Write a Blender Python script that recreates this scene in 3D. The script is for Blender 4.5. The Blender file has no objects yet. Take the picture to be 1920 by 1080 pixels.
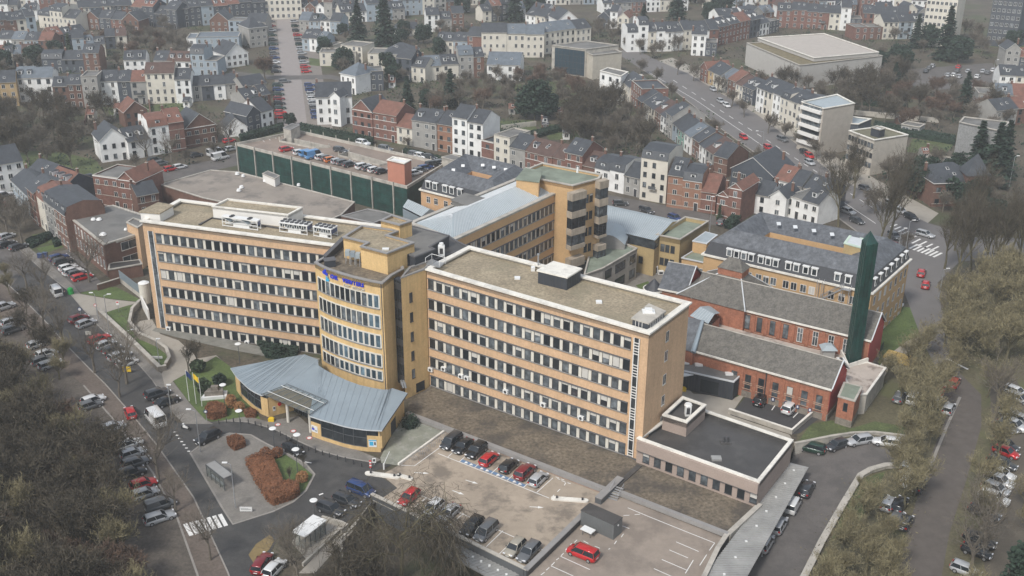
import bpy, bmesh, math, random
from mathutils import Vector, Matrix
from mathutils.geometry import tessellate_polygon
random.seed(7)
sc = bpy.context.scene
COL = sc.collection
# ---------------------------------------------------------------- camera
CF, TH, RO, CH = 2046.8, .41357, .0065, 100.0
_c, _s = math.cos(TH), math.sin(TH)
FW = Vector((0, _c, -_s)); _R = Vector((1, 0, 0)); _U = Vector((0, _s, _c))
RT = _R*math.cos(RO) + _U*math.sin(RO); UP = _U*math.cos(RO) - _R*math.sin(RO)
cam = bpy.data.cameras.new('camera'); co = bpy.data.objects.new('camera', cam); COL.objects.link(co)
co.matrix_world = Matrix(((RT.x, UP.x, -FW.x, 0), (RT.y, UP.y, -FW.y, 0), (RT.z, UP.z, -FW.z, CH), (0, 0, 0, 1)))
cam.sensor_width = 36; cam.lens = 36*CF/1920; cam.clip_end = 8000; cam.clip_start = 1
sc.camera = co
def P(x, y, z=0.0):
    'survey point: where a sight line of the drone meets the level z'
    d = RT*((x-960)/CF) - UP*((y-540)/CF) + FW
    t = (z-CH)/d.z
    return Vector((d.x*t, d.y*t, z))
# ---------------------------------------------------------------- light
w = bpy.data.worlds.new('World'); sc.world = w; w.use_nodes = True
nt = w.node_tree; nt.nodes.clear()
out = nt.nodes.new('ShaderNodeOutputWorld'); bg = nt.nodes.new('ShaderNodeBackground')
sky = nt.nodes.new('ShaderNodeTexSky'); sky.sky_type = 'NISHITA'; sky.sun_disc = False
SEL, SAZ = 48, 215
sky.sun_elevation = math.radians(SEL); sky.sun_rotation = math.radians(SAZ); sky.dust_density = 1.2; sky.air_density = 1.2
hs = nt.nodes.new('ShaderNodeHueSaturation'); hs.inputs['Saturation'].default_value = .45
nt.links.new(sky.outputs[0], hs.inputs['Color']); nt.links.new(hs.outputs[0], bg.inputs[0]); nt.links.new(bg.outputs[0], out.inputs[0])
bg.inputs[1].default_value = .095
sl = bpy.data.lights.new('sun', 'SUN'); sl.energy = 1.5; sl.angle = math.radians(10); sl.color = (1, .96, .90)
so = bpy.data.objects.new('sun', sl); COL.objects.link(so)
_el, _az = math.radians(SEL), math.radians(SAZ)
_sd = Vector((math.sin(_az)*math.cos(_el), math.cos(_az)*math.cos(_el), math.sin(_el)))
so.rotation_euler = (-_sd).to_track_quat('-Z', 'Y').to_euler()
sc.view_settings.view_transform = 'Standard'; sc.view_settings.look = 'None'
sc.view_settings.exposure = 0.92; sc.view_settings.gamma = 1
# ---------------------------------------------------------------- materials
MATS = {}
def M(name, col=None, rough=.85, var=.12, scale=.6, fine=0, fscale=6, metal=0, bump=0, dirt=None, dscale=.15, damt=.5, streak=0):
    if name in MATS: return MATS[name]
    m = bpy.data.materials.new(name); MATS[name] = m; m.use_nodes = True
    n = m.node_tree; N = n.nodes; L = n.links; b = N['Principled BSDF']
    b.inputs['Roughness'].default_value = rough; b.inputs['Metallic'].default_value = metal
    b.inputs['Base Color'].default_value = (*col, 1); m.diffuse_color = (*col, 1)
    if var or fine or dirt:
        g = N.new('ShaderNodeNewGeometry')
        def noise(s, det=4):
            t = N.new('ShaderNodeTexNoise'); t.inputs['Scale'].default_value = s; t.inputs['Detail'].default_value = det
            t.inputs['Roughness'].default_value = .65
            L.new(g.outputs['Position'], t.inputs['Vector']); return t
        def mix(fac, a, bc):
            x = N.new('ShaderNodeMix'); x.data_type = 'RGBA'
            L.new(fac, x.inputs['Factor'])
            for s, v in ((6, a), (7, bc)):
                if isinstance(v, tuple): x.inputs[s].default_value = (*v, 1)
                else: L.new(v, x.inputs[s])
            return x.outputs[2]
        def ramp(src, lo, hi):
            r = N.new('ShaderNodeMapRange'); r.inputs[1].default_value = lo; r.inputs[2].default_value = hi
            L.new(src, r.inputs[0]); return r.outputs[0]
        t = noise(scale)
        c = mix(ramp(t.outputs[0], .3, .7), tuple(v*(1-var) for v in col), tuple(min(1, v*(1+var)) for v in col))
        if fine:
            t2 = noise(fscale, 2)
            c2 = N.new('ShaderNodeMix'); c2.data_type = 'RGBA'; c2.blend_type = 'MULTIPLY'; c2.inputs['Factor'].default_value = 1
            v2 = mix(ramp(t2.outputs[0], .3, .7), (1-fine,)*3, (1+fine,)*3)
            L.new(c, c2.inputs[6]); L.new(v2, c2.inputs[7]); c = c2.outputs[2]
            if bump:
                bp = N.new('ShaderNodeBump'); bp.inputs['Strength'].default_value = bump; bp.inputs['Distance'].default_value = .1
                L.new(t2.outputs[0], bp.inputs['Height']); L.new(bp.outputs[0], b.inputs['Normal'])
        if dirt:
            t3 = noise(dscale, 6)
            f = N.new('ShaderNodeMath'); f.operation = 'MULTIPLY'; f.inputs[1].default_value = damt
            L.new(ramp(t3.outputs[0], .5, .62), f.inputs[0]); c = mix(f.outputs[0], c, dirt)
        if streak:
            mp = N.new('ShaderNodeMapping'); mp.inputs['Scale'].default_value = (1.3, 1.3, .09); L.new(g.outputs['Position'], mp.inputs['Vector'])
            t4 = noise(1.0, 5); L.new(mp.outputs[0], t4.inputs['Vector']); c4 = N.new('ShaderNodeMix'); c4.data_type = 'RGBA'; c4.blend_type = 'MULTIPLY'; c4.inputs['Factor'].default_value = 1
            L.new(c, c4.inputs[6]); L.new(mix(ramp(t4.outputs[0], .35, .65), (1-streak,)*3, (1+streak*.5,)*3), c4.inputs[7]); c = c4.outputs[2]
        L.new(c, b.inputs['Base Color'])
    return m
def G(name, col, rough=.1, amt=.6, tint=(.25, .28, .3)):
    'window glass over a dim room: each pane differs a little'
    if name in MATS: return MATS[name]
    m = bpy.data.materials.new(name); MATS[name] = m; m.use_nodes = True
    N = m.node_tree.nodes; L = m.node_tree.links; b = N['Principled BSDF']
    b.inputs['Roughness'].default_value = rough; b.inputs['IOR'].default_value = 1.5
    oi = N.new('ShaderNodeObjectInfo'); g = N.new('ShaderNodeNewGeometry')
    t = N.new('ShaderNodeTexNoise'); t.inputs['Scale'].default_value = .9; L.new(g.outputs['Position'], t.inputs['Vector'])
    a = N.new('ShaderNodeMath'); a.operation = 'MULTIPLY'; L.new(oi.outputs['Random'], a.inputs[0]); L.new(t.outputs[0], a.inputs[1])
    p = N.new('ShaderNodeMath'); p.operation = 'POWER'; L.new(a.outputs[0], p.inputs[0]); p.inputs[1].default_value = 2.2
    q = N.new('ShaderNodeMath'); q.operation = 'MULTIPLY'; L.new(p.outputs[0], q.inputs[0]); q.inputs[1].default_value = amt*2
    x = N.new('ShaderNodeMix'); x.data_type = 'RGBA'; L.new(q.outputs[0], x.inputs['Factor'])
    x.inputs[6].default_value = (*col, 1); x.inputs[7].default_value = (*tint, 1); L.new(x.outputs[2], b.inputs['Base Color'])
    return m
# walls
PEACH = M('peach_brick', (.55, .365, .22), var=.10, scale=.2, fine=.10, fscale=2.5, streak=.08)
YEL = M('yellow_brick', (.61, .42, .195), var=.10, scale=.2, fine=.08, fscale=2.5, streak=.12)
YBRK = M('old_yellow_brick', (.52, .34, .17), var=.10, scale=.3, fine=.08, fscale=3)
TAN = M('tan_brick', (.40, .30, .15), var=.10, scale=.3, fine=.08, fscale=3)
ORB = M('orange_brick', (.31, .125, .073), var=.22, scale=.9, fine=.18, fscale=3)
REDW = M('red_painted_wall', (.36, .05, .04), var=.1)
CRM = M('cream_panel', (.60, .57, .50), var=.10, scale=.8)
WHT = M('white_coping', (.72, .69, .62), var=.08, scale=.4, dirt=(.35, .33, .3), dscale=.5, damt=.4)
CONC = M('pale_concrete', (.42, .39, .34), var=.15, scale=.5, dirt=(.2, .19, .17), dscale=.4)
BEIG = M('beige_brick', (.33, .26, .22), var=.08, scale=.3, fine=.08)
GRYC = M('grey_coping', (.26, .25, .24), var=.1, rough=.5)
DKC = M('dark_coping', (.10, .10, .105), var=.15)
DARK = M('dark_frame', (.045, .045, .048), var=0, rough=.5)
SLIT = M('slate_clad', (.035, .04, .05), var=.15, rough=.6)
GRAV = M('gravel_roof', (.29, .24, .165), var=.16, scale=.22, fine=.30, fscale=2.2, dirt=(.20, .18, .12), dscale=.12, damt=.5)
GRAVD = M('mossy_gravel_roof', (.145, .118, .085), var=.25, scale=.3, fine=.45, fscale=1.7, dirt=(.06, .052, .045), dscale=.13, damt=.75)
FELT = M('roof_felt', (.16, .155, .145), var=.18, scale=.25, dirt=(.09, .09, .085), dscale=.2)
FELTB = M('black_roof_felt', (.058, .055, .053), var=.2, scale=.2, rough=.55, fine=.12, fscale=5, dirt=(.095, .09, .085), dscale=.25, damt=.5)
GRNR = M('green_mineral_roof', (.20, .23, .18), var=.2, scale=.25, dirt=(.12, .13, .10), dscale=.2)
METB = M('blue_metal_roof', (.265, .315, .35), rough=.5, var=.07, scale=.3, metal=.15)
METL = M('pale_metal_roof', (.36, .41, .43), rough=.5, var=.12, scale=.3, metal=.12, dirt=(.28, .31, .32), dscale=.3)
METC = M('corrugated_metal', (.34, .335, .32), rough=.45, var=.18, scale=.3, metal=.2)
SLATE = M('streaky_slate', (.10, .107, .118), var=.3, scale=.7, fine=.2, fscale=2.5, rough=.6, streak=.3)
SLATB = M('lichen_slate', (.115, .107, .094), var=.28, scale=.9, fine=.3, fscale=3, dirt=(.19, .175, .145), dscale=1.2, damt=.4)
SLATK = M('black_slate', (.04, .042, .048), var=.2, scale=.7, fine=.2, rough=.55)
LEAD = M('lead_flashing', (.55, .57, .58), var=.08, rough=.5)
PVT = M('pink_grey_roof', (.26, .225, .19), var=.14, scale=.15, dirt=(.14, .125, .11), dscale=.16, damt=.85)
# ground
ASPH = M('asphalt', (.055, .053, .051), var=.2, scale=.35, fine=.15, fscale=4, rough=.7, dirt=(.10, .094, .086), dscale=.22, damt=.45)
ASPL = M('worn_asphalt', (.115, .104, .096), var=.18, scale=.3, fine=.12, fscale=4, rough=.75, dirt=(.08, .075, .07), dscale=.18, damt=.6)
ASPK = M('fresh_asphalt', (.05, .049, .05), var=.12, scale=.3, rough=.7)
DECK = M('deck_surface', (.35, .29, .225), var=.10, scale=.12, fine=.06, fscale=.9, dirt=(.17, .143, .115), dscale=.2, damt=.9)
DECK2 = M('deck_surface_grey', (.27, .225, .185), var=.12, scale=.12, fine=.06, fscale=.9, dirt=(.18, .15, .125), dscale=.15, damt=.7)
PAVE = M('paving', (.20, .185, .165), var=.16, scale=.4, fine=.12, fscale=3, dirt=(.14, .13, .115), dscale=.3, damt=.6)
PAVL = M('pale_paving', (.33, .30, .255), var=.12, scale=.2, dirt=(.22, .2, .17), dscale=.2)
KERB = M('kerb_stone', (.27, .25, .225), var=.12)
LINE = M('road_paint', (.72, .71, .68), var=.1, scale=1)
BLUP = M('blue_paint', (.12, .2, .32), var=.1)
GRAS = M('grass', (.078, .098, .036), var=.3, scale=.3, fine=.3, fscale=2.5)
LAWN = M('lawn', (.08, .115, .033), var=.25, scale=.25, fine=.25, fscale=2.5)
SOIL = M('leaf_litter', (.082, .068, .048), var=.35, scale=.12, fine=.35, fscale=1.5, dirt=(.06, .075, .03), dscale=.05, damt=.7)
STON = M('rubble_stone', (.20, .175, .145), var=.3, scale=1.2, fine=.2)
GRNM = M('green_mesh', (.010, .045, .037), var=.5, scale=.5, fine=.3, fscale=3, rough=.6, streak=.25)
GRNM2 = M('green_cladding', (.008, .05, .04), var=.4, scale=.5, fine=.25, rough=.45, streak=.25)
TWB = M('bark_grey', (.14, .12, .095), var=.25, scale=1.5)
BARK = M('bark_mossy', (.12, .105, .06), var=.3, scale=1.5)
TWD = M('twigs_dark', (.066, .054, .036), var=.6, scale=.5)
TWG = M('twigs_grey_brown', (.13, .11, .085), var=.45, scale=.4)
TWO = M('twigs_olive', (.20, .172, .095), var=.5, scale=.45)
TWR = M('twigs_russet', (.125, .082, .058), var=.4, scale=.4)
EVG = M('evergreen', (.022, .042, .026), var=.35, scale=.5)
EVG2 = M('evergreen_light', (.05, .075, .035), var=.35, scale=.5)
COPP = M('copper_leaves', (.19, .08, .036), var=.35, scale=1.2, fine=.4, fscale=7)
COPL = M('golden_leaves', (.32, .165, .07), var=.3, scale=1.2)
# small things
GLS = G('window_glass', (.014, .018, .022), amt=1.1); GLB = G('blue_glass', (.03, .05, .065), amt=.9, tint=(.22, .33, .4))
BLND = M('blind', (.50, .48, .44), var=.08); PALF = M('white_frame', (.70, .68, .64), var=.04)
TYRE = M('tyre', (.02, .02, .02), var=0); RIMM = M('rim', (.45, .45, .46), var=0, rough=.35, metal=.6)
CGL = M('car_glass', (.02, .025, .03), var=0, rough=.06); LAMP = M('headlight', (.75, .76, .78), var=0, rough=.15)
TAIL = M('taillight', (.35, .01, .01), var=0, rough=.2); PLAT = M('plate', (.7, .7, .68), var=0)
STEEL = M('steel', (.42, .43, .44), var=.06, rough=.4, metal=.5); DSTL = M('dark_steel', (.09, .095, .1), var=.06, rough=.5)
YELP = M('yellow_paint', (.75, .50, .02), var=.05); REDP = M('red_paint', (.55, .02, .02), var=0); BLUL = M('blue_letter', (.02, .04, .52), var=0)
CYAN = M('cyan_paint', (.05, .38, .62), var=0); WPL = M('white_plastic', (.72, .72, .70), var=.04, rough=.4); GRNP = M('green_plastic', (.02, .3, .06), var=0)
def paint(name, col, metal=.15):
    m = M('paint_'+name, col, rough=.28, var=0, metal=metal)
    m.node_tree.nodes['Principled BSDF'].inputs['Coat Weight'].default_value = .6
    return m
CARC = {'black': (.012, .013, .015), 'white': (.68, .68, .67), 'silver': (.42, .43, .44), 'grey': (.13, .135, .14), 'red': (.48, .012, .015),
        'dark_red': (.20, .012, .018), 'blue': (.02, .05, .16), 'dark_green': (.015, .045, .03), 'orange': (.6, .16, .02), 'sky': (.10, .26, .5), 'beige': (.36, .33, .27), 'charcoal': (.04, .043, .048)}
CARM = {k: paint(k, v) for k, v in CARC.items()}
# ---------------------------------------------------------------- mesh collector
WL = {}
class MB:
    def __init__(s): s.v = []; s.f = []; s.m = []; s.mats = []
    def mi(s, m):
        if m not in s.mats: s.mats.append(m)
        return s.mats.index(m)
    def poly(s, pts, m):
        i = len(s.v); s.v += [Vector(p) for p in pts]; s.f.append(tuple(range(i, i+len(pts)))); s.m.append(s.mi(m))
    def fill(s, pts, m, holes=()):
        loops = [list(map(Vector, pts))] + [list(map(Vector, h)) for h in holes]
        fl = [p for l in loops for p in l]; i = len(s.v); s.v += fl; k = s.mi(m)
        for t in tessellate_polygon(loops):
            a, b, c = (fl[q] for q in t)
            t = t if (b-a).cross(c-a).z >= 0 else (t[0], t[2], t[1])
            s.f.append(tuple(i+q for q in t)); s.m.append(k)
    def prism(s, pts, z0, z1, m, top=True, bot=False, topm=None):
        pts = ccw([Vector((p[0], p[1], 0)) for p in pts]); n = len(pts)
        for i in range(n):
            a, b = pts[i], pts[(i+1) % n]
            s.poly([(a.x, a.y, z0), (b.x, b.y, z0), (b.x, b.y, z1), (a.x, a.y, z1)], m)
        if top: s.fill([(p.x, p.y, z1) for p in pts], topm or m)
        if bot: s.fill([(p.x, p.y, z0) for p in pts], m)
    def ring(s, pts, d0, d1, z0, z1, m):
        'closed band along an outline between inward offsets d0 and d1'
        pts = ccw([Vector((p[0], p[1], 0)) for p in pts]); A = inset(pts, d0); B = inset(pts, d1); n = len(pts)
        for i in range(n):
            j = (i+1) % n
            a, b, c, d = A[i], A[j], B[j], B[i]
            s.poly([(a.x, a.y, z1), (b.x, b.y, z1), (c.x, c.y, z1), (d.x, d.y, z1)], m)
            s.poly([(a.x, a.y, z0), (b.x, b.y, z0), (b.x, b.y, z1), (a.x, a.y, z1)], m)
            s.poly([(c.x, c.y, z0), (d.x, d.y, z0), (d.x, d.y, z1), (c.x, c.y, z1)], m)
            s.poly([(d.x, d.y, z0), (c.x, c.y, z0), (b.x, b.y, z0), (a.x, a.y, z0)], m)
    def box(s, x0, x1, y0, y1, z0, z1, m):
        s.obox(Vector((0, 0, 0)), Vector((1, 0, 0)), Vector((0, 1, 0)), x0, x1, y0, y1, z0, z1, m)
    def obox(s, o, u, n, u0, u1, n0, n1, z0, z1, m):
        if u.cross(n).z < 0: n0, n1, n = -n1, -n0, -n
        c = [(u0, n0), (u1, n0), (u1, n1), (u0, n1)]
        b = [o + u*a + n*d + Vector((0, 0, z0)) for a, d in c]; t = [o + u*a + n*d + Vector((0, 0, z1)) for a, d in c]
        i = len(s.v); s.v += b+t; k = s.mi(m)
        for f in ((3, 2, 1, 0), (4, 5, 6, 7), (0, 1, 5, 4), (1, 2, 6, 5), (2, 3, 7, 6), (3, 0, 4, 7)):
            s.f.append(tuple(i+q for q in f)); s.m.append(k)
    def tube(s, a, b, r0, r1, m, n=6, cap=True):
        a = Vector(a); b = Vector(b); d = (b-a).normalized(); x = d.orthogonal().normalized(); y = d.cross(x)
        i = len(s.v); k = s.mi(m)
        for p, r in ((a, r0), (b, r1)):
            for j in range(n):
                t = 2*math.pi*j/n; s.v.append(p + x*(r*math.cos(t)) + y*(r*math.sin(t)))
        for j in range(n):
            q = (j+1) % n; s.f.append((i+j, i+q, i+n+q, i+n+j)); s.m.append(k)
        if cap:
            s.f.append(tuple(i+n+j for j in range(n))); s.m.append(k); s.f.append(tuple(i+n-1-j for j in range(n))); s.m.append(k)
    def path(s, pts, w, z0, z1, m, closed=False):
        'a wall, kerb or strip of width w along a line'
        pts = [Vector((p[0], p[1], 0)) for p in pts]; n = len(pts); L = []; R_ = []
        for i, p in enumerate(pts):
            a = pts[max(i-1, 0)]; b = pts[min(i+1, n-1)]; t = (b-a).normalized(); q = Vector((-t.y, t.x, 0))*(w/2); L.append(p+q); R_.append(p-q)
        for i in range(n-1):
            a, b, c, d = R_[i], R_[i+1], L[i+1], L[i]
            s.poly([(v.x, v.y, z1) for v in (a, b, c, d)], m)
            if z1-z0 > .002:
                for e, g in ((a, b), (c, d)): s.poly([(e.x, e.y, z0), (g.x, g.y, z0), (g.x, g.y, z1), (e.x, e.y, z1)], m)
                if i == 0: s.poly([(d.x, d.y, z0), (a.x, a.y, z0), (a.x, a.y, z1), (d.x, d.y, z1)], m)
                if i == n-2: s.poly([(b.x, b.y, z0), (c.x, c.y, z0), (c.x, c.y, z1), (b.x, b.y, z1)], m)
    def ribs(s, A, B, C, D, n, m, w=.06, h=.07):
        'standing seams on the roof plane A-B (eave) to D-C (ridge)'
        A, B, C, D = map(Vector, (A, B, C, D)); nz = (B-A).cross(D-A).normalized()
        if nz.z < 0: nz = -nz
        for i in range(1, n):
            t = i/n; p = A.lerp(B, t); q = D.lerp(C, t); sd = (q-p).cross(nz).normalized()*w/2
            s.poly([p-sd+nz*h, p+sd+nz*h, q+sd+nz*h, q-sd+nz*h], m)
            s.poly([p-sd, p-sd+nz*h, q-sd+nz*h, q-sd], m); s.poly([p+sd, p+sd+nz*h, q+sd+nz*h, q+sd], m)
    def data(s, name, off=Vector((0, 0, 0)), smooth=False):
        me = bpy.data.meshes.new(name)
        me.from_pydata([tuple(v-off) for v in s.v], [], s.f)
        for m in s.mats: me.materials.append(m)
        me.polygons.foreach_set('material_index', s.m)
        if smooth: me.polygons.foreach_set('use_smooth', [True]*len(s.f))
        me.update(); return me
    def build(s, name, parent=None, smooth=False, **kw):
        off = WL.get(parent.name, Vector((0, 0, 0))) if parent else Vector((0, 0, 0))
        o = bpy.data.objects.new(name, s.data(name, off, smooth)); COL.objects.link(o)
        if parent: o.parent = parent; WL[o.name] = off
        else: WL[o.name] = Vector((0, 0, 0))
        for k, v in kw.items(): o[k] = v
        return o
def ccw(p):
    a = sum(p[i].x*p[(i+1) % len(p)].y - p[(i+1) % len(p)].x*p[i].y for i in range(len(p)))
    return list(p) if a > 0 else list(reversed(p))
def inset(pts, d):
    n = len(pts); r = []
    for i in range(n):
        a, b, c = pts[i-1], pts[i], pts[(i+1) % n]
        e = (b-a).normalized(); f = (c-b).normalized(); n1 = Vector((-e.y, e.x, 0)); n2 = Vector((-f.y, f.x, 0))
        k = 1+n1.dot(n2); r.append(b + (n1+n2)*(d/max(k, .3)))
    return r
def thing(name, label, cat, loc=(0, 0, 0), group=None, rz=0):
    o = bpy.data.objects.new(name, None); COL.objects.link(o); o.location = loc; o.rotation_euler = (0, 0, rz); o.empty_display_size = .5
    o['label'] = label; o['category'] = cat
    if group: o['group'] = group
    WL[o.name] = Vector(loc); return o
def tag(o, label, cat, group=None, kind=None):
    if label: o['label'] = label
    if cat: o['category'] = cat
    if group: o['group'] = group
    if kind: o['kind'] = kind
    return o
def struct(name, mb, label=None):
    o = mb.build(name); o['kind'] = 'structure'
    if label: o['label'] = label
    return o
def inst(name, me, parent, loc, rz=0, rel=False):
    'a part that shares its mesh; loc in world coordinates'
    o = bpy.data.objects.new(name, me); COL.objects.link(o); o.parent = parent
    off = WL.get(parent.name, Vector((0, 0, 0))) if parent else Vector((0, 0, 0))
    o.location = Vector(loc) - (Vector((0, 0, 0)) if rel else off); o.rotation_euler = (0, 0, rz); WL[o.name] = Vector(loc)
    return o
def copy_tree(o, parent=None):
    c = o.copy(); COL.objects.link(c)
    if parent: c.parent = parent
    for ch in o.children: copy_tree(ch, c)
    return c
class Fac:
    'a facade: u runs left to right as seen from outside, n points outwards'
    def __init__(s, A, B, z=0):
        s.o = Vector((A[0], A[1], z)); d = Vector((B[0]-A[0], B[1]-A[1], 0)); s.L = d.length; s.u = d.normalized(); s.n = Vector((s.u.y, -s.u.x, 0)); s.rz = math.atan2(s.u.y, s.u.x)
    def at(s, u, n=0, z=0): return s.o + s.u*u + s.n*n + Vector((0, 0, z))
    def box(s, mb, u0, u1, n0, n1, z0, z1, m): mb.obox(s.o, s.u, s.n, u0, u1, n0, n1, z0, z1, m)
WC = {}
def winmesh(w, h, style='dark', blind=0):
    k = (round(w, 2), round(h, 2), style, blind)
    if k in WC: return WC[k]
    mb = MB(); x = w/2
    fm = {'dark': DARK, 'white': PALF, 'blue': PALF, 'cross': PALF, 'green': DSTL}[style]; gm = GLB if style == 'blue' else GLS
    fw = .07 if w < 1.6 else .09
    mb.box(-x, x, -.03, .0, 0, fw, fm); mb.box(-x, x, -.03, 0, h-fw, h, fm); mb.box(-x, -x+fw, -.03, 0, fw, h-fw, fm); mb.box(x-fw, x, -.03, 0, fw, h-fw, fm)
    mb.box(-x+fw, x-fw, -.012, 0, fw, h-fw, gm)
    if style in ('white', 'cross') and w > .8: mb.box(-.035, .035, -.027, -.012, fw, h-fw, fm)
    if style == 'cross': mb.box(-x+fw, -.035, -.025, -.012, h*.62, h*.62+.07, fm); mb.box(.035, x-fw, -.025, -.012, h*.62, h*.62+.07, fm)
    if blind: mb.box(-x+fw, x-fw, -.02, -.012, fw+(h-2*fw)*(1-blind), h-fw, BLND)
    mb.box(-x-.04, x+.04, -.10, 0, -.06, 0, CONC if style != 'dark' else DARK)
    WC[k] = mb.data('window'); return WC[k]
def windows(root, fac, us, zs, w, h, style='dark', blinds=0, name='window', cap=100, count=None):
    cnt = count if count is not None else [0]; rest = MB()
    for z in zs:
        for u in us:
            b = 0
            if random.random() < blinds: b = random.choice((.15, .2, .2, .3, .35, .5, .5, 1))
            cnt[0] += 1
            me = winmesh(w, h, style, b)
            if cnt[0] <= cap: inst(name, me, root, fac.at(u, .012, z), fac.rz)
            else:
                o = fac.at(u, .012, z); i = len(rest.v); mt = Matrix.Rotation(fac.rz, 3, 'Z')
                rest.v += [o + mt @ v.co for v in me.vertices]
                for p in me.polygons: rest.f.append(tuple(i+q for q in p.vertices)); rest.m.append(rest.mi(me.materials[p.material_index]))
    if rest.v: rest.build('lower_windows', root, kind='stuff')
def flatb(name, label, pts, z0, z1, wall, roof, cop=WHT, par=.55, cw=.45, cat='building', group=None, ch=.25, over=.12):
    'a flat-roofed block; pts is the outline of its roof edge'
    pts = ccw([Vector((p[0], p[1], 0)) for p in pts]); c = sum(pts, Vector())/len(pts)
    r = thing(name, label, cat, (c.x, c.y, z0), group)
    a = MB(); a.prism(pts, z0, z1-ch, wall, top=False); a.ring(pts, 0, .25, z1-par-.3, z1-ch-.003, FELTB if roof is FELTB else wall); a.build('wall', r)
    b = MB(); b.fill([(p.x, p.y, z1-par) for p in inset(pts, .2)], roof); b.build('roof', r)
    k = MB(); k.ring(pts, -over, cw, z1-ch, z1, cop); k.build('coping', r)
    return r
# ================================================================ HOSPITAL
LWZ, RWZ = 24.0, 24.5
HG = 'wings of the hospital'
def band(root, fac, us, z, h, pw, name='panel_band'):
    'white infill panels, dark lintel and sill of one window row'
    mb = MB(); u0 = us[0]-pw; u1 = us[-1]+pw
    for i, u in enumerate(us[:-1]):
        m = (u+us[i+1])/2; q = (us[i+1]-u)/2 - .68
        fac.box(mb, m-q, m+q, 0, .06, z+.02, z+h-.02, CRM)
    fac.box(mb, u0, u1, 0, .26, z+h, z+h+.12, DKC); fac.box(mb, u0, u1, 0, .24, z-.14, z, GRYC)
    mb.build(name, root)
# ---- right wing
a, b, c, d = P(800, 503, RWZ), P(1217, 623, RWZ), P(1292.6, 566.7, RWZ), P(880, 461.7, RWZ)
rw = thing('hospital_wing', 'peach brick hospital wing with gravel flat roof and white coping, above the deck car park', 'hospital wing', (*((a+b+c+d)/4).xy, .6), HG)
o4 = [a, b, c, d]
mb = MB(); mb.prism(o4, .3, RWZ-.3, PEACH, top=False); mb.ring(o4, 0, .3, RWZ-1.2, RWZ-.303, CONC); mb.build('wall', rw)
mb = MB(); mb.fill([(p.x, p.y, RWZ-.75) for p in inset(ccw(o4), .2)], GRAV); rf = mb.build('roof', rw)
mb = MB(); mb.ring(o4, -.35, .75, RWZ-.3, RWZ, WHT); mb.build('coping', rw)
mb = MB()
for p in ((970, 522), (1123, 567)):
    q = P(*p, RWZ-.7); mb.box(q.x-.5, q.x+.5, q.y-.5, q.y+.5, RWZ-.75, RWZ-.45, WPL)
mb.build('roof_vent', rf)
F = Fac(a, b); n = 22; cnt = [0]
us = [.9 + i*(F.L-4.6)/(n-1) for i in range(n)]
ZR = [22.6-3.95*k-2.0 for k in range(6)]
for z in ZR: band(rw, F, us, z, 2.0, .65)
windows(rw, F, us, ZR, 1.3, 2.0, 'dark', .2, count=cnt, cap=96)
mb = MB(); F.box(mb, F.L-2.55, F.L-1.45, 0, .09, .9, 22.9, CONC)
F.box(mb, F.L-2.55, F.L-2.4, .09, .22, .9, 22.9, PALF); F.box(mb, F.L-1.6, F.L-1.45, .09, .22, .9, 22.9, PALF)
F.box(mb, F.L-2.4, F.L-1.6, .09, .12, .9, 22.9, GLS)
for k in range(44):
    if k % 8 not in (3, 4, 5): F.box(mb, F.L-2.4, F.L-1.6, .12, .2, 1+k*.5, 1.12+k*.5, PALF)
mb.build('louvre_strip', rw)
FE = Fac(b, c); windows(rw, FE, [FE.L*.47], [20.2, 16.6, 12.2, 8.2, 4.2], 1.1, 1.9, 'white', .2, cap=104, count=cnt)
mb = MB(); F.box(mb, 0, F.L, 0, .08, .3, .75, DKC); mb.build('base_strip', rw)
def ac_unit(fac, u, z, label, rel=.02):
    o = fac.at(u, .3, z); r = thing('air_conditioner', label, 'air conditioner', o, 'air conditioners along the wing')
    mb = MB(); mb.obox(Vector((o.x, o.y, 0)), fac.u, fac.n, -.5, .5, -.25, .2, z, z+.75, WPL); mb.build('casing', r)
    mb = MB(); p = fac.at(u, .505, z+.38); mb.tube(p, p+fac.n*.04, .28, .28, DARK, 12); mb.build('fan', r)
for u, z, s in ((.5, 3.9, 'beside the yellow wall corner'), (3.6, 5.0, 'fourth window from the corner'), (7.6, 4.7, 'left one of a close pair'), (8.9, 4.7, 'right one of a close pair'),
                (17.6, 4.75, 'alone near the middle of the wing'), (25.6, 4.7, 'right of the middle of the wing'), (33.3, 4.7, 'nearest the louvre strip at first floor')):
    ac_unit(F, u, z, 'white air conditioner, ' + s)
def roofbox(name, label, pts, z0, z1, wall, roof, cat='roof cabin', rib=None, par=0):
    c = sum(pts, Vector())/len(pts); r = thing(name, label, cat, (c.x, c.y, z0))
    mb = MB(); mb.prism(pts, z0, z1-.25, wall, top=False)
    if rib:
        q = ccw([Vector((p.x, p.y, 0)) for p in pts])
        for i in range(len(q)):
            f = Fac(q[i], q[(i+1) % len(q)])
            for k in range(1, int(f.L/.6)): f.box(mb, k*.6-.04, k*.6+.04, 0, .05, z0, z1-.26, rib)
    mb.build('wall', r); mb = MB(); mb.prism(inset(ccw([Vector((p.x, p.y, 0)) for p in pts]), -.2), z1-.25, z1, roof, bot=True); mb.build('roof', r); return r
roofbox('lift_cabin', 'dark clad lift cabin with pale flat roof on the middle of the gravel roof', [P(1009, 509, 26), P(1063, 522, 26), P(1089, 506, 26), P(1038, 493, 26)], 23.7, 26.3, SLIT, WHT, rib=DARK)
rb = roofbox('stair_cabin', 'low dark cabin with grey top at the right end of the gravel roof', [P(1186, 599, 25.3), P(1216, 608, 25.3), P(1246, 586, 25.3), P(1217, 573, 25.3)], 23.7, 25.6, SLIT, CONC, rib=PALF)
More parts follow.
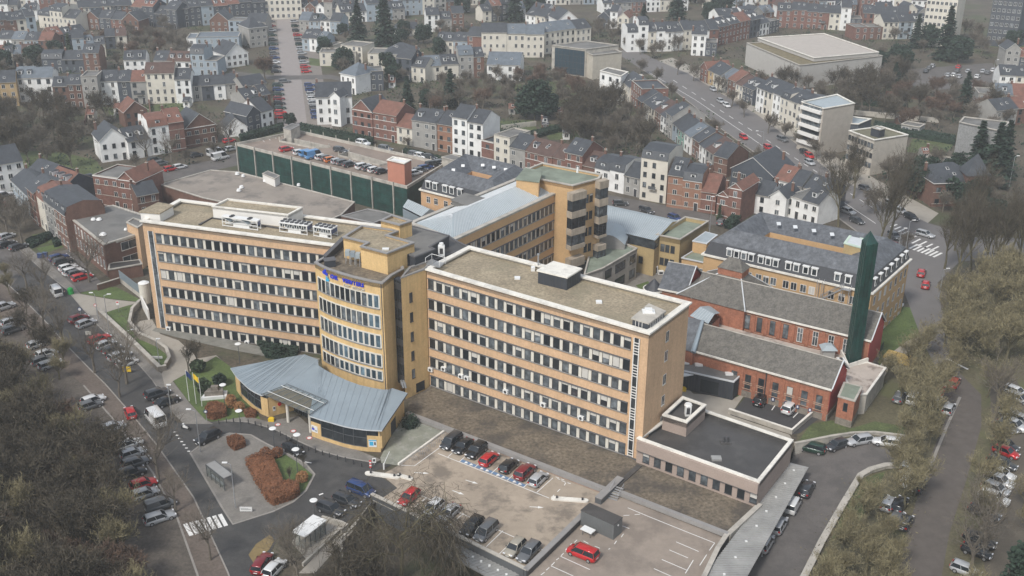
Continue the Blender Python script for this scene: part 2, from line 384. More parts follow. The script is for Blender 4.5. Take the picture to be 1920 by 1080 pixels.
q = P(1216, 585, 25.6); mb = MB(); mb.prism([q+Vector(v) for v in ((-1, -.8, 0), (1, -.8, 0), (1, .8, 0), (-1, .8, 0))], 25.6, 25.8, WPL); mb.prism([q+Vector(v) for v in ((-.6, -.5, 0), (.6, -.5, 0), (.6, .5, 0), (-.6, .5, 0))], 25.8, 26.2, WPL); mb.build('roof_dome', rb)
q = P(1005, 505, 24); r = thing('vent_pipe', 'grey vent pipes and box left of the dark lift cabin on the roof', 'vent', q)
mb = MB(); mb.box(q.x-.9, q.x-.2, q.y-.4, q.y+.4, 23.75, 24.5, WPL); mb.build('vent_box', r)
mb = MB(); mb.tube(q+Vector((.4, .8, -.3)), q+Vector((.4, .8, 2.4)), .13, .13, STEEL, 8); mb.tube(q+Vector((.4, .8, 2.4)), q+Vector((.4, .8, 2.7)), .22, .22, STEEL, 8); mb.build('pipe', r)
# roof ladder bridge
q = P(812, 497, 24.5); r = thing('roof_steps', 'pale steel steps with rails over the coping at the wing corner', 'roof steps', q)
mb = MB(); U_ = F.u; N_ = F.n
for k in range(5): mb.obox(Vector((q.x, q.y, 0)), U_, N_, -1.4, 1.8, .1-k*.3, .35-k*.3, 24.5+.1*k, 24.56+.1*k, STEEL)
mb.build('treads', r); mb = MB()
for s in (-1.4, 1.8):
    e = [q+U_*s+N_*.4+Vector((0, 0, .3)), q+U_*s+N_*.4+Vector((0, 0, 1.2)), q+U_*s-N_*1.4+Vector((0, 0, 1.4)), q+U_*s-N_*1.4+Vector((0, 0, .2))]
    for i in range(3): mb.tube(e[i], e[i+1], .05, .05, WPL, 6)
mb.tube(q+U_*(-1.4)-N_*1.4+Vector((0, 0, 1.4)), q+U_*1.8-N_*1.4+Vector((0, 0, 1.4)), .05, .05, WPL, 6)
mb.build('rail', r)
# ---- left wing
a, b, c, d = P(266, 413, LWZ), P(640, 460.5, LWZ), P(716, 422, LWZ), P(337, 373.5, LWZ)
lw = thing('hospital_wing', 'peach brick hospital wing with cooling plant on its roof and dark vertical glass strip', 'hospital wing', (*((a+b+c+d)/4).xy, 0), HG)
o4 = [a, b, c, d]
mb = MB(); mb.prism(o4, -2.5, LWZ-.3, PEACH, top=False); mb.ring(o4, 0, .3, LWZ-1.2, LWZ-.303, CONC); mb.build('wall', lw)
mb = MB(); mb.fill([(p.x, p.y, LWZ-.75) for p in inset(ccw(o4), .2)], GRAV); mb.build('roof', lw)
mb = MB(); mb.ring(o4, -.35, .7, LWZ-.3, LWZ, WHT); mb.build('coping', lw)
F2 = Fac(a, b); n = 24; e0 = 2.9; step = (F2.L*.915-e0)/19.6
us = [e0 + .55 + i*step for i in range(n) if e0+.55+i*step < F2.L-1]
ZL = [21.55-3.9*k-2.0 for k in range(6)]; cnt = [0]
for z in ZL: band(lw, F2, us, z, 2.0, .65)
windows(lw, F2, us[:21], ZL, 1.3, 2.0, 'dark', .18, count=cnt, cap=98)
mb = MB(); F2.box(mb, 1.05, 1.2, 0, .12, .3, 21.9, PALF); F2.box(mb, 1.2, 2.2, 0, .05, .3, 21.9, GLS); F2.box(mb, 2.2, 2.33, 0, .12, .3, 21.9, PALF)
for k in range(12): F2.box(mb, 1.2, 2.2, .05, .09, 1.9*k+.5, 1.9*k+.6, DARK)
mb.build('glass_strip', lw)
for u, z, s in ((3.1, .1, 'beside the dark glass strip'), (21.5, -.3, 'nearer the blue roof')):
    o = F2.at(u, .3, z); r = thing('air_conditioner', 'white air conditioner at the foot of the left wing, ' + s, 'air conditioner', o)
    mb = MB(); mb.obox(Vector((o.x, o.y, 0)), F2.u, F2.n, -.5, .5, -.25, .2, z, z+.75, WPL); mb.build('casing', r)
    mb = MB(); p = F2.at(u, .505, z+.38); mb.tube(p, p+F2.n*.04, .28, .28, DARK, 12); mb.build('fan', r)
roofbox('plant_room', 'white roof cabin at the left end of the left wing', [P(262.8, 396, 25.3), P(299, 399, 25.3), P(324, 384.6, 25.3), P(297, 379.5, 25.3)], 23.2, 25.3, PALF, GRAV)
flatb('plant_room', 'long white plant room with gravel top on the left wing roof', [P(398, 386, 26), P(540, 402, 26), P(567, 388, 26), P(427, 372, 26)], 23.2, 26, PALF, GRAV, WHT, .4, .3, cat='plant room')
mb = MB(); mb.path([P(374, 422, 23.3), P(398, 409, 23.3), P(535, 430, 23.3)], .5, 23.25, 23.5, FELTB); tag(mb.build('roof_gutter'), 'black gutter kerb around the cooling plant on the roof', 'gutter')
def chiller(pl, pr, label, nf, dep=2.2):
    a, b = P(*pl, 23.4), P(*pr, 23.4); f = Fac(a, b, 0); r = thing('chiller', label, 'chiller', ((a+b)/2).xy[:]+(23.25,), 'chillers on the left wing roof')
    mb = MB()
    for u in (.1, f.L-.1):
        for s in (0, -dep): f.box(mb, u-.06, u+.06, s-.06, s+.06, 23.25, 25.2, WPL)
    for s in (0, -dep): f.box(mb, 0, f.L, s-.07, s+.07, 23.3, 23.45, WPL); f.box(mb, 0, f.L, s-.07, s+.07, 24.1, 24.2, WPL)
    f.box(mb, f.L*.3, f.L*.75, -dep*.8, -.1, 23.45, 24.1, WPL); mb.build('frame', r)
    mb = MB(); k = int(nf/2)
    for i in range(k):
        u0 = f.L*i/k; u1 = f.L*(i+1)/k; m = (u0+u1)/2
        for s0, s1 in ((u0+.08, m-.08), (u1-.08, m+.08)):
            q = [f.at(s0, .02, 25.1), f.at(s0+.1*(1 if s1 > s0 else -1), .02, 25.1), f.at(s1, .02, 24.25), f.at(s1-.1*(1 if s1 > s0 else -1), .02, 24.25)]
            mb.poly(q, WPL); mb.poly([v-f.n*dep for v in q], WPL)
            mb.poly([q[0], q[3], q[3]-f.n*dep, q[0]-f.n*dep], METB)
    f.box(mb, f.L-.05, f.L, -dep+.1, -.1, 24.2, 25.1, CARM['blue']); mb.build('coils', r)
    mb = MB(); f.box(mb, -.05, f.L+.05, -dep-.1, .1, 25.1, 25.3, WPL)
    for i in range(k):
        for s in (.27, .76):
            p = f.at(f.L*(i+.5)/k, -dep*s, 25.3); mb.tube(p, p+Vector((0, 0, .16)), .42, .42, DARK, 12)
    mb.build('fans', r)
chiller((524, 433), (577, 440), 'large white chiller with blue V coils and double row of fans', 12)
chiller((588, 441), (622, 447), 'smaller white chiller right of the large one', 8)
chiller((417, 422), (484, 431), 'low white condenser row in front of the plant room', 4, 1.2)
# ---- dark clad link between left wing and tower
def slab(name, label, pts, z0, z1, m, topm, cat):
    c = sum(pts, Vector())/len(pts); r = thing(name, label, cat, (c.x, c.y, z0))
    mb = MB(); mb.prism(pts, z0, z1-.15, m, top=False); mb.build('wall', r); mb = MB(); mb.prism(inset(ccw([Vector((p[0], p[1], 0)) for p in pts]), -.12), z1-.15, z1, topm, bot=True); mb.build('coping', r); return r
slab('parapet_wall', 'dark clad parapet climbing from the tower roof to the left wing', [P(607, 478, 25.3), P(611, 480, 25.3), P(646, 446, 25.3), P(641, 444.5, 25.3)], 23.3, 25.3, SLIT, DKC, 'parapet')
slab('parapet_wall', 'short dark parapet at the left end of the tower roof', [P(609, 489, 25.2), P(629, 487, 25.2), P(626, 481, 25.2), P(607, 484, 25.2)], 23.7, 25.2, SLIT, DKC, 'parapet')
# ---- curved tower
TZ = 24.4
cv = [P(590, 491, TZ), P(600, 497, TZ), P(612, 502.5, TZ), P(627, 508, TZ), P(643, 513, TZ), P(660, 518, TZ), P(677, 522, TZ), P(697, 526.5, TZ), P(717, 530, TZ)]
back = [P(735, 515, TZ), P(757, 503, TZ), P(742, 470, TZ), P(645, 448, TZ), P(608, 481, TZ)]
ol = cv+back; cc = sum(ol, Vector())/len(ol)
tw = thing('hospital_tower', 'yellow brick hospital tower with a curved front and five rows of tall windows', 'hospital tower', (cc.x, cc.y, 0), HG)
mb = MB(); mb.prism(ol, -.5, TZ-.25, YEL, top=False); mb.ring(ol, 0, .25, TZ-1.1, TZ-.253, SLIT); mb.build('wall', tw)
mb = MB(); mb.fill([(p.x, p.y, TZ-.6) for p in inset(ccw(ol), .15)], GRAVD); mb.build('roof', tw)
mb = MB(); mb.ring(ol, -.12, .45, TZ-.25, TZ, GRYC); mb.build('coping', tw)
# arclength helper along the curved front
def along(pts, s):
    for i in range(len(pts)-1):
        l = (pts[i+1]-pts[i]).length
        if s <= l or i == len(pts)-2:
            d = (pts[i+1]-pts[i]).normalized(); return pts[i]+d*s, d
        s -= l
cvf = [Vector((p.x, p.y, 0)) for p in cv]; CL = sum((cvf[i+1]-cvf[i]).length for i in range(len(cvf)-1))
NW = 12; m0, m1 = .9, CL-.75; stp = (m1-m0)/NW
tz = [19.3, 15.4, 11.5, 7.6, 4.9]
for z in tz:
    WH = 2.42 if z > 6 else 1.8
    mb = MB()
    for i in range(NW+1):
        p, d = along(cvf, m0+i*stp); f = Fac(p, p+d); f.box(mb, -.11, .11, 0, .12, z, z+WH+.03, CRM)
    for i in range(NW):
        p, d = along(cvf, m0+i*stp); q, e = along(cvf, m0+(i+1)*stp); f = Fac(p, q)
        f.box(mb, 0, f.L, 0, .13, z+WH+.03, z+WH+.24, CRM); f.box(mb, 0, f.L, 0, .22, z-.18, z, GRYC)
    mb.build('window_surround', tw)
    for i in range(NW):
        p, d = along(cvf, m0+(i+.5)*stp); f = Fac(p, p+d)
        inst('window', winmesh(stp-.24, WH, 'blue' if (z < 13 and i > 3) or i > 9 else 'dark', 0), tw, f.at(0, .03, z+.01), f.rz)
mb = MB(); p, d = along(cvf, CL-.3); f = Fac(p, p+d); f.box(mb, -.05, .07, 0, .12, 0, TZ-.3, DKC); mb.build('downpipe', tw)
# sign
sg = thing('hospital_sign', 'blue lettering with a blue and cyan emblem high on the curved tower front', 'sign', (*cvf[3].xy, 20))
def text(s, size, mat, name, parent, f, z, ext=.08, sx=1.0, bold=0):
    cu = bpy.data.curves.new('txt', 'FONT'); cu.body = s; cu.size = size; cu.extrude = ext; cu.align_x = 'CENTER'; cu.offset = bold
    t = bpy.data.objects.new('txt', cu); COL.objects.link(t); bpy.context.view_layer.update()
    me = bpy.data.meshes.new_from_object(t.evaluated_get(bpy.context.evaluated_depsgraph_get())); bpy.data.objects.remove(t)
    me.materials.clear(); me.materials.append(mat)
    o = bpy.data.objects.new(name, me); COL.objects.link(o); o.parent = parent; o.scale.x = sx
    mt = Matrix(((f.u.x, 0, f.n.x), (f.u.y, 0, f.n.y), (0, 1, 0))); o.rotation_euler = mt.to_euler()
    o.location = f.at(0, ext+.03, z) - (WL[parent.name] if parent else Vector((0, 0, 0))); WL[o.name] = Vector((0, 0, 0)); return o
def curved_text(s, s0, s1, size, mat, name, z, sx=1.0, bold=0):
    for i, ch in enumerate(s):
        if ch == ' ': continue
        p, d = along(cvf, s0+(s1-s0)*i/(len(s)-1)); text(ch, size, mat, name, sg, Fac(p, p+d), z, .1, sx, bold)
def arc_at(px):
    best = min(range(400), key=lambda k: abs(960+CF*((along(cvf, CL*k/400)[0]+Vector((0, 0, 22.9-CH))).dot(RT))/((along(cvf, CL*k/400)[0]+Vector((0, 0, 22.9-CH))).dot(FW))-px)); return CL*best/400
curved_text('CHR  VERVIERS', arc_at(623), arc_at(681), 1.02, BLUL, 'letter', 22.85, .95, .018)
curved_text('EAST BELGIUM', arc_at(646), arc_at(682), .55, CRM, 'small_letter', 22.12)
p, d = along(cvf, arc_at(612)); f = Fac(p, p+d)
mb = MB()
for du, dz, r, m in ((-.25, 1.0, .33, BLUL), (-.75, .6, .30, BLUL), (-.25, .5, .30, BLUL), (.25, .45, .28, BLUL), (.2, -.35, .28, CYAN), (.6, -.75, .30, CYAN), (.15, -.9, .28, CYAN), (.55, -.05, .2, STEEL)):
    c = f.at(du*.9, .02, 22.85+dz*.85); mb.tube(c, c+f.n*.14, r, r, m, 14)
mb.build('emblem', sg)
# ---- stair shaft wall right of the tower
SZ = 24.45
e0, e1, e2 = P(735, 515, TZ), P(751.5, 520.5, SZ), P(799, 503, SZ)
pts = [e1, e2, P(812, 486, SZ), P(768, 500, SZ)]
sw = thing('hospital_stairwell', 'yellow brick stair block with a dark glass strip and five small windows', 'stair block', (*((e1+e2)/2).xy, 0), HG)
flr = [Vector((v.x, v.y, 0)) for v in pts]
mb = MB(); mb.prism(flr, -.5, SZ-.2, YEL); mb.build('wall', sw)
mb = MB(); mb.ring(flr, -.1, .4, SZ-.2, SZ+.05, GRYC); mb.build('coping', sw)
mb = MB(); mb.fill([(v.x, v.y, SZ-.15) for v in inset(ccw(flr), .3)], GRAVD); mb.build('roof', sw)
f = Fac(e1, e2); cnt = [0]
windows(sw, f, [f.L*.36], [19.0, 15.1, 11.2, 7.3, 3.6], .75, 1.9, 'dark', 0)
mb = MB(); f.box(mb, f.L*.45, f.L*.8, 0, .05, .3, 2.2, GLS); mb.build('door_glazing', sw)
g = Fac(e0, e1); mb = MB(); g.box(mb, .02, g.L-.02, -1.6, -.42, 2.6, 23.6, SLIT)
g.box(mb, .05, g.L-.05, -.42, -.36, 3.0, 23.4, GLS)
for k in range(6): g.box(mb, .05, g.L-.05, -.36, -.33, 3.2+3.7*k, 3.2+3.7*k+1.3, DARK)
for u in (.06, .68, 1.35, g.L-.12): g.box(mb, u, u+.06, -.36, -.31, 3, 23.4, DARK)
mb.build('glass_strip', sw)
q = P(752, 725, 2.4); r = thing('flue', 'bright steel flue pipes bent over the entrance roof corner', 'duct', q)
mb = MB()
for s in (0, .45):
    k = [q+Vector((s, .6, .1)), q+Vector((s, .3, 1.1)), q+Vector((s+.3, -.6, 1.1)), q+Vector((s+.5, -.8, .2))]
    for i in range(3): mb.tube(k[i], k[i+1], .2, .2, STEEL, 8)
mb.build('pipe', r)
# ---- penthouse on tower
def pent(name, label, px, z0, z1, wall, roof, cop, h=.5, cw=.4):
    return flatb(name, label, [P(x, y, z1) for x, y in px], z0, z1, wall, roof, cop, h, cw, cat='roof cabin')
pt = pent('penthouse', 'yellow plant room on top of the curved tower with gravel roof', [(643.3, 443.3), (688, 454), (676, 461), (725.8, 474), (776.7, 454), (726.7, 440), (749, 431), (678, 421.5)], 23.6, 28.0, YEL, GRAV, GRYC)
f = Fac(P(725.8, 474, 28), P(776.7, 454, 28)); mb = MB(); f.box(mb, f.L*.72, f.L*.88, 0, .05, 23.9, 26.2, DARK); mb.build('door', pt)
mb = MB(); q = P(723, 467, 27.6); mb.box(q.x-.6, q.x+.6, q.y-.4, q.y+.4, 27.4, 27.75, WPL); mb.build('skylight', pt)
pent('penthouse', 'small yellow lift head behind the tower plant room', [(714, 411.7), (749, 421), (772, 413.3), (735, 401.7)], 23, 29.2, YEL, GRAV, GRYC)
pent('penthouse', 'dark clad plant room with grey felt roof behind the tower', [(748, 431), (768, 476.7), (778, 481), (815, 466), (806, 462), (842, 441), (773, 423)], 23, 26.2, SLIT, FELT, DKC, .1, .25)
q = P(828, 479, 24); r = thing('cooling_unit', 'tall white cooling unit beside the dark clad plant room', 'cooling unit', q)
mb = MB(); mb.box(q.x-.6, q.x+.6, q.y-.5, q.y+.5, 23.8, 26, WPL); mb.build('casing', r); mb = MB(); mb.tube(q+Vector((0, 0, 2)), q+Vector((0, 0, 2.5)), .45, .4, WPL, 10); mb.box(q.x-.3, q.x+.3, q.y-.53, q.y-.5, 24.5, 25.6, DARK); mb.build('fan', r)
pent('flat_roof_link', 'dark roof terrace between the tower plant room and the right wing', [(770, 500), (812, 487), (880, 462), (858, 452), (842, 442), (790, 470)], 10, 24.1, SLIT, FELTB, DKC, .1, .3)
r = thing('condenser', 'three blue grey condensers on a stand on the tower roof', 'condenser', P(662, 494, 23.8))
for k in range(3):
    q = P(653+k*9.5, 492+k*2.6, 23.8); mb = MB(); mb.box(q.x-.42, q.x+.42, q.y-.6, q.y+.6, 25.3, 26.2, METL if k != 1 else METB); mb.build('unit', r)
    mb = MB()
    for s in (-.35, .35):
        for t in (-.6, .6): mb.box(q.x+s-.05, q.x+s+.05, q.y+t-.05, q.y+t+.05, 23.75, 25.3, STEEL)
    mb.build('stand', r)
# ---- entrance pavilion
PZ = 4.6
fl = [(432, 690), (442, 705), (453, 716), (466, 728), (478, 735.5), (490, 741)]
fr = [(580, 779.5), (601, 786.5), (624, 793), (645, 799), (665, 803), (690, 806), (716.5, 807)]
bk = [(764.3, 736.8), (734.8, 727.6), (725.6, 731.7), (700, 727.5), (674.7, 722), (650, 713), (624, 701), (609, 693), (597, 685), (587, 680.7), (596, 674), (570.8, 664.4), (500, 677)]
FL = [P(x, y, PZ) for x, y in fl]; FR = [P(x, y, PZ) for x, y in fr]; notch = [P(537, 723.5, PZ+.6), P(613.6, 755, PZ+.6)]
BKh = PZ+1.5; BK = [P(x, y, BKh if 1 < i < 11 else PZ+.9) for i, (x, y) in enumerate(bk)]
ep = thing('entrance_pavilion', 'low curved entrance pavilion with blue grey standing seam roof', 'pavilion', (*P(600, 760).xy, 0))
mb = MB()
def strip(A, B, m):
    'roof plane between two edges of equal point count, with thickness and seams'
    for i in range(len(A)-1):
        mb.poly([A[i], A[i+1], B[i+1], B[i]], m); dn = Vector((0, 0, -.22)); mb.poly([A[i]+dn, A[i+1]+dn, A[i+1], A[i]], LEAD)
        mb.ribs(A[i], A[i+1], B[i+1], B[i], max(2, int((A[i+1]-A[i]).length/.55)), m, .05, .05)
def samp(pts, n):
    L = [0]
    for i in range(len(pts)-1): L.append(L[-1]+(pts[i+1]-pts[i]).length)
    r = []
    for k in range(n):
        s = L[-1]*k/(n-1); i = max(j for j in range(len(pts)) if L[j] <= s+1e-6); i = min(i, len(pts)-2)
        r.append(pts[i].lerp(pts[i+1], (s-L[i])/(L[i+1]-L[i])))
    return r
B_ = list(reversed(BK))           # left to right along the back
leftB = samp([B_[0], B_[1]], 6); midB = samp([B_[1], B_[2], B_[3], B_[4]], 4)
rightB = samp(B_[4:], 14)
k1 = samp(FL, 8); b1 = samp([B_[0], B_[1]], 8)
strip(k1, b1, METB)
strip([FL[-1], notch[0], notch[1]], [B_[1], B_[2], B_[4]], METB)
mb.poly([B_[2], B_[3], B_[4]], METB)
r2 = samp([notch[1]]+FR[:], 10); strip([notch[1], FR[0]], [B_[4], B_[5]], METB)
r2 = samp(FR, 12); b2 = samp(B_[5:-1], 12); strip(r2, b2, METB)
mb.poly([FR[-1], B_[-1], B_[-2]], METB); mb.poly([FR[-1]-Vector((0, 0, .3)), B_[-1]-Vector((0, 0, .3)), B_[-1], FR[-1]], DKC)
mb.poly([FL[0], k1[0]-Vector((0, 0, .3)), b1[0]-Vector((0, 0, .3)), b1[0]], DKC)
mb.build('roof', ep)
# walls set back under the roof
def wallrun(pts, z0, z1, m, mb, th=.3):
    for i in range(len(pts)-1):
        f = Fac(pts[i], pts[i+1]); f.box(mb, 0, f.L, -th, 0, z0, z1, m)
cen = P(600, 730, PZ); ins = lambda v, d: v + (Vector((cen.x, cen.y, 0))-Vector((v.x, v.y, 0))).normalized()*d
wl = [ins(v, .9) for v in FL]; wr = [ins(v, .7) for v in FR]
mb = MB(); wallrun(wl, -.1, .9, YEL, mb); wallrun(wr, -.1, .8, YEL, mb)
f = Fac(wl[0], wl[1]); f.box(mb, 0, f.L*.8, -.3, .02, .9, PZ-.3, YEL)
f = Fac(wl[-2], wl[-1]); f.box(mb, 0, f.L+.1, -.3, .02, .9, PZ-.9, YEL)
f = Fac(wr[0], wr[1]); f.box(mb, 0, f.L*.95, -.3, .02, .8, PZ-1.5, YEL)
f = Fac(wr[-2], wr[-1]); f.box(mb, f.L*.05, f.L+.3, -.3, .02, .8, PZ-1.5, YEL)
rr = ins(P(764.3, 736.8, PZ), .7); f = Fac(wr[-1], rr); f.box(mb, 0, f.L, -.3, 0, -.1, PZ-.1, YEL)
n0 = ins(notch[0], -.2); n1 = P(560, 752, 0)
f = Fac(wl[-1], Vector((P(552, 769, 0).x, P(552, 769, 0).y, 0))); f.box(mb, 0, f.L, -.3, 0, -.1, PZ-.8, YEL)
mb.build('wall', ep)
mb = MB()
def glz(pts, z0, z1, nm):
    for i in range(len(pts)-1):
        f = Fac(pts[i], pts[i+1]); f.box(mb, 0, f.L, -.2, -.08, z0, z1, GLS)
        for z in (z0, (z0+z1)/2, z1-.12): f.box(mb, 0, f.L, -.08, 0, z, z+.09, DSTL)
        k = max(1, int(f.L/1.4))
        for j in range(k+1): f.box(mb, f.L*j/k-.04, f.L*j/k+.04, -.08, .01, z0, z1, DSTL)
glz(wl, .9, PZ-.25, 'g'); glz(wr, .8, PZ-.25, 'g')
f = Fac(P(552, 772, 0), P(590, 790, 0)); f.box(mb, 0, f.L, -.2, -.1, 0, 3.8, GLS)
for k in range(6): f.box(mb, f.L*k/5-.05, f.L*k/5+.05, -.1, 0, 0, 3.8, DSTL)
mb.build('glazing', ep)
f = Fac(wr[-1], rr); mb = MB(); f.box(mb, f.L*.42, f.L*.62, 0, .05, 0, 2.6, DARK); mb.build('side_door', ep)
# glass canopy
gc = [P(490, 741, 4.75), P(580, 779.5, 4.75), P(615, 754.5, 5.3), P(537, 722.5, 5.3)]
mb = MB(); gm = bpy.data.materials.new('canopy_glass'); gm.use_nodes = True; gb = gm.node_tree.nodes['Principled BSDF']; gb.inputs['Base Color'].default_value = (.16, .2, .19, 1); gb.inputs['Roughness'].default_value = .08; gb.inputs['Alpha'].default_value = .22
up = Vector((0, 0, .25))
mb.poly([v+up for v in gc], gm); mb.build('canopy_glass', ep)
mb = MB()
for i in range(8):
    t = i/7; a = gc[0].lerp(gc[1], t)+up*.6; b = gc[3].lerp(gc[2], t)+up*.6
    mb.tube(a, b, .07, .07, DSTL, 5)
for t in (0, .25, .8, 1): mb.tube(gc[0].lerp(gc[3], t)+up*1.4, gc[1].lerp(gc[2], t)+up*1.4, .055, .055, WPL if t in (.25, .8) else DSTL, 5)
mb.build('canopy_frame', ep)
q = [P(500, 742, 4.6), P(572, 772, 4.6), P(596, 754, 4.9), P(524, 724, 4.9)]
mb = MB(); mb.poly([v for v in q], M('moss_board', (.16, .13, .085), var=.3)); mb.build('canopy_ceiling', ep)
for p in ((541, 792), (583, 811)):
    q = P(*p, 0); mb = MB(); mb.tube(q, q+Vector((0, 0, 4.5)), .28, .28, CRM, 14); mb.build('column', ep)
def panel(name, label, cat, f, u0, u1, z0, z1, m, marks=()):
    mb = MB(); f.box(mb, u0, u1, .03, .08, z0, z1, m); o = mb.build(name); tag(o, label, cat)
    mb = MB()
    for (a, b, c, d, mm) in marks: f.box(mb, u0+(u1-u0)*a, u0+(u1-u0)*b, .08, .1, z0+(z1-z0)*c, z0+(z1-z0)*d, mm)
    if marks:
        k = mb.build('marking', None); k.parent = o
    return o
f = Fac(wr[0], wr[1]); panel('info_board', 'white and blue info board left on the pavilion front', 'sign', f, .1, 1.5, 1.2, 2.5, WPL, ((.1, .5, .3, .6, BLUL), (.2, .35, .6, .8, DARK), (.55, .9, .2, .4, METB)))
f = Fac(wr[-2], wr[-1]); panel('info_board', 'cyan and white info board at the right corner of the pavilion', 'sign', f, .35, 1.7, 1.0, 2.4, WPL, ((0, 1, .85, 1, CYAN), (.1, .6, .2, .75, CYAN), (.7, .9, .3, .7, DARK)))
f = Fac(wl[-1], P(552, 769, 0)); q = f.at(f.L*.45, .05, 2.1); mb = MB(); mb.tube(q, q+f.n*.12, .35, .35, REDP, 14); tag(mb.build('hose_reel'), 'round red hose reel on the yellow entrance wall', 'hose reel')
panel('wall_box', 'white metal box on the yellow wall beside the red reel', 'box', f, f.L*.18, f.L*.28, 1.0, 1.9, WPL, ((.2, .8, .4, .9, DARK),))
q = P(509, 790, 0); mb = MB(); mb.box(q.x-.5, q.x+.5, q.y-.35, q.y+.35, 0, .6, YELP); mb.prism([q+Vector(v) for v in ((-.52, -.37, 0), (.52, -.37, 0), (.3, .37, 0), (-.3, .37, 0))], .6, .72, YELP); tag(mb.build('grit_bin'), 'yellow grit bin below the entrance canopy', 'grit bin')
# ================================================================ REST OF THE CAMPUS
PP = lambda l, z: [P(x, y, z) for x, y in l]
# middle wing with metal hip roof
z = 23.0
a, b, c, d = P(850, 449, z), P(1069, 348, z), P(985, 327, z), P(768, 417, z)
mw = thing('hospital_wing', 'yellow brick wing with pale blue standing seam hip roof running towards the back', 'hospital wing', (*((a+b+c+d)/4).xy, 0), HG)
o4 = [a, b, c, d]
mb = MB(); mb.prism(o4, 0, z-.4, M('apricot_brick', (.60, .38, .19), var=.07, scale=.25, fine=.07, fscale=3), top=False); mb.build('wall', mw)
mb = MB(); mb.ring(o4, -.3, .7, z-.4, z, CONC); mb.build('gutter', mw)
mb = MB(); q = [p-Vector((0, 0, .1)) for p in inset(ccw([Vector((p.x, p.y, z)) for p in o4]), .8)]
q = [Vector((p.x, p.y, z-.25)) for p in inset(ccw([Vector((p.x, p.y, 0)) for p in o4]), .9)]
# order so q0~a
q.sort(key=lambda p: 0); A = min(q, key=lambda p: (p-a).length); B = min(q, key=lambda p: (p-b).length); C = min(q, key=lambda p: (p-c).length); D = min(q, key=lambda p: (p-d).length)
R0 = (A+D)/2 + (B-A).normalized()*6; R1 = (B+C)/2 - (B-A).normalized()*2; R0 = R0+Vector((0, 0, 1.9)); R1 = R1+Vector((0, 0, 1.9))
for f_, n_ in (([A, B, R1, R0], 75), ([C, D, R0, R1], 75)): mb.poly(f_, METL); mb.ribs(*f_, n_, LEAD, .07, .07)
mb.poly([B, C, R1], METL); mb.poly([D, A, R0], METL); mb.ribs(D, A, R0, R0, 14, LEAD)
mb.tube(R0, R1, .12, .12, LEAD, 5); mb.build('roof', mw)
F = Fac(a, b); cnt = [0]; L = F.L
zr = [18.6-4.0*k for k in range(4)]
for k, zz in enumerate(zr):
    us = [3.2+i*1.62 for i in range(int((L-7.5)/1.62))]
    band(mw, F, us, zz, 2.05, .6)
    windows(mw, F, us, [zz], 1.05, 2.05, 'dark', .25, count=cnt)
    windows(mw, F, [L-2.6, L-1.1], [zz], 1.0, 2.05, 'dark', 0, count=cnt)
roofbox('roof_cabin', 'small grey roof cabin on the left eave of the pale blue roof', PP([(847, 374), (882, 386), (911, 372), (872, 362)], 24.2), 22, 24.2, FELT, FELT)
roofbox('roof_cabin', 'brick roof cabin with condensers where the blue roof meets the green roof', PP([(968, 335), (1010, 340), (1015, 320), (985, 315)], 26.5), 22, 26.5, YBRK, GRNR)
# end block
z = 25.6
o = PP([(1074, 347), (1123, 334), (1129, 326), (1017, 304.5), (991, 315), (1012, 335)], z)
eb = flatb('hospital_block', 'tall brick end block with green flat roof and stacked bay windows', o, 0, z, YBRK, GRNR, CONC, .7, .4, cat='hospital block', group=HG)
f = Fac(o[0], o[1]); cnt = [0]
for zz in (20.6, 16.6, 12.8, 8.9, 5.0, 1.5): windows(eb, f, [f.L*.56, f.L*.72], [zz], 1.0, 1.9, 'dark', .2, count=cnt)
def bay(parent, f, u0, u1, n1, levels, base=0):
    for (z0, z1, g0, g1) in levels:
        mb = MB(); f.box(mb, u0, u1, 0, n1, z0, z1, M('beige_band', (.37, .31, .24), var=.2, scale=.5, streak=.2)); mb.build('balcony_band', parent)
        mb = MB(); f.box(mb, u0+.15, u1-.15, 0, n1-.15, g0, g1, GLS)
        for u in (u0+.12, (u0+u1)/2, u1-.24):
            f.box(mb, u, u+.12, n1-.15, n1-.06, g0, g1, DARK)
        mb.build('bay_window', parent)
bay(eb, f, -1.6, 2.7, 1.7, [(22.6, 24.3, 20.1, 22.6), (18.6, 20.1, 16.1, 18.6), (14.6, 16.1, 12.2, 14.6), (11.2, 12.2, 11.2, 11.21)])
bay(eb, f, -1.6, 2.7, 1.7, [(7.0, 9.0, 4.4, 7.0), (2.6, 4.4, 0, 2.6)])
bay(eb, f, f.L*.86, f.L+1.6, 1.6, [(23.6, 25.3, 21.2, 23.6), (19.5, 21.2, 17.0, 19.5), (15.4, 17.0, 12.6, 15.4), (12.0, 12.6, 12.0, 12.01), (8.9, 10.2, 6.4, 8.9), (5.0, 6.4, 2.4, 5.0), (0, 2.4, 0, .01)])
q = P(1083, 318, z); mb = MB(); mb.tube(q-Vector((0, 0, .7)), q+Vector((0, 0, .6)), .3, .2, WPL, 8); tag(mb.build('roof_vent'), 'small white roof vent on the green flat roof', 'vent')
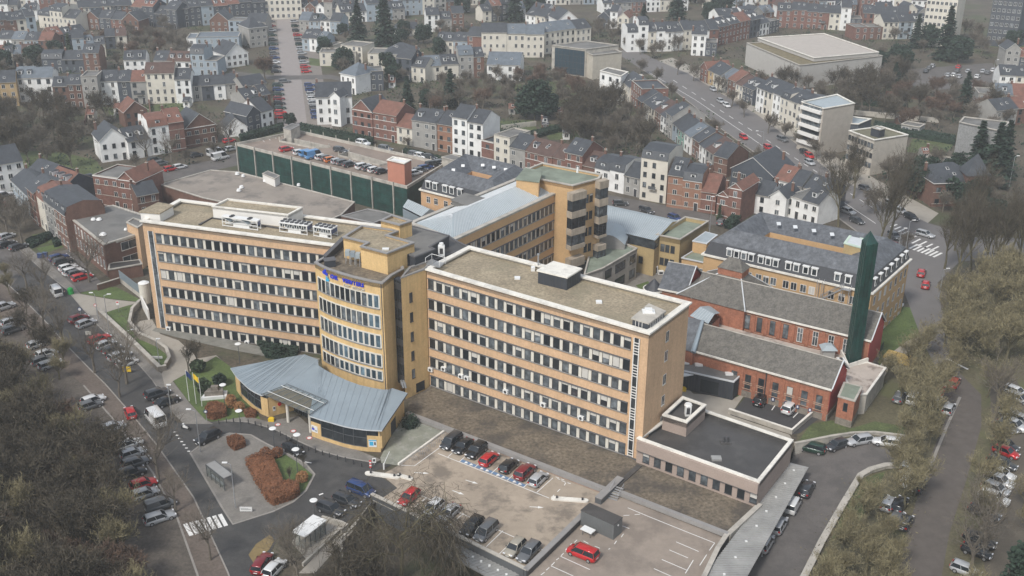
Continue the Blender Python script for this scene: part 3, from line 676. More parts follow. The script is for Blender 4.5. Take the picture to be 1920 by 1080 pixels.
# low metal-roofed hall behind
z = 9.0
a, b = P(1120, 425, z), P(1228, 451, z); c, d = P(1275, 414, z), P(1118, 380, z)
wh = thing('hall', 'long low hall with pale metal roof and dark strip of clerestory glass', 'hall', (*((a+b+c+d)/4).xy, 0))
mb = MB(); mb.prism([a, b, c, d], 0, z-2.3, TAN, top=False); mb.build('wall', wh)
mb = MB(); i4 = [Vector((p.x, p.y, 0)) for p in inset(ccw([Vector((p.x, p.y, 0)) for p in (a, b, c, d)]), .1)]; mb.prism(i4, z-2.3, z-.2, GLS, top=False); mb.build('clerestory', wh)
mb = MB(); r0 = a.lerp(d, .68)+Vector((0, 0, 1.3)); r1 = b.lerp(c, .68)+Vector((0, 0, 1.3))
mb.poly([a, b, r1, r0], METL); mb.ribs(a, b, r1, r0, 34, LEAD); mb.poly([r0, r1, c, d], METL); mb.poly([b, c, r1], TAN)
mb.build('roof', wh)
f = Fac(a, b); windows(wh, f, [f.L-5, f.L-3.4], [2.6], 1.1, 1.7, 'dark')
o = PP([(1230.4, 439), (1275.6, 448), (1329, 413.7), (1285, 405.6)], 9.5)
bb = flatb('stair_block', 'square tan brick block with sunken green roof and three windows per floor', o, 0, 9.5, TAN, GRNR, CONC, 1.1, .3)
f = Fac(*PP([(1230.4, 439), (1275.6, 448)], 9.5)); windows(bb, f, [f.L*.3, f.L*.5, f.L*.72], [5.6, 2.2], 1.05, 1.8, 'dark')
o = PP([(1299, 451), (1325, 456), (1345, 440), (1323, 434)], 8.2)
r = flatb('link_building', 'small link building with curved pale metal roof before the mansard building', o, 3, 8.2, YBRK, METL, LEAD, .02, .2)
o = PP([(1278.5, 482.6), (1322, 492), (1342, 470), (1312, 462)], 5.6)
r = flatb('link_building', 'low brick link with green flat roof and white framed windows', o, 0, 5.6, YBRK, GRNR, LEAD, .3, .2)
f = Fac(*PP([(1278.5, 482.6), (1322, 492)], 5.6)); windows(r, f, [f.L*.3, f.L*.8], [2.2], 1.6, 1.7, 'cross')
o = PP([(1095, 515), (1131, 502), (1195, 465), (1163, 452), (1110, 455)], 7.6)
r = flatb('annexe', 'concrete framed annexe with green flat roof and wide dark windows', o, 0, 7.6, CONC, GRNR, CONC, .4, .3)
f = Fac(*PP([(1131, 502), (1195, 465)], 7.6))
for zz in (4.4, .8): windows(r, f, [f.L*.15], [zz], 2.8, 2.1, 'dark'); windows(r, f, [f.L*.5], [zz], 4.4, 2.1, 'dark'); windows(r, f, [f.L*.87], [zz], 2.6, 2.1, 'dark')
mb = MB(); q = P(1150, 462, 7.6); A = [q+Vector((-5, 0, 0)), q+Vector((2.5, -1, 0))]
dy = Vector((2, 8, 0))
arc = [(A[0].lerp(A[1], i/8) + Vector((0, 0, 2.2*math.sin(math.pi*i/8)+.8))) for i in range(9)]
for i in range(8): mb.poly([arc[i], arc[i+1], arc[i+1]+dy, arc[i]+dy], METL); mb.poly([Vector((arc[i].x, arc[i].y, 7.2)), Vector((arc[i+1].x, arc[i+1].y, 7.2)), arc[i+1], arc[i]], GRYC)
mb.poly([Vector((arc[8].x, arc[8].y, 7.2)), Vector((arc[8].x, arc[8].y, 7.2))+dy, arc[8]+dy, arc[8]], GRYC)
tag(mb.build('barrel_roof'), 'barrel vaulted grey roof housing on the green annexe roof', 'roof housing')
mb = MB()
for k in range(3):
    q = P(1228+k*11, 512+k*2, 0); mb = MB(); mb.box(q.x-.6, q.x+.6, q.y-.4, q.y+.4, 0, (1.8, .9, .8)[k], WPL); mb.box(q.x-.45, q.x+.45, q.y-.43, q.y-.4, .15, (1.6, .75, .65)[k], DARK)
    tag(mb.build('heat_pump'), ('tallest of three white heat pumps against the tan wall', 'middle one of three white heat pumps by the tan wall', 'rightmost of three white heat pumps by the tan wall')[k], 'heat pump', 'heat pumps against the tan wall')
# courtyard mansard buildings
def mansard(label, quad, z0, ze, wall, w=11, front=None, mirror=False):
    q = ccw([Vector((p.x, p.y, 0)) for p in quad]); c = sum(q, Vector())/4
    r = thing('mansard_building', label, 'building', (c.x, c.y, z0), 'mansard roofed courtyard buildings of the hospital')
    mb = MB(); mb.prism(q, z0, ze, wall, top=False); inn = inset(q, w); mb.build('wall', r); mb = MB(); mb.prism(inn, z0, ze-.1, wall, top=False)
    mb.build('courtyard_wall', r); mb = MB(); mb.fill([(p.x, p.y, ze-3.6) for p in inn], FELT); mb.build('courtyard_roof', r)
    mb = MB(); mb.ring(q, -.45, .1, ze-.35, ze, WHT); mb.ring(inn, -.3, .3, ze-.2, ze+.05, WHT); mb.build('gutter', r)
    R_ = [(q, ze+.02, 0), (inset(q, .9), ze+2.7, 1), (inset(q, w*.48), ze+5.2, 1), (inn, ze+2.6, 1)]
    mb = MB()
    for k in range(3):
        (A, za, _), (B, zb, _) = R_[k], R_[k+1]; m = SLATK if k == 0 else SLATE
        for i in range(4):
            j = (i+1) % 4; mb.poly([(A[i].x, A[i].y, za), (A[j].x, A[j].y, za), (B[j].x, B[j].y, zb), (B[i].x, B[i].y, zb)], m)
    for i in range(4):
        j = (i+1) % 4; mb.poly([(inn[i].x, inn[i].y, ze), (inn[j].x, inn[j].y, ze), (inn[j].x, inn[j].y, ze+2.6), (inn[i].x, inn[i].y, ze+2.6)], wall)
        A, B = R_[0][0], R_[2][0]
    rf = mb.build('roof', r); return r, q, rf
def dormers(rf, f, us, z, w=1.25, h=1.6):
    for u in us:
        mb = MB(); f.box(mb, u-w/2, u+w/2, -1.3, -.25, z, z+h, SLATK); f.box(mb, u-w/2-.12, u+w/2+.12, -1.3, -.1, z+h, z+h+.2, WPL)
        f.box(mb, u-w/2, u+w/2, -.25, -.18, z, z+h, WPL); f.box(mb, u-w/2+.2, u+w/2-.2, -.18, -.16, z+.2, z+h-.15, GLS); mb.build('dormer', rf)
M1Z = 12.5
A, B, C = P(1320, 475, M1Z), P(1635, 548, M1Z), P(1681.7, 506.7, M1Z); D = P(1407, 404, M1Z)
D = A + (C-B)*1.55; 
CC = B + (C-B)*1.0
quad = [A, B, B+(C-B)*1.55, A+(C-B)*1.55]
m1, q1, rf1 = mansard('long courtyard building with slate mansard, dormers and orange yellow brick, beside the green chimney', quad, -2, M1Z, M('orange_yellow_brick', (.48, .31, .155), var=.08, scale=.3, fine=.08, fscale=3), w=8.5)
f = Fac(A, B); cnt = [0]
dormers(rf1, f, [f.L*t for t in (.155, .2, .245, .29, .35, .395, .44, .515, .562, .618, .668, .8, .86)], M1Z+.5)
for zz in (9.0, 5.4, 1.8): windows(m1, f, [f.L*t for t in (.155, .2, .245, .29, .35, .395, .44, .515, .562, .618, .668, .78, .84, .9)], [zz], 1.3, 1.7, 'white', .1, count=cnt)
g = Fac(B, B+(C-B)*1.55)
dormers(rf1, g, [g.L*t for t in (.1, .24, .38, .52, .66, .8, .92)], M1Z+.5, 1.1)
for zz in (9.0, 5.4, 1.8, -1.2): windows(m1, g, [g.L*t for t in (.1, .24, .38, .52, .66, .8, .92)], [zz], 1.2, 1.9, 'white', .3, count=cnt)
# stair tower in the courtyard and fire escape
q = g.at(g.L*.6, -13, 0); mb = MB()
bk_ = PP([(1583, 455), (1612, 463), (1618, 445), (1604, 434)], 16)
flatb('stair_tower', 'tan stair tower with pale copper edge rising from the back roof', PP([(1583, 455), (1616, 464), (1622, 448), (1597, 436)], 17), 8, 17, TAN, LEAD, M('pale_copper', (.50, .60, .50), var=.1), .1, .4)
fe = thing('fire_escape', 'zigzag grey steel fire escape on the yellow courtyard building', 'fire escape', f.at(f.L*.8, 1, 0))
mb = MB(); u0 = f.L*.73; u1 = f.L*.85
for k, (zz) in enumerate((1.5, 5.1, 8.7)):
    s, e = (u0, u1) if k % 2 == 0 else (u1, u0)
    for nn in (.4, 1.4):
        mb.tube(f.at(s, nn, zz), f.at(e, nn, zz+3.6), .09, .09, STEEL, 5); mb.tube(f.at(s, nn, zz+1), f.at(e, nn, zz+4.6), .04, .04, STEEL, 4)
        for t in range(9): mb.tube(f.at(s+(e-s)*t/8, nn, zz+3.6*t/8), f.at(s+(e-s)*t/8, nn, zz+1+3.6*t/8), .03, .03, STEEL, 4)
    f.box(mb, min(e, e+1.6*(1 if e > s else -1)), max(e, e+1.6*(1 if e > s else -1)), .2, 1.6, zz+3.55, zz+3.65, STEEL)
mb.build('flight', fe); mb = MB()
for u in (u0-.8, u0+.2, u1-.2, u1+1.4):
    for nn in (.3, 1.6): mb.tube(f.at(u, nn, 0), f.at(u, nn, 13), .07, .07, STEEL, 5)
mb.build('post', fe)
# left mansard
M2Z = 9.3
A, B = P(789, 354, M2Z), P(905, 383, M2Z); dd = (P(868, 306, M2Z)-A)
m2, q2, rf2 = mansard('smaller courtyard building with slate mansard and white dormers next to the garage', [A, B+(B-A)*.25, B+(B-A)*.25+dd*.93, A+dd*.93], 0, M2Z, M('apricot_brick2', (.50, .31, .17), var=.08, fine=.08, fscale=3), w=9)
f = Fac(A, B+(B-A)*.25); dormers(rf2, f, [f.L*t for t in (.09, .18, .31, .40, .50)], M2Z+.5, 1.5, 1.8); windows(m2, f, [f.L*t for t in (.1, .2, .33, .42)], [6.0, 2.2], 1.3, 1.7, 'cross')
mb = MB()
for (x, y) in ((905, 311), (926, 315), (948, 319), (868, 312), (850, 320)):
    q = P(x, y, M2Z+4.3); mb.poly([q+Vector(v) for v in ((-.45, -.4, .0), (.45, -.4, .0), (.45, .4, .45), (-.45, .4, .45))], WPL)
mb.build('skylight', rf2)
mb = MB()
for (x, y) in ((1460, 421), (1491, 427), (1526, 434), (1560, 441)):
    q = P(x, y, M1Z+4.5); mb.poly([q+Vector(v) for v in ((-.45, -.4, .0), (.45, -.4, .0), (.45, .4, .45), (-.45, .4, .45))], LEAD)
mb.build('skylight', rf1)
# blue grey shed
o = PP([(755, 388), (790, 406), (822, 398), (775, 378)], 5)
r = thing('metal_shed', 'pale blue metal shed with ridge roof at the garage corner', 'shed', (*o[0].xy, 0)); mb = MB(); mb.prism(o, 0, 4.6, METB, top=False); mb.build('wall', r)
q = ccw(o); mb = MB(); ra = o[0].lerp(o[3], .5)+Vector((0, 0, 1.4)); rb_ = o[1].lerp(o[2], .5)+Vector((0, 0, 1.4)); mb.poly([o[0], o[1], rb_, ra], METL); mb.poly([o[2], o[3], ra, rb_], METL); mb.poly([o[0], ra, o[3]], METB); mb.poly([o[1], o[2], rb_], METB); mb.ribs(o[0], o[1], rb_, ra, 12, LEAD)
q = (o[0]+rb_)/2; mb.build('roof', r)
# ---- low annexe with black roof
o = PP([(1195.3, 820.5), (1423.4, 903), (1486.6, 824.5), (1290, 757)], 5.3)
an = flatb('low_annexe', 'low taupe brick annexe with black felt roof and white coping', o, -.1, 5.3, BEIG, FELTB, WHT, .9, .5)
f = Fac(o[0], o[1]); windows(an, f, [f.L*(.085+.0985*i) for i in range(10)], [1.1], 1.25, 1.9, 'dark', .1)
mb = MB(); f.box(mb, .2, f.L+.1, 0, .55, 3.25, 5.02, BEIG); f.box(mb, .2, f.L+.1, 0, .5, 3.1, 3.25, DKC); mb.build('fascia', an)
mb = MB()
for x, y, s in ((1329, 788, 1.2), (1334, 821, .5), (1341, 831, .3)):
    pass
q = P(1361, 830, 4.4); mb.box(q.x-.9, q.x+.9, q.y-.5, q.y+.5, 4.4, 4.55, FELTB)
for s in (-.3, .35): mb.tube(q+Vector((s, 0, .1)), q+Vector((s, 0, 1.1)), .17, .17, DARK, 8)
mb.build('roof_vents', an)
q = P(1343, 861, 4.4); mb = MB(); mb.box(q.x-.8, q.x+.8, q.y-.6, q.y+.6, 4.4, 4.75, METC); mb.build('roof_light', an)
o = PP([(1243, 777), (1288, 791), (1323.6, 758.3), (1280, 743)], 7.3)
r = flatb('lift_overrun', 'small taupe block with white coping against the wing end wall', o, 4.4, 7.3, BEIG, FELTB, WHT, .9, .5, cat='roof block')
q = P(1289, 778, 6.4); r = thing('extractor', 'tall white rooftop extractor on the small taupe block', 'extractor', q)
mb = MB(); mb.box(q.x-.5, q.x+.5, q.y-.5, q.y+.5, 6.4, 8.3, WPL); mb.box(q.x-.3, q.x+.3, q.y-.53, q.y-.5, 6.8, 8, DARK); mb.build('casing', r)
mb = MB(); mb.tube(q+Vector((0, 0, 1.9)), q+Vector((0, 0, 2.2)), .7, .55, WPL, 10); mb.build('cap', r)
# ---- red brick pavilions
def pavil(name, label, E0, E1, depth, z0, ze, zr, wall, roof, hipL=0, group='red brick pavilions with lichen slate roofs', plinth=None, gable=REDW):
    E0 = Vector((E0.x, E0.y, 0)); E1 = Vector((E1.x, E1.y, 0)); f = Fac(E0, E1); A, B = E0, E1; C, D = B-f.n*depth, A-f.n*depth
    r = thing(name, label, 'building', (*((A+B+C+D)/4).xy, z0), group)
    mb = MB(); mb.prism([A, B, C, D], z0, ze, wall, top=False)
    mid = (B+C)/2; mb.poly([(B.x, B.y, ze), (C.x, C.y, ze), (mid.x, mid.y, zr-.15)], gable); mb.obox(Vector((0, 0, 0))+B, -f.n, f.u, 0, depth, 0, .06, z0+2, ze, gable); mb.build('wall', r)
    h = Vector((0, 0, 1)); ov = .35; A2 = A+f.n*ov-f.u*ov; B2 = B+f.n*ov+f.u*ov; C2 = C-f.n*ov+f.u*ov; D2 = D-f.n*ov-f.u*ov
    mL = (A2+D2)/2 + f.u*hipL; mR = (B2+C2)/2; zz = lambda p, t: Vector((p.x, p.y, t))
    mb = MB(); mb.poly([zz(A2, ze), zz(B2, ze), zz(mR, zr), zz(mL, zr)], roof); mb.poly([zz(C2, ze), zz(D2, ze), zz(mL, zr), zz(mR, zr)], roof)
    if hipL: mb.poly([zz(D2, ze), zz(A2, ze), zz(mL, zr)], roof)
    mb.tube(zz(mL, zr), zz(mR, zr), .12, .12, CONC, 5); rf = mb.build('roof', r)
    mb = MB(); mb.obox(A2, f.u, f.n, 0, (B2-A2).length, -.05, .2, ze-.3, ze+.02, WHT); mb.tube(zz(B2, ze), zz(mR, zr+.05), .14, .14, LEAD, 5); mb.tube(zz(C2, ze), zz(mR, zr+.05), .14, .14, LEAD, 5); mb.build('gutter', rf)
    mb = MB()
    for t in (.93, .88, .45, .4, .25): f.box(mb, 0, f.L, 0, .06, z0+(ze-z0)*t, z0+(ze-z0)*t+.12, M('pale_brick', (.42, .28, .2), var=.2) if t not in (.93,) else CONC)
    mb.build('string_course', r)
    if plinth: mb = MB(); mb.ring([A, B, C, D], -.12, 0, z0-1.5, z0+1.3, plinth); mb.build('plinth', r)
    return r, f
e0, e1 = P(1250, 641, 6.7), P(1557.8, 727.8, 6.7)
r1, f = pavil('brick_pavilion', 'nearer red brick pavilion with lichen slate roof beside the two parked cars', e0, e1, 8.7, 0, 6.7, 10.3, ORB, SLATB, plinth=STON)
cnt = [0]; windows(r1, f, [f.L*t for t in (.44, .525, .605, .69, .775, .86, .945)], [1.6], 1.15, 3.1, 'dark', .1)
for t in (.484, .565, .648, .732, .818, .903, .985): mb = MB(); f.box(mb, f.L*t-.35, f.L*t+.35, 0, .14, 0, 6.4, ORB); mb.build('pilaster', r1)
mb = MB(); f.box(mb, f.L*.63, f.L*.635, .14, .28, 0, 6.5, DARK); mb.build('downpipe', r1)
mb = MB(); q = e0.lerp(e1, .06); 
for (x0, y0, x1, y1) in ((1282, 606, 1306, 660), (1296, 606, 1311, 658)):
    pass
# cross roof at its left end, with lead covered hip
A = f.at(-2, .6, 0); 
cr = [f.at(-6, 1.2, 6.72), f.at(f.L*.19, 1.2, 6.72), f.at(f.L*.16, -4.4, 10.9), f.at(-6, -4.4, 10.9), f.at(f.L*.19, -10.2, 6.72), f.at(-6, -10.2, 6.72)]
mb = MB(); mb.poly([cr[0], cr[1], cr[2], cr[3]], SLATE); mb.poly([cr[1], cr[4], cr[2]], SLATB); mb.poly([cr[3], cr[2], cr[4], cr[5]], SLATB); mb.tube(cr[1], cr[2], .5, .35, METB, 6)
mb.prism([f.at(-6, 1.0), f.at(f.L*.185, 1.0), f.at(f.L*.185, -10), f.at(-6, -10)], 0, 6.7, ORB, top=False); mb.build('cross_wing', r1)
e0, e1 = P(1300, 556, 8.4), P(1631.7, 636.7, 8.4)
r2, f = pavil('brick_pavilion', 'further red brick pavilion with lichen slate roof behind the green chimney', e0, e1, 9.5, 0, 8.4, 12.2, ORB, SLATB, plinth=STON)
windows(r2, f, [f.L*t for t in (.09, .135)]+[f.L*t for t in (.33, .40, .475, .55)], [4.3], 1.1, 3.0, 'dark')
windows(r2, f, [f.L*t for t in (.63, .715, .80, .88)], [4.3], 1.1, 3.0, 'cross')
for t in (.295, .365, .437, .512, .59, .67, .757, .84, .92, .98): mb = MB(); f.box(mb, f.L*t-.35, f.L*t+.35, 0, .14, 3.8, 8.1, ORB); mb.build('pilaster', r2)
# cross pavilion with raised lantern
c0, c1 = P(1272, 551, 8.4), P(1395.6, 583, 8.4); g = Fac(c0, c1); apex = [g.at(g.L*.3, -6.5, 4.0), g.at(g.L*.75, -6.5, 4.0)]
cx = thing('brick_pavilion', 'hip roofed red brick cross pavilion with a brick lantern on top', 'building', (*((c0+c1)/2).xy, 0), 'red brick pavilions with lichen slate roofs')
pl = [g.at(0, 0), g.at(g.L, 0), g.at(g.L, -14), g.at(0, -14)]
mb = MB(); mb.prism(pl, 0, 8.4, ORB, top=False); mb.build('wall', cx)
t4 = [g.at(g.L*.4, -6, 13-8.4), g.at(g.L*.75, -6, 13-8.4), g.at(g.L*.75, -9.5, 13-8.4), g.at(g.L*.4, -9.5, 13-8.4)]
b4 = [g.at(-.3, .3, 0), g.at(g.L+.3, .3, 0), g.at(g.L+.3, -14.3, 0), g.at(-.3, -14.3, 0)]
up = Vector((0, 0, 8.4)); up0 = Vector((0, 0, 8.4))
g0 = Vector((0, 0, 0)); zfix = lambda p, zz_: Vector((p.x, p.y, zz_))
T = [zfix(p, 12.4) for p in t4]; Bq = [zfix(p, 8.42) for p in b4]; mb = MB()
for i in range(4): mb.poly([Bq[i], Bq[(i+1) % 4], T[(i+1) % 4], T[i]], SLATB); mb.tube(Bq[i], T[i], .13, .13, LEAD, 5)
mb.poly(T, SLATB); rr_ = mb.build('roof', cx)
mb = MB(); mb.ring([zfix(p, 0) for p in t4], -.1, .3, 12.2, 13.8, ORB); apx = sum(t4, Vector())/4
tt = inset(ccw([zfix(p, 0) for p in t4]), -.3)
pk = [zfix(apx-g.u*1.2, 15.8), zfix(apx+g.u*1.2, 15.8)]
tq = [zfix(p, 13.8) for p in tt]; tq.sort(key=lambda p: (p-g.o).dot(g.u)); Lf = sorted(tq[:2], key=lambda p: (p-g.o).dot(g.n)); Rt = sorted(tq[2:], key=lambda p: (p-g.o).dot(g.n))
mb.poly([Lf[1], Rt[1], pk[1], pk[0]], SLATB); mb.poly([Lf[0], Rt[0], pk[1], pk[0]], SLATB); mb.poly([Lf[0], Lf[1], pk[0]], SLATB); mb.poly([Rt[0], Rt[1], pk[1]], SLATB); mb.build('lantern', rr_)
e0, e1 = P(1238, 540, 7.6), P(1285, 549, 7.6)
r3, f3 = pavil('brick_pavilion', 'leftmost red brick pavilion part with slate roof near the round turret', e0, e1, 11, 0, 7.6, 11.6, ORB, SLATE)
q = P(1226, 541, 6.8); r = thing('turret', 'small round brick turret with conical slate roof and white gutter', 'turret', (q.x, q.y, 0)); mb = MB(); q.z = 0
mb.tube(q, q+Vector((0, 0, 6.6)), 2, 2, ORB, 16, False); mb.build('wall', r); mb = MB(); mb.tube(q+Vector((0, 0, 6.6)), q+Vector((0, 0, 6.9)), 2.35, 2.35, WHT, 16); mb.build('gutter', r)
mb = MB(); mb.tube(q+Vector((0, 0, 6.9)), q+Vector((0, 0, 9.1)), 2.1, .05, SLATK, 16); mb.build('roof', r)
# white roofed porch between the pavilions
o = PP([(1293, 592), (1328, 607), (1350, 587), (1331, 573)], 7.4)
r = thing('porch', 'small white metal roofed block between the red pavilions', 'porch', (*o[0].xy, 0)); mb = MB(); mb.prism(o, 0, 6.4, ORB, top=False); mb.build('wall', r)
mb = MB(); ra = (o[0]+o[3])/2+Vector((0, 0, .9)); rb_ = (o[1]+o[2])/2+Vector((0, 0, .9)); mb.poly([o[0], o[1], rb_, ra], METL); mb.poly([o[3], o[2], rb_, ra], METL); mb.ribs(o[0], o[1], rb_, ra, 7, LEAD); mb.build('roof', r)
# flat roof between, and platform
mb = MB(); pl = [P(x, y, 4.1) for x, y in [(1300, 600), (1345, 605), (1400, 622), (1500, 648), (1602, 672), (1592, 705), (1576, 700), (1330, 632), (1290, 620)]]
r = thing('flat_roof', 'stained flat roof between the two red brick pavilions', 'flat roof', (*pl[0].xy, 0)); mb.fill(pl, M('stained_roof', (.42, .36, .31), var=.15, scale=.3, dirt=(.15, .12, .1), dscale=.35, damt=.85)); mb.build('roof', r)
mb = MB(); mb.prism(pl, 0, 4.05, ORB, top=False); mb.build('wall', r)
o = PP([(1577, 695), (1591, 686), (1625.6, 678), (1661, 689), (1625.6, 738), (1600, 740)], 4.2)
r = flatb('flat_roof', 'pale stained platform roof around the foot of the green chimney', o, -2, 4.2, CONC, MATS['stained_roof'], WHT, .12, .3, cat='flat roof')
o = PP([(1572, 742), (1603, 751), (1616.7, 724.4), (1583, 716)], 5.6)
r = flatb('brick_outbuilding', 'small red brick outbuilding with mossy roof on a stone base', o, 1.4, 5.6, ORB, GRNR, CONC, .05, .25)
mb = MB(); mb.prism(o, -2, 1.4, STON); mb.build('plinth', r)
f = Fac(o[0], o[1]); windows(r, f, [f.L*.5], [3], .8, 1.6, 'dark')
# rooftop plant near chimney
q = P(1551, 668, 4.2); r = thing('air_handler', 'grey pyramidal air handling hood on the roof left of the chimney', 'air handler', q)
mb = MB(); mb.box(q.x-1.1, q.x+1.1, q.y-1, q.y+1, 4.2, 6, METC); mb.build('casing', r); mb = MB(); o_ = [q+Vector(v) for v in ((-1.5, -1.4, 1.8), (1.5, -1.4, 1.8), (1.5, 1.4, 1.8), (-1.5, 1.4, 1.8))]; t_ = [q+Vector(v) for v in ((-.6, -.6, 2.6), (.6, -.6, 2.6), (.6, .6, 2.6), (-.6, .6, 2.6))]
for i in range(4): mb.poly([o_[i], o_[(i+1) % 4], t_[(i+1) % 4], t_[i]], METL)
mb.poly(t_, METL); mb.build('hood', r)
q = P(1577, 680, 4.2); r = thing('roof_fan', 'white twin fan unit at the chimney foot', 'fan unit', q); mb = MB(); mb.box(q.x-.7, q.x+.7, q.y-.9, q.y+.9, 4.2, 4.9, WPL); mb.build('casing', r); mb = MB()
for s in (-.4, .4): mb.tube(q+Vector((0, s, .7)), q+Vector((0, s, .78)), .33, .33, DARK, 10)
mb.build('fan', r)
# ---- green chimney
fb = P(1592, 685, 4.0); lb = P(1585, 671, 4.0); rbk = P(1612.5, 679, 4.0)
ch = thing('chimney', 'tall dark green clad chimney with pointed top', 'chimney', (*fb.xy, 4))
bp = [fb, rbk, rbk+(lb-fb)*1.1, lb]; u_ = [Vector((p.x, p.y, 0)) for p in bp]; cc_ = sum(u_, Vector())/4
mb = MB(); Z1, Z2 = 28.3, 30.4
mb.prism(u_, 4, Z1, GRNM2, top=False)
q4 = ccw(u_); tipp = Vector((cc_.x, cc_.y, Z2)) - (rbk-fb)*.1
for i in range(4): mb.poly([(q4[i].x, q4[i].y, Z1), (q4[(i+1) % 4].x, q4[(i+1) % 4].y, Z1), (tipp.x, tipp.y, Z2)], GRNM2)
mb.build('cladding', ch)
mb = MB()
for i in range(4):
    a, b = q4[i], q4[(i+1) % 4]; f = Fac(a, b); k = 3
    for j in range(k+1): f.box(mb, f.L*j/k-.05, f.L*j/k+.05, 0, .07, 4, Z1, GRNM)
    for zz in range(6, 28, 2): f.box(mb, 0, f.L, 0, .04, zz, zz+.09, GRNM)
mb.build('frame', ch)
mb = MB(); mb.path([P(1577, 661, 4.3), P(1590, 688, 4.3), P(1627, 676, 4.3)], .35, 4.1, 4.9, WHT); tag(mb.build('parapet'), 'white angled parapet around the foot of the green chimney', 'parapet')
# dark clad entrance annexe at pavilion
o = PP([(1262, 690), (1376, 715), (1393, 699), (1275, 672)], 4.0)
r = flatb('clad_annexe', 'dark metal clad annexe with flat roof and white roof lights', o, 0, 4.0, SLIT, FELT, LEAD, .1, .18)
f = Fac(o[0], o[1]); windows(r, f, [f.L*.62], [.3], 3.6, 2.8, 'dark')
mb = MB()
for x, y in ((1285, 680), (1310, 684), (1367, 701)):
    q = P(x, y, 4.0); mb.box(q.x-.7, q.x+.7, q.y-.5, q.y+.5, 3.9, 4.2, WPL)
mb.build('roof_light', r)
f2 = Fac(o[1], o[2]); mb = MB()
for k in range(9): f2.box(mb, k*f2.L/9, k*f2.L/9+.08, 0, .07, .2, 3.7, DARK)
for k in range(22):
    if not .42 < k/22 < .8: f.box(mb, k*f.L/22, k*f.L/22+.08, 0, .07, .2, 3.7, DARK)
mb.build('seam', r)
r = thing('canopy', 'thin white edged entrance canopy on posts beside the wing end', 'canopy', P(1290, 702, 0)); mb = MB(); o = PP([(1262, 688), (1314, 700), (1262, 708)], 3.6)
mb.prism(o, 3.4, 3.6, LEAD, bot=True); mb.build('roof', r); mb = MB(); q = P(1308, 720, 0); mb.tube(q, q+Vector((0, 0, 3.4)), .09, .09, STEEL, 6); mb.build('post', r)
# ---- left brick school-like building
z = 8.2
o = PP([(124, 402), (194, 458), (258, 438), (300, 412), (212, 384)], z)
sb = flatb('office_building', 'brown brick office building with grey felt roof and concrete edge beside the left wing', o, 0, z, M('brown_brick', (.15, .082, .06), var=.2, fine=.12, fscale=3), FELT, CONC, .15, .5)
f = Fac(o[0], o[1]); us = [f.L*(.06+.088*i) for i in range(11)]
for zz in (5.0, 1.6): windows(sb, f, us, [zz], 1.0, 2.2, 'white', .2)
g = Fac(o[1], o[2]); windows(sb, g, [g.L*.7], [5.2, 1.6], 4.0, 2.1, 'white', .4)
mb = MB(); g.box(mb, g.L*.35, g.L, 0, .25, 7.6, 8.0, CONC); mb.build('fascia', sb)
mb = MB()
for x, y, s in ((167, 396, 1.2), (175, 412, .8), (186, 412, .9), (193, 440, 1.1), (236, 431, .6)):
    q = P(x, y, z); mb.tube(q, q+Vector((0, 0, .45)), s*.8, s*.5, WPL, 10)
mb.build('roof_dome', sb)
o = PP([(203, 505), (266, 494), (262, 486), (205, 493)], 3.2)
r = flatb('low_extension', 'low flat brick extension with two roof lights before the office building', o, 0, 3.2, MATS['brown_brick'], FELTB, CONC, .1, .25)
r = flatb('link_building', 'narrow peach link with flat roof joining the office to the left wing', PP([(237, 416), (258, 426), (274, 415), (250, 408)], 10.5), 0, 10.5, PEACH, FELT, CONC, .2, .3)
# tank and blue fence
q = P(274, 566, 0); r = thing('storage_tank', 'white cylindrical tank against the corner of the left wing', 'tank', q)
mb = MB(); mb.tube(q, q+Vector((0, 0, 4.6)), 1.15, 1.15, CRM, 18); mb.build('shell', r); mb = MB(); mb.tube(q+Vector((0, 0, 4.6)), q+Vector((0, 0, 4.9)), 1.2, .6, WPL, 18); mb.build('lid', r)
f = Fac(P(226, 530, 0), P(272, 566, 0)); r = thing('screen_fence', 'pale blue slatted screen fence in front of the white tank', 'fence', (*f.o.xy, 0)); mb = MB()
for k in range(int(f.L/.35)): f.box(mb, k*.35, k*.35+.22, 0, .06, 1.2, 3.2, METB)
f.box(mb, 0, f.L, -.2, 0, 0, 1.2, CONC); mb.build('slats', r)
f = Fac(P(266, 575, 0), P(279, 601, 0)); r = thing('boundary_wall', 'tall white rendered wall between stone wall and left wing', 'wall', (*f.o.xy, 0)); mb = MB(); f.box(mb, 0, f.L, -.3, 0, -.2, 2.6, PALF); mb.build('wall_face', r)
# ---- big low roof behind the left wing
z = 5.0
o = PP([(300, 345), (395, 318), (448, 322), (665, 378), (640, 402), (600, 420), (520, 400), (380, 370)], z)
r = flatb('low_hall', 'wide low hall with stained pinkish flat roof between left wing and garage', o, 0, z, MATS['brown_brick'], PVT, CONC, .2, .3)
for (x, y, s) in ((445, 327, 1), (456, 331, .8), (498, 340, 1.1), (453, 352, 1), (448, 358, 1), (560, 348, .8)):
    q = P(x, y, z); mb = MB(); mb.tube(q, q+Vector((0, 0, .6)), s*.7, s*.5, WPL, 8); mb.build('roof_vent', r)
r = flatb('roof_cabin', 'small white and brown cabin at the edge of the pinkish roof', PP([(492, 325), (515, 335), (524, 329), (502, 320)], 7.2), 4.8, 7.2, PALF, FELT, CONC, .05, .2, cat='cabin')
o = PP([(640, 404), (690, 391), (722, 397), (745, 405), (714, 412), (700, 418)], 6.5)
r = flatb('low_hall', 'small brown felt roof behind the tower with one round roof light', o, 0, 6.5, MATS['brown_brick'], FELT, GRYC, .2, .35)
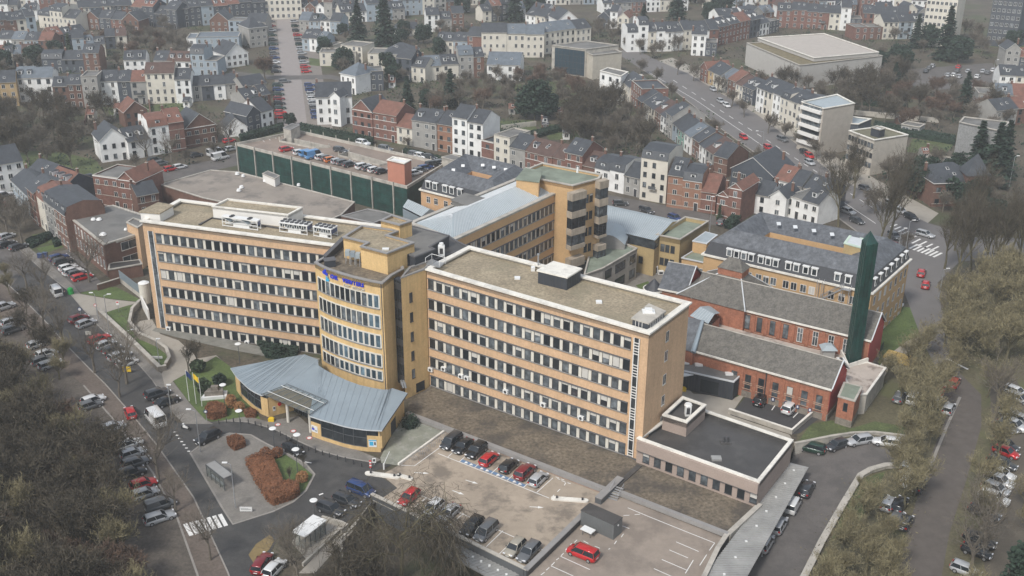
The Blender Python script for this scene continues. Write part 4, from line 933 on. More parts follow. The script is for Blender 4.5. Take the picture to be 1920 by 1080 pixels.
# ---- parking garage
GZ = 8.8
ga = PP([(441, 268), (763, 349), (835, 305), (560, 244)], GZ)
gr = thing('parking_garage', 'long multi storey car park clad in dark green mesh, cars on its roof deck', 'car park', (*(sum(ga, Vector())/4).xy, 0))
mb = MB(); mb.prism(ga, 0, GZ, GRNM, top=False); mb.build('mesh_wall', gr)
inn = inset(ccw([Vector((p.x, p.y, 0)) for p in ga]), .35)
h1 = [Vector((p.x, p.y, 0)) for p in PP([(525, 266), (590, 279), (618, 277), (540, 260)], GZ-.8)]; h2 = [Vector((p.x, p.y, 0)) for p in PP([(635, 293), (712, 311), (728, 308), (652, 287)], GZ-.8)]
mb = MB(); zq = GZ-.8; mb.fill([(p.x, p.y, zq) for p in inn], M('garage_deck', (.24, .19, .155), var=.14, scale=.15, dirt=(.16, .13, .11), dscale=.1), holes=[[(p.x, p.y, zq) for p in ccw(h)] for h in (h1, h2)])
for h in (h1, h2): mb.prism(h, zq-3, zq, CONC, top=False); mb.fill([(p.x, p.y, zq-3) for p in ccw(h)], ASPH)
mb.build('deck', gr)
mb = MB()
for h in (h1, h2): mb.ring(h, -.15, .05, zq, zq+.5, CONC)
mb.build('well_kerb', gr)
mb = MB(); mb.ring(ga, -.05, .35, GZ-.8, GZ, CONC); mb.build('parapet', gr)
f = Fac(ga[0], ga[1])
for k in range(9):
    mb = MB(); u = f.L*(.008+.115*k); f.box(mb, u, u+.32, 0, .4, 0, GZ+.3, CONC); mb.build('concrete_post', gr)
mb = MB()
for zz in (2.2, 4.4, 6.6): f.box(mb, 0, f.L, 0, .03, zz, zz+.35, GRNM2)
mb.build('floor_line', gr)
mb = MB(); gf = Fac(ga[0], ga[3])
for k in range(12):
    u = f.L*(.05+.08*k); q = ga[3].lerp(ga[2], k/11)
    mb.box(q.x-.1, q.x+.1, q.y-.1, q.y+.1, GZ, GZ+1.0, CONC)
for (x, y) in ((524, 263), (545, 260), (580, 271), (596, 283), (617, 276), (655, 285), (675, 297), (695, 303), (635, 291)):
    q = P(x, y, zq); mb.box(q.x-.15, q.x+.15, q.y-.15, q.y+.15, zq, zq+1.1, CONC)
mb.build('lamp_stub', gr)
mb = MB()
for k in range(5):
    q = P(490+k*11, 261-k*3, zq+.01); e = P(496+k*11, 266-k*3, zq+.01); mb.path([q, e], .15, zq+.01, zq+.011, LINE)
mb.build('bay_lines', gr)
o = PP([(726, 299), (758, 306), (771, 299), (737, 293)], 14.2)
st = flatb('stair_tower', 'salmon rendered stair tower with white rim at the garage corner', o, 7, 14.2, M('salmon_render', (.44, .19, .13), var=.06), WPL, WHT, .3, .35, cat='stair tower')
flatb('stair_cabin', 'low concrete stair cabin at the far corner of the garage roof', PP([(828, 294), (850, 300), (872, 296), (848, 289)], 11), 0, 11, CONC, FELT, CONC, .1, .2, cat='cabin')
flatb('stair_cabin', 'concrete stair cabin at the back left end of the garage roof', PP([(531, 239), (545, 243), (562, 234), (548, 231)], 11.5), 0, 11.5, CONC, FELT, GRYC, .1, .2, cat='cabin')
# ================================================================ GROUND
LZ = -2.5
hole1 = [(1300, 1140), (1345, 1035), (1365, 1004), (1423, 948), (1470, 885), (1490, 836), (1530, 828), (1560, 822), (1600, 816), (1640, 815), (1700, 822), (1700, 874), (1660, 876), (1632, 884), (1613, 895), (1580, 950), (1540, 1020), (1505, 1090), (1490, 1140)]
hole2 = [(700, 938), (985, 1077), (1005, 1120), (990, 1170), (660, 1170), (640, 1080), (640, 1010), (665, 985)]
H1 = PP(hole1, 0); H2 = PP(hole2, 0)
mb = MB(); mb.fill([(-3500, -600, 0), (3500, -600, 0), (3500, 6000, 0), (-3500, 6000, 0)], SOIL, holes=[H1, H2]); struct('ground', mb)
ra0, re0 = P(1470, 900), P(1695, 850)
def lowz(p):
    'level of the sunken street: flat, then a ramp up to the avenue'
    d = (re0-ra0); t = (Vector((p[0], p[1], 0))-ra0).dot(d)/d.length_squared; t = max(0, min(1, t)); return LZ*(1-t)
def clip(pg, o, d, keep):
    r = []
    for i in range(len(pg)):
        a, b = pg[i-1], pg[i]; sa, sb = (a-o).dot(d)*keep, (b-o).dot(d)*keep
        if (sa >= 0) != (sb >= 0): r.append(a.lerp(b, sa/(sa-sb)))
        if sb >= 0: r.append(b)
    return r
mb = MB(); d = re0-ra0; pg = [Vector((p.x, p.y, 0)) for p in H1]
for i in range(-1, 12):
    q = pg if i < 0 else clip(pg, ra0+d*(i/12), d, 1)
    q = clip(q, ra0+d*((i+1)/12), d, -1) if i < 11 else q
    if len(q) > 2: mb.fill([Vector((p.x, p.y, lowz(p))) for p in q], ASPL)
struct('lower_street', mb)
mb = MB(); mb.fill([Vector((p.x, p.y, -3)) for p in H2], SOIL); struct('lower_garden_ground', mb)
_lay = [0.004]; _bump = 0.0
def sheet(name, px, m, z=None, holes=()):
    global _bump
    if z is None: z = _lay[0]; _lay[0] += .004
    elif z < .04: _bump += .0007; z += _bump
    mb = MB(); mb.fill(PP(px, z), m, holes=[PP(h, z) for h in holes]); return struct(name, mb)
def wallthing(name, label, px, w, z0, z1, m, cat='wall', cop=None, zp=0, closed=False):
    pts = PP(px, zp); 
    if closed: pts.append(pts[0])
    r = thing(name, label, cat, (*pts[0].xy, z0)); mb = MB(); mb.path(pts, w, z0, z1, m); mb.build('wall_face', r)
    if cop: mb = MB(); mb.path(pts, w+.12, z1, z1+.14, cop); mb.build('coping', r)
    return r
# ---- grass, gardens and litter patches
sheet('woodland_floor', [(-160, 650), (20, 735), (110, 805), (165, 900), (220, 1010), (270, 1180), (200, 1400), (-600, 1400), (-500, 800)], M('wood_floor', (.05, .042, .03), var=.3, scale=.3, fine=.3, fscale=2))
sheet('park_ground', [(1500, 790), (1560, 790), (1640, 720), (1700, 640), (1790, 560), (1920, 540), (2100, 700), (2000, 1140), (1495, 1140), (1612, 893), (1700, 874), (1700, 822), (1560, 822), (1492, 832)], M('verge_ground', (.10, .088, .05), var=.25, scale=.15, fine=.25, fscale=2, dirt=(.10, .11, .04), dscale=.07, damt=.6))
sheet('lawn', [(1496, 828), (1520, 795), (1560, 788), (1600, 802), (1640, 790), (1700, 800), (1700, 821), (1640, 814), (1560, 820)], GRAS)
sheet('lawn', [(1612, 900), (1660, 884), (1640, 930), (1600, 1000), (1560, 1010), (1582, 955)], GRAS)
sheet('lawn', [(1655, 600), (1690, 575), (1760, 580), (1740, 640), (1690, 650), (1650, 690), (1640, 650)], LAWN)
sheet('lawn', [(325, 714), (372, 688), (405, 668), (436, 690), (452, 740), (478, 768), (492, 792), (440, 790), (400, 792), (384, 786), (350, 748)], LAWN)
sheet('lawn', [(150, 550), (187, 537), (220, 539), (266, 563), (262, 566), (207, 560)], LAWN)
sheet('lawn', [(190, 588), (232, 574), (262, 570), (249, 590), (244, 615), (262, 636), (294, 650), (313, 665), (317, 681), (306, 693), (298, 692)], LAWN)
sheet('lawn', [(68, 465), (120, 455), (122, 462), (80, 476)], LAWN)
sheet('garden_ground', [(60, 440), (118, 430), (125, 452), (70, 462)], GRAS)
# town lawns
for px in ([(0, 290), (90, 280), (180, 300), (200, 330), (60, 335)], [(190, 202), (300, 198), (310, 215), (200, 222)], [(290, 196), (345, 190), (350, 215), (285, 222)], [(870, 228), (1000, 225), (1010, 250), (880, 258)], [(1040, 190), (1100, 180), (1110, 196), (1040, 200)],
           [(825, 45), (850, 43), (855, 58), (832, 60)], [(1710, 260), (1790, 270), (1770, 290), (1700, 285)], [(1640, 240), (1700, 250), (1690, 270), (1630, 262)], [(1860, 70), (1960, 75), (1960, 92), (1850, 88)], [(580, 108), (640, 118), (640, 128), (580, 122)], [(960, 160), (1060, 150), (1100, 175), (980, 190)], [(1010, 235), (1100, 230), (1110, 260), (1030, 262)]):
    sheet('lawn', px, GRAS, .02)
# ---- roads
AV_R = [(-60, 395), (0, 437), (40, 471), (80, 507), (125, 543), (150, 573), (180, 607), (222, 648), (262, 686), (285, 712), (304, 740), (330, 790), (357, 850), (417, 953), (437, 985), (475, 1075), (495, 1140)]
AV_L = [(-80, 450), (33, 550), (90, 608), (127, 650), (173, 697), (197, 720), (245, 775), (293, 833), (363, 933), (427, 1073), (450, 1140)]
sheet('avenue_road', AV_R + AV_L[::-1], ASPH)
sheet('avenue_path', AV_L + [(385, 1140), (370, 1077), (333, 973), (287, 887), (213, 787), (157, 723), (60, 640), (-80, 540)], M('path_ground', (.125, .10, .082), var=.2, scale=.2, fine=.2, fscale=2))
sheet('avenue_parking', [(-80, 540), (60, 640), (157, 723), (213, 787), (287, 887), (333, 973), (370, 1077), (385, 1140), (240, 1140), (210, 1000), (150, 860), (60, 740), (-80, 600)], M('gravel_verge', (.10, .085, .07), var=.2, scale=.2, fine=.25, fscale=2))
sheet('avenue_parking', [(-80, 440), (20, 445), (60, 480), (20, 540), (-80, 470)], ASPL)
loop = [(322, 792), (370, 794), (420, 788), (465, 790), (512, 802), (560, 826), (600, 844), (645, 856), (700, 866), (735, 872), (700, 884), (745, 915), (700, 945), (640, 985), (600, 972), (560, 985), (520, 1010), (500, 1050), (515, 1090), (545, 1110), (560, 1140), (495, 1140), (437, 985), (417, 953), (357, 850)]
sheet('entrance_road', loop, ASPH)
isl = [(357, 850), (375, 836), (400, 822), (430, 813), (470, 816), (500, 833), (540, 852), (573, 870), (590, 890), (574, 921), (550, 942), (512, 960), (437, 984), (417, 953)]
sheet('island_paving', isl, PAVE)
def kerb(name, px, w=.3, h=.13, m=KERB, zp=0):
    mb = MB(); mb.path(PP(px, zp), w, zp, zp+h, m); return struct(name, mb)
kerb('kerb', isl+[isl[0]]); kerb('kerb', AV_L, .22, .1)
kerb('kerb', [(157, 723), (213, 787), (287, 887), (333, 973), (370, 1077), (385, 1140)], .3, .08)
kerb('kerb', AV_R[:11], .2, .1)
sheet('island_lawn', [(500, 863), (535, 852), (560, 868), (586, 890), (572, 918), (548, 938), (520, 900)], LAWN)
sheet('sidewalk', [(38, 470), (80, 507), (125, 543), (150, 573), (180, 607), (222, 648), (262, 686), (285, 712), (304, 740), (325, 775), (345, 795), (400, 795), (384, 786), (355, 755), (325, 716), (298, 697), (262, 658), (222, 622), (188, 590), (150, 550), (140, 537), (95, 497), (52, 462)], PAVE)
sheet('forecourt', [(135, 552), (150, 551), (207, 561), (262, 567), (232, 575), (188, 589), (170, 592), (150, 573)], PAVL)
sheet('access_road', [(262, 602), (285, 598), (300, 626), (340, 640), (440, 664), (440, 690), (405, 668), (372, 688), (325, 714), (310, 728), (303, 700), (316, 684), (313, 662), (294, 648), (262, 634), (248, 614)], PAVL)
sheet('terrace', [(292, 614), (302, 612), (600, 672), (592, 692), (560, 680), (430, 655), (330, 632), (285, 620)], M('mossy_terrace', (.20, .195, .17), var=.2, dirt=(.12, .11, .09), dscale=.4))
sheet('planting_bed', [(330, 634), (430, 657), (560, 682), (500, 690), (435, 690), (405, 666), (372, 672)], SOIL)
sheet('parking_bays', [(80, 482), (130, 466), (200, 540), (150, 548), (140, 537), (95, 497)], ASPL)
sheet('entrance_paving', [(400, 792), (465, 780), (500, 790), (560, 780), (600, 815), (715, 862), (700, 868), (645, 858), (600, 846), (560, 828), (512, 804), (465, 792), (420, 790)], PAVE)
kerb('kerb', [(420, 790), (465, 792), (512, 804), (560, 828), (600, 846), (645, 858), (700, 868)], .25, .12)
sheet('mossy_paving', [(715, 868), (713, 858), (735, 815), (764, 775), (778, 782), (835, 810), (748, 873)], M('mossy_slabs', (.23, .235, .19), var=.2, scale=.5, dirt=(.38, .37, .34), dscale=.45, damt=.5))
# far roads
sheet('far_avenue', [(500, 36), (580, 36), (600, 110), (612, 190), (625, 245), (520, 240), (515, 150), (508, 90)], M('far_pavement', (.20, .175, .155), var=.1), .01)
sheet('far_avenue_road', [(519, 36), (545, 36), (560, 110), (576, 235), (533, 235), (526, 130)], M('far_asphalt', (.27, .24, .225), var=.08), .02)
sheet('far_cross_road', [(430, 140), (520, 150), (620, 148), (700, 165), (700, 158), (620, 140), (520, 142), (430, 133)], ASPL, .03)
sheet('side_street', [(240, 330), (400, 300), (445, 285), (445, 310), (300, 342), (150, 370), (0, 400), (0, 360), (150, 345)], ASPL, .02)
bl = [(1150, 96), (1200, 128), (1255, 163), (1300, 198), (1350, 240), (1420, 290), (1500, 352), (1560, 400), (1630, 452), (1680, 500), (1700, 560), (1730, 640), (1760, 700)]
br = [(1800, 700), (1790, 640), (1765, 580), (1758, 530), (1800, 490), (1940, 480), (1940, 448), (1830, 445), (1740, 418), (1640, 372), (1560, 325), (1500, 275), (1420, 215), (1340, 168), (1290, 138), (1235, 114), (1190, 92)]
sheet('boulevard', bl+br, M('boulevard_asphalt', (.15, .14, .135), var=.1, scale=.1), .015)
sheet('boulevard_verge', [(1235, 114), (1290, 138), (1340, 168), (1420, 215), (1500, 275), (1560, 325), (1640, 372), (1740, 418), (1760, 400), (1650, 340), (1560, 290), (1500, 245), (1430, 190), (1330, 140), (1260, 108)], PAVL, .012)
kerb('kerb', [(1200, 128), (1255, 163), (1300, 198), (1350, 240), (1420, 290), (1500, 352), (1560, 400), (1630, 452)], .4, .12)
sheet('street', [(1095, 360), (1140, 365), (1300, 395), (1420, 425), (1420, 440), (1360, 425), (1290, 415), (1130, 385)], ASPL, .02)
sheet('right_avenue', [(1760, 700), (1800, 700), (1840, 740), (1840, 800), (1812, 900), (1780, 1000), (1755, 1140), (1670, 1140), (1700, 1000), (1735, 880), (1775, 780)], M('avenue_asphalt', (.105, .09, .078), var=.15, dirt=(.08, .07, .06), dscale=.1), .016)
sheet('right_parking', [(1855, 700), (1900, 700), (2000, 900), (1960, 1140), (1850, 1140), (1840, 950), (1860, 820)], M('gravel_verge2', (.10, .085, .065), var=.2, scale=.2, fine=.2), .014)
kerb('kerb', [(1800, 745), (1775, 800), (1742, 880), (1735, 895)], .5, .12)
sheet('garden_path', [(1640, 700), (1660, 670), (1700, 640), (1740, 625), (1750, 634), (1708, 656), (1674, 684), (1655, 710)], PAVL, .4)
sheet('dark_car_bay', [(1369, 778), (1406, 735), (1552, 772), (1500, 812), (1486, 814)], ASPK, .05)
sheet('yard_paving', [(1275, 715), (1300, 738), (1380, 745), (1400, 735), (1369, 778), (1480, 815), (1490, 830), (1330, 772), (1250, 742), (1250, 700)], PAVL, .03)
sheet('lawn', [(1295, 700), (1350, 720), (1378, 752), (1405, 735), (1400, 725), (1340, 706)], GRAS, .045)
sheet('courtyard_paving', [(1120, 530), (1200, 510), (1290, 520), (1240, 545), (1180, 560)], PAVE, .02)
sheet('courtyard_lawn', [(1192, 535), (1215, 527), (1225, 540), (1205, 548)], LAWN, .03)
sheet('car_park', [(1700, 130), (1860, 118), (1900, 160), (1760, 168), (1705, 160)], ASPL, .02)
wallthing('retaining_wall', 'low pale wall along the front of the dark two car bay', [(1366, 775), (1484, 814), (1534, 770)], .35, -.1, .9, CONC, cop=WHT)
wallthing('retaining_wall', 'curved pale retaining wall behind the four cars at the top of the ramp', hole1[5:11], .4, LZ, .5, CONC, cop=CONC)
wallthing('garden_retaining_wall', 'dark wall round the sunken garden under the weeping tree', [(985, 1077), (700, 938), (665, 985), (640, 1010), (640, 1080), (660, 1170)], .3, -3.1, .1, STON, cop=CONC)
wallthing('retaining_wall', 'long pale retaining wall between sunken street and bushes', hole1[11:], .9, LZ, .45, CONC, cop=CONC)
wallthing('stone_wall', 'straight dark stone wall between sidewalk and sloping lawn', [(186, 588), (240, 638), (300, 697), (312, 694)], .7, 0, 1.1, STON, cop=CONC)
wallthing('stone_wall', 'curved rubble stone wall between sloping lawn and access road', [(276, 566), (262, 574), (249, 588), (244, 613), (262, 635), (294, 649), (313, 663), (319, 680), (312, 692)], .5, 0, 1.3, STON, cop=CONC)
wallthing('brick_wall', 'low brown brick garden wall beside the parked red car', [(184, 545), (225, 532)], .3, 0, 1.4, MATS['brown_brick'], cop=CONC)
# ---- decks
dk = [(745, 874), (775, 852), (835, 810), (848, 816), (1133, 925), (1110, 945), (1085, 980), (985, 1077), (700, 938), (745, 915), (715, 890)]
sheet('car_park_deck', dk, DECK, .05)
dk2 = [(1133, 925), (1163, 928), (1365, 1007), (1345, 1035), (1300, 1140), (1010, 1140), (985, 1077), (1085, 980), (1110, 945)]
sheet('car_park_deck', dk2, DECK2, .054)
gv = [(765, 757), (808, 722), (1183, 859), (1200, 868), (1425, 948), (1365, 1004), (1163, 926), (1133, 918), (763, 776)]
r = thing('gravel_terrace', 'long mossy gravel roof terrace between the wing and the deck car park', 'roof terrace', (*P(1000, 850).xy, 0))
mb = MB(); mb.prism([Vector((p.x, p.y, 0)) for p in PP(gv, .6)], -2.4, .55, CONC, top=False); mb.build('edge', r)
mb = MB(); mb.fill(PP(gv, .55), GRAVD); mb.build('gravel', r)
mb = MB(); mb.path(PP([(763, 776), (1133, 919)], .6), .9, .3, 1.0, GRYC); mb.build('parapet', r)
mb = MB(); mb.path(PP([(763, 780), (1133, 924)], .3), .12, .05, .6, M('pink_brick', (.36, .24, .19), var=.3)); mb.build('brick_course', r)
mb = MB(); mb.path(PP([(1163, 925), (1365, 1004)], .6), .7, .3, 1.05, GRYC); mb.path(PP([(1164, 928), (1364, 1007)], .3), .1, .06, .95, DARK); mb.build('parapet', r)
mb = MB(); mb.path(PP([(1365, 1004), (1425, 948)], .6), .8, -2.3, 1.0, CONC); mb.build('parapet', r)
mb = MB(); mb.path(PP([(1199, 873), (1149, 918)], .6), .9, .56, .72, FELTB); mb.build('felt_strip', r)
wallthing('deck_parapet', 'grey coped parapet between the two halves of the deck car park', [(1163, 905), (1121, 945)], 1.1, 0, 1.0, DSTL, cop=GRYC)
wallthing('deck_parapet', 'long grey coped parapet running down from the grey container', [(1092, 975), (985, 1080)], .75, -.05, 1.0, DARK, cop=GRYC)
wallthing('deck_parapet', 'grey wall on the lower left edge of the deck behind the weeping tree', [(697, 936), (846, 1009), (988, 1079)], .5, -3, 1.0, DSTL, cop=CONC)
wallthing('deck_parapet', 'dark parapet at the right edge of the second deck beside the ribbed canopy', [(1365, 1007), (1345, 1037), (1296, 1140)], .6, -2.3, .9, DARK, cop=CONC)
# stairs
st = thing('steel_stairs', 'short grey steel stairs from the gravel roof down to the deck', 'stairs', P(1155, 930, 0))
A_, B_2 = P(1160, 917, .6), P(1148, 936, 0); d_ = (B_2-A_); d_.z = 0; sd = Vector((-d_.y, d_.x, 0)).normalized()
mb = MB()
for k in range(6):
    t = k/5; p = A_+d_*t; mb.obox(Vector((p.x, p.y, 0)), sd, d_.normalized(), -.8, .8, -.15, .15, .85-.8*t, .9-.8*t, STEEL)
mb.build('tread', st); mb = MB()
for s in (-.85, .85):
    a_ = A_+sd*s; b_ = B_2+sd*s; a_.z = 1.9; b_.z = 1.0; mb.tube(a_, b_, .04, .04, STEEL, 5); mb.tube(b_, b_-Vector((0, 0, 1)), .04, .04, STEEL, 5); mb.tube(a_, a_-Vector((0, 0, 1)), .04, .04, STEEL, 5)
mb.build('rail', st)
# container
a, b, c = P(1088.3, 984.6, .06), P(1149.6, 1012.7, .06), P(1162, 1000, .06); f = Fac(a, b); f.o.z = 0; W_ = (c-b).length+.3
r = thing('container', 'long dark grey site container with ribbed sides on the deck', 'container', (*a.xy, .06)); f2 = Fac(b, b-f.n*2.4)
mb = MB(); f.box(mb, 0, f.L, -W_, 0, .1, 2.75, M('container_grey', (.13, .135, .135), var=.06, rough=.5))
for k in range(int(f.L/.3)): f.box(mb, k*.3+.05, k*.3+.2, 0, .04, .25, 2.6, MATS['container_grey'])
mb.build('body', r); mb = MB(); f.box(mb, -.05, f.L+.05, -W_-.05, .06, 2.75, 2.85, FELTB); mb.build('roof', r)
mb = MB(); q = f.at(f.L+.02, -W_*.5, 2.1); mb.tube(q, q+f.u*.06, .16, .16, WPL, 10); mb.build('vent', r)
q = P(1102, 1003, .06); r = thing('trolley', 'small white topped trolley stand beside the grey container', 'trolley', q)
mb = MB(); mb.obox(Vector((q.x, q.y, 0)), f.u, f.n, -1, 1, -.6, .6, .95, 1.1, WPL); mb.build('top', r); mb = MB()
for s in (-.7, .7):
    for t in (-.4, .4): mb.tube(q+f.u*s+f.n*t, q+f.u*s+f.n*t+Vector((0, 0, .95)), .05, .05, DSTL, 5)
mb.build('leg', r)
# ribbed canopies
def ribcanopy(label, A, B, C, D, n, z, posts):
    r = thing('ribbed_canopy', label, 'canopy', ((A+C)/2).xy[:]+(z,)); mb = MB(); dn = Vector((0, 0, -.15))
    mb.poly([A, B, C, D], METC); mb.poly([A+dn, B+dn, C+dn, D+dn], METC)
    for p, q in ((A, B), (B, C), (C, D), (D, A)): mb.poly([p+dn, q+dn, q, p], METC)
    mb.ribs(A, D, C, B, n//2, METC, .3, .09); mb.build('roof', r); mb = MB()
    for p in posts: mb.tube(Vector((p.x, p.y, LZ)), Vector((p.x, p.y, z-.1)), .1, .1, STEEL, 6)
    mb.build('post', r)
    mb = MB()
    for i in range(9):
        p = A.lerp(D, (i+.5)/9).lerp(B.lerp(C, (i+.5)/9), .45); mb.box(p.x-.16, p.x+.16, p.y-.16, p.y+.16, z, z+.2, WPL)
    mb.build('roof_vent', r)
z = .55
A, B, C, D = P(1480, 867, z), P(1516, 876, z), P(1376, 1125, z), P(1282, 1130, z)
ribcanopy('long ribbed metal canopy over the sunken street edge beside the deck', A, B, C, D, 130, z, [B.lerp(C, t)-(B-A)*.15 for t in (.02, .2, .4, .6, .8)])
z = -.3
A, B, C, D = P(835, 1001, z), P(800, 1022, z), P(930, 1090, z), P(980, 1076, z)
ribcanopy('short ribbed metal canopy below the deck wall at the lower edge', A, B, C, D, 40, z, [B.lerp(C, t) for t in (.1, .5, .9)])
# ---- markings
def line(px, w=.13, m=LINE, z=.062, name='road_marking'):
    mb = MB(); mb.path(PP(px, z), w, z, z, m); return struct(name, mb)
line([(821, 850), (1030, 934)]); T = [(839.5, 857), (861.5, 865.5), (890, 876.5), (920.5, 888), (951, 900.5), (982, 913.5), (1006.7, 923)]
for x, y in T: line([(x, y), (x+30, y-27)])
for i in (1, 2, 3, 4):
    x0, y0 = T[i]; x1, y1 = T[i+1]; sheet('blue_bay_marking', [(x0+.5, y0-.5), (x1, y1-.5), (x1+4.5, y1-4.5), (x0+5, y0-4.5)], BLUP, .058)
    mb = MB()
    for t in (.35, .68):
        p = P(x0+(x1-x0)*t+2.5, y0+(y1-y0)*t-2.2, .066); mb.poly([p+Vector((-.35, -.25, 0)), p+Vector((.35, -.25, 0)), p+Vector((.1, .3, 0)), p+Vector((-.1, .3, 0))], LINE)
    struct('wheelchair_marking', mb)
for x, y in ((915, 847+11), (944, 858+11), (974, 870+10), (1042, 897), (1052, 901), (1064, 908)): line([(x, y-3), (x+6, y-1)])
for p in ([(1036, 931), (1039, 928)], [(1045, 922), (1050, 917)], [(1058, 910), (1061, 905)], [(1045, 897), (1050, 899)], [(1053, 901), (1060, 904)]): line(p)
line([(776.7, 923), (1020, 1032)])
for a_, b_ in (((870, 961.7), (836.7, 990)), ((943, 995), (911.7, 1025)), ((968, 1008), (936.7, 1038)), ((800, 933), (778, 950)), ((835, 948), (806, 972)), ((905, 978), (872, 1005)), ((1005, 1025), (975, 1056))): line([a_, b_])
line([(752, 872), (777, 873.5), (833, 833)]); line([(835, 826), (852, 838)])
for a_, b_ in (((776.7, 886), (795, 887)), ((873, 900), (888, 904.5)), ((848, 919.5), (862, 924.5)), ((993, 950), (1010, 951))):
    line([a_, b_], .16); p = P(*b_, .063); q = P(*a_, .063); d_ = (p-q).normalized(); n_ = Vector((-d_.y, d_.x, 0)); mb = MB(); mb.poly([p-d_*.1+n_*.3, p-d_*.1-n_*.3, p+d_*.8], LINE); struct('arrow_marking', mb)
# deck 2 lines
for a_, b_ in (((1051, 1043), (1106, 1068)), ((1033, 1061), (1075, 1080)), ((1082, 1012), (1077, 1017)), ((1074, 1020), (1069, 1025)), ((1066, 1028), (1060, 1034)), ((1057, 1037), (1052, 1042)), ((1048, 1046), (1043, 1050)), ((1040, 1054), (1034, 1060)), ((1030, 1064), (1024, 1069)), ((1021, 1073), (1014, 1078)),
               ((1094, 1014), (1103, 1019)), ((1115, 1024), (1125, 1028)), ((1141, 1030), (1144, 1028)), ((1152, 1020), (1156, 1014)), ((1165, 1007), (1169, 1001)),
               ((1167, 986), (1180, 991)), ((1107, 947), (1115, 951)), ((1127, 957), (1150, 967)), ((1169, 966.5), (1180, 966)), ((1190, 965), (1200, 964)), ((1177, 952), (1215, 968)), ((1215, 968), (1282, 995)), ((1282, 995), (1340, 1018)), ((1340, 1018), (1330, 1032)),
               ((1255, 1031), (1290, 1046)), ((1268, 1016), (1310, 1034)), ((1241, 1049), (1290, 1070)), ((1226, 1066), (1262, 1082)), ((1300, 1050), (1285, 1075)), ((1325, 1040), (1312, 1060))):
    line([a_, b_], .12, z=.066)
# low white capsule kerb and white kerb rows
def capsule(label, a_, b_, w, h, name='kerb_island'):
    a, b = P(*a_, 0), P(*b_, 0); d_ = (b-a).normalized(); n_ = Vector((-d_.y, d_.x, 0)); pts = []
    for k in range(9): t = math.pi*k/8; pts.append(a - d_*math.sin(t)*w + n_*math.cos(t)*w)
    for k in range(9): t = math.pi*k/8; pts.append(b + d_*math.sin(t)*w - n_*math.cos(t)*w)
    r = thing(name, label, 'kerb', (*((a+b)/2).xy, 0)); mb = MB(); mb.prism(pts, 0, h, WHT); mb.build('kerb_stone', r)
    mb = MB()
    for t in (.1, .9): p = a.lerp(b, t); mb.box(p.x-.15, p.x+.15, p.y-.15, p.y+.15, h, h+.35, DARK)
    mb.build('stud', r)
capsule('white round ended kerb island at the right end of the car row', (1038, 936), (1098, 940.5), .45, .3)
capsule('white curved kerb island by the barrier near the entrance road', (690, 889), (745, 896), .5, .3)
capsule('white kerb island under the top of the weeping tree', (748, 893), (770, 899), .4, .3)
wallthing('kerb_wall', 'low white kerb wall beside the bicycle stands', [(747, 873), (834, 810)], .35, 0, .45, WHT)
for k, t in enumerate((.12, .3, .42, .58, .72, .9)):
    r = thing('bicycle_stand', 'grey hoop bicycle stand by the white kerb, %s from the barrier' % ('first', 'second', 'third', 'fourth', 'fifth', 'sixth')[k], 'bicycle stand', P(762+80*t, 872-60*t, 0), 'bicycle stands by the kerb wall')
    q = P(762+76*t, 870-57*t, 0); mb = MB(); 
    for j in range(3):
        o_ = q+Vector((.35*j, .1*j, 0)); mb.tube(o_, o_+Vector((0, 0, .8)), .03, .03, STEEL, 5); mb.tube(o_+Vector((0, 0, .8)), o_+Vector((.3, -.4, .8)), .03, .03, STEEL, 5); mb.tube(o_+Vector((.3, -.4, .8)), o_+Vector((.3, -.4, 0)), .03, .03, STEEL, 5)
    mb.build('hoop', r)
# zebra crossings
def zebra(a_, b_, n, dx, dy, w=.5):
    mb = MB(); z = .07
    for i in range(n):
        t = i/(n-1); x = a_[0]+(b_[0]-a_[0])*t; y = a_[1]+(b_[1]-a_[1])*t; mb.path([P(x-dx, y-dy, z), P(x+dx, y+dy, z)], w, z, z, LINE)
    struct('zebra_crossing', mb)
zebra((353, 993), (418, 975), 7, 6, 11, .62)
zebra((1676, 423), (1712, 445), 6, 6, -2.5, .5); zebra((1713, 462), (1758, 478), 7, 8, -4, .6); zebra((1752, 466), (1718, 452), 4, 8, -4, .5); zebra((1780, 675), (1810, 690), 4, 5, 2.5, .5)
for k in range(7): line([(325+k*4.4, 810+k*6), (330+k*4.4, 810+k*6)], .3)
mb = MB()
for k in range(26):
    x = 1262+k*17.5; y = 150+k*11.2
    if x < 1640: mb.path([P(x, y, .05), P(x+8, y+5.2, .05)], .25, .05, .05, LINE)
struct('centre_line', mb)
mb = MB(); q = [(1215, 122), (1300, 172), (1400, 240), (1500, 310), (1580, 365), (1640, 405)]
mb.path(PP([(x+2, y+14) for x, y in q], .05), .2, .05, .05, LINE); struct('edge_line', mb)
for i in range(8):
    x0, y0 = 90+i*7.6, 487+i*7.6; line([(x0, y0), (x0+22, y0-6)], .13, z=.05)
for i in range(5): pass
for a_, b_ in (((1447, 769), (1458, 753)), ((1487, 783), (1502, 768)), ((1411, 753), (1422, 740))): line([a_, b_], .16, z=.07)
line([(400, 812), (412, 810)], .3); line([(572, 866), (584, 868)], .2); line([(598, 928), (606, 925)], .3)
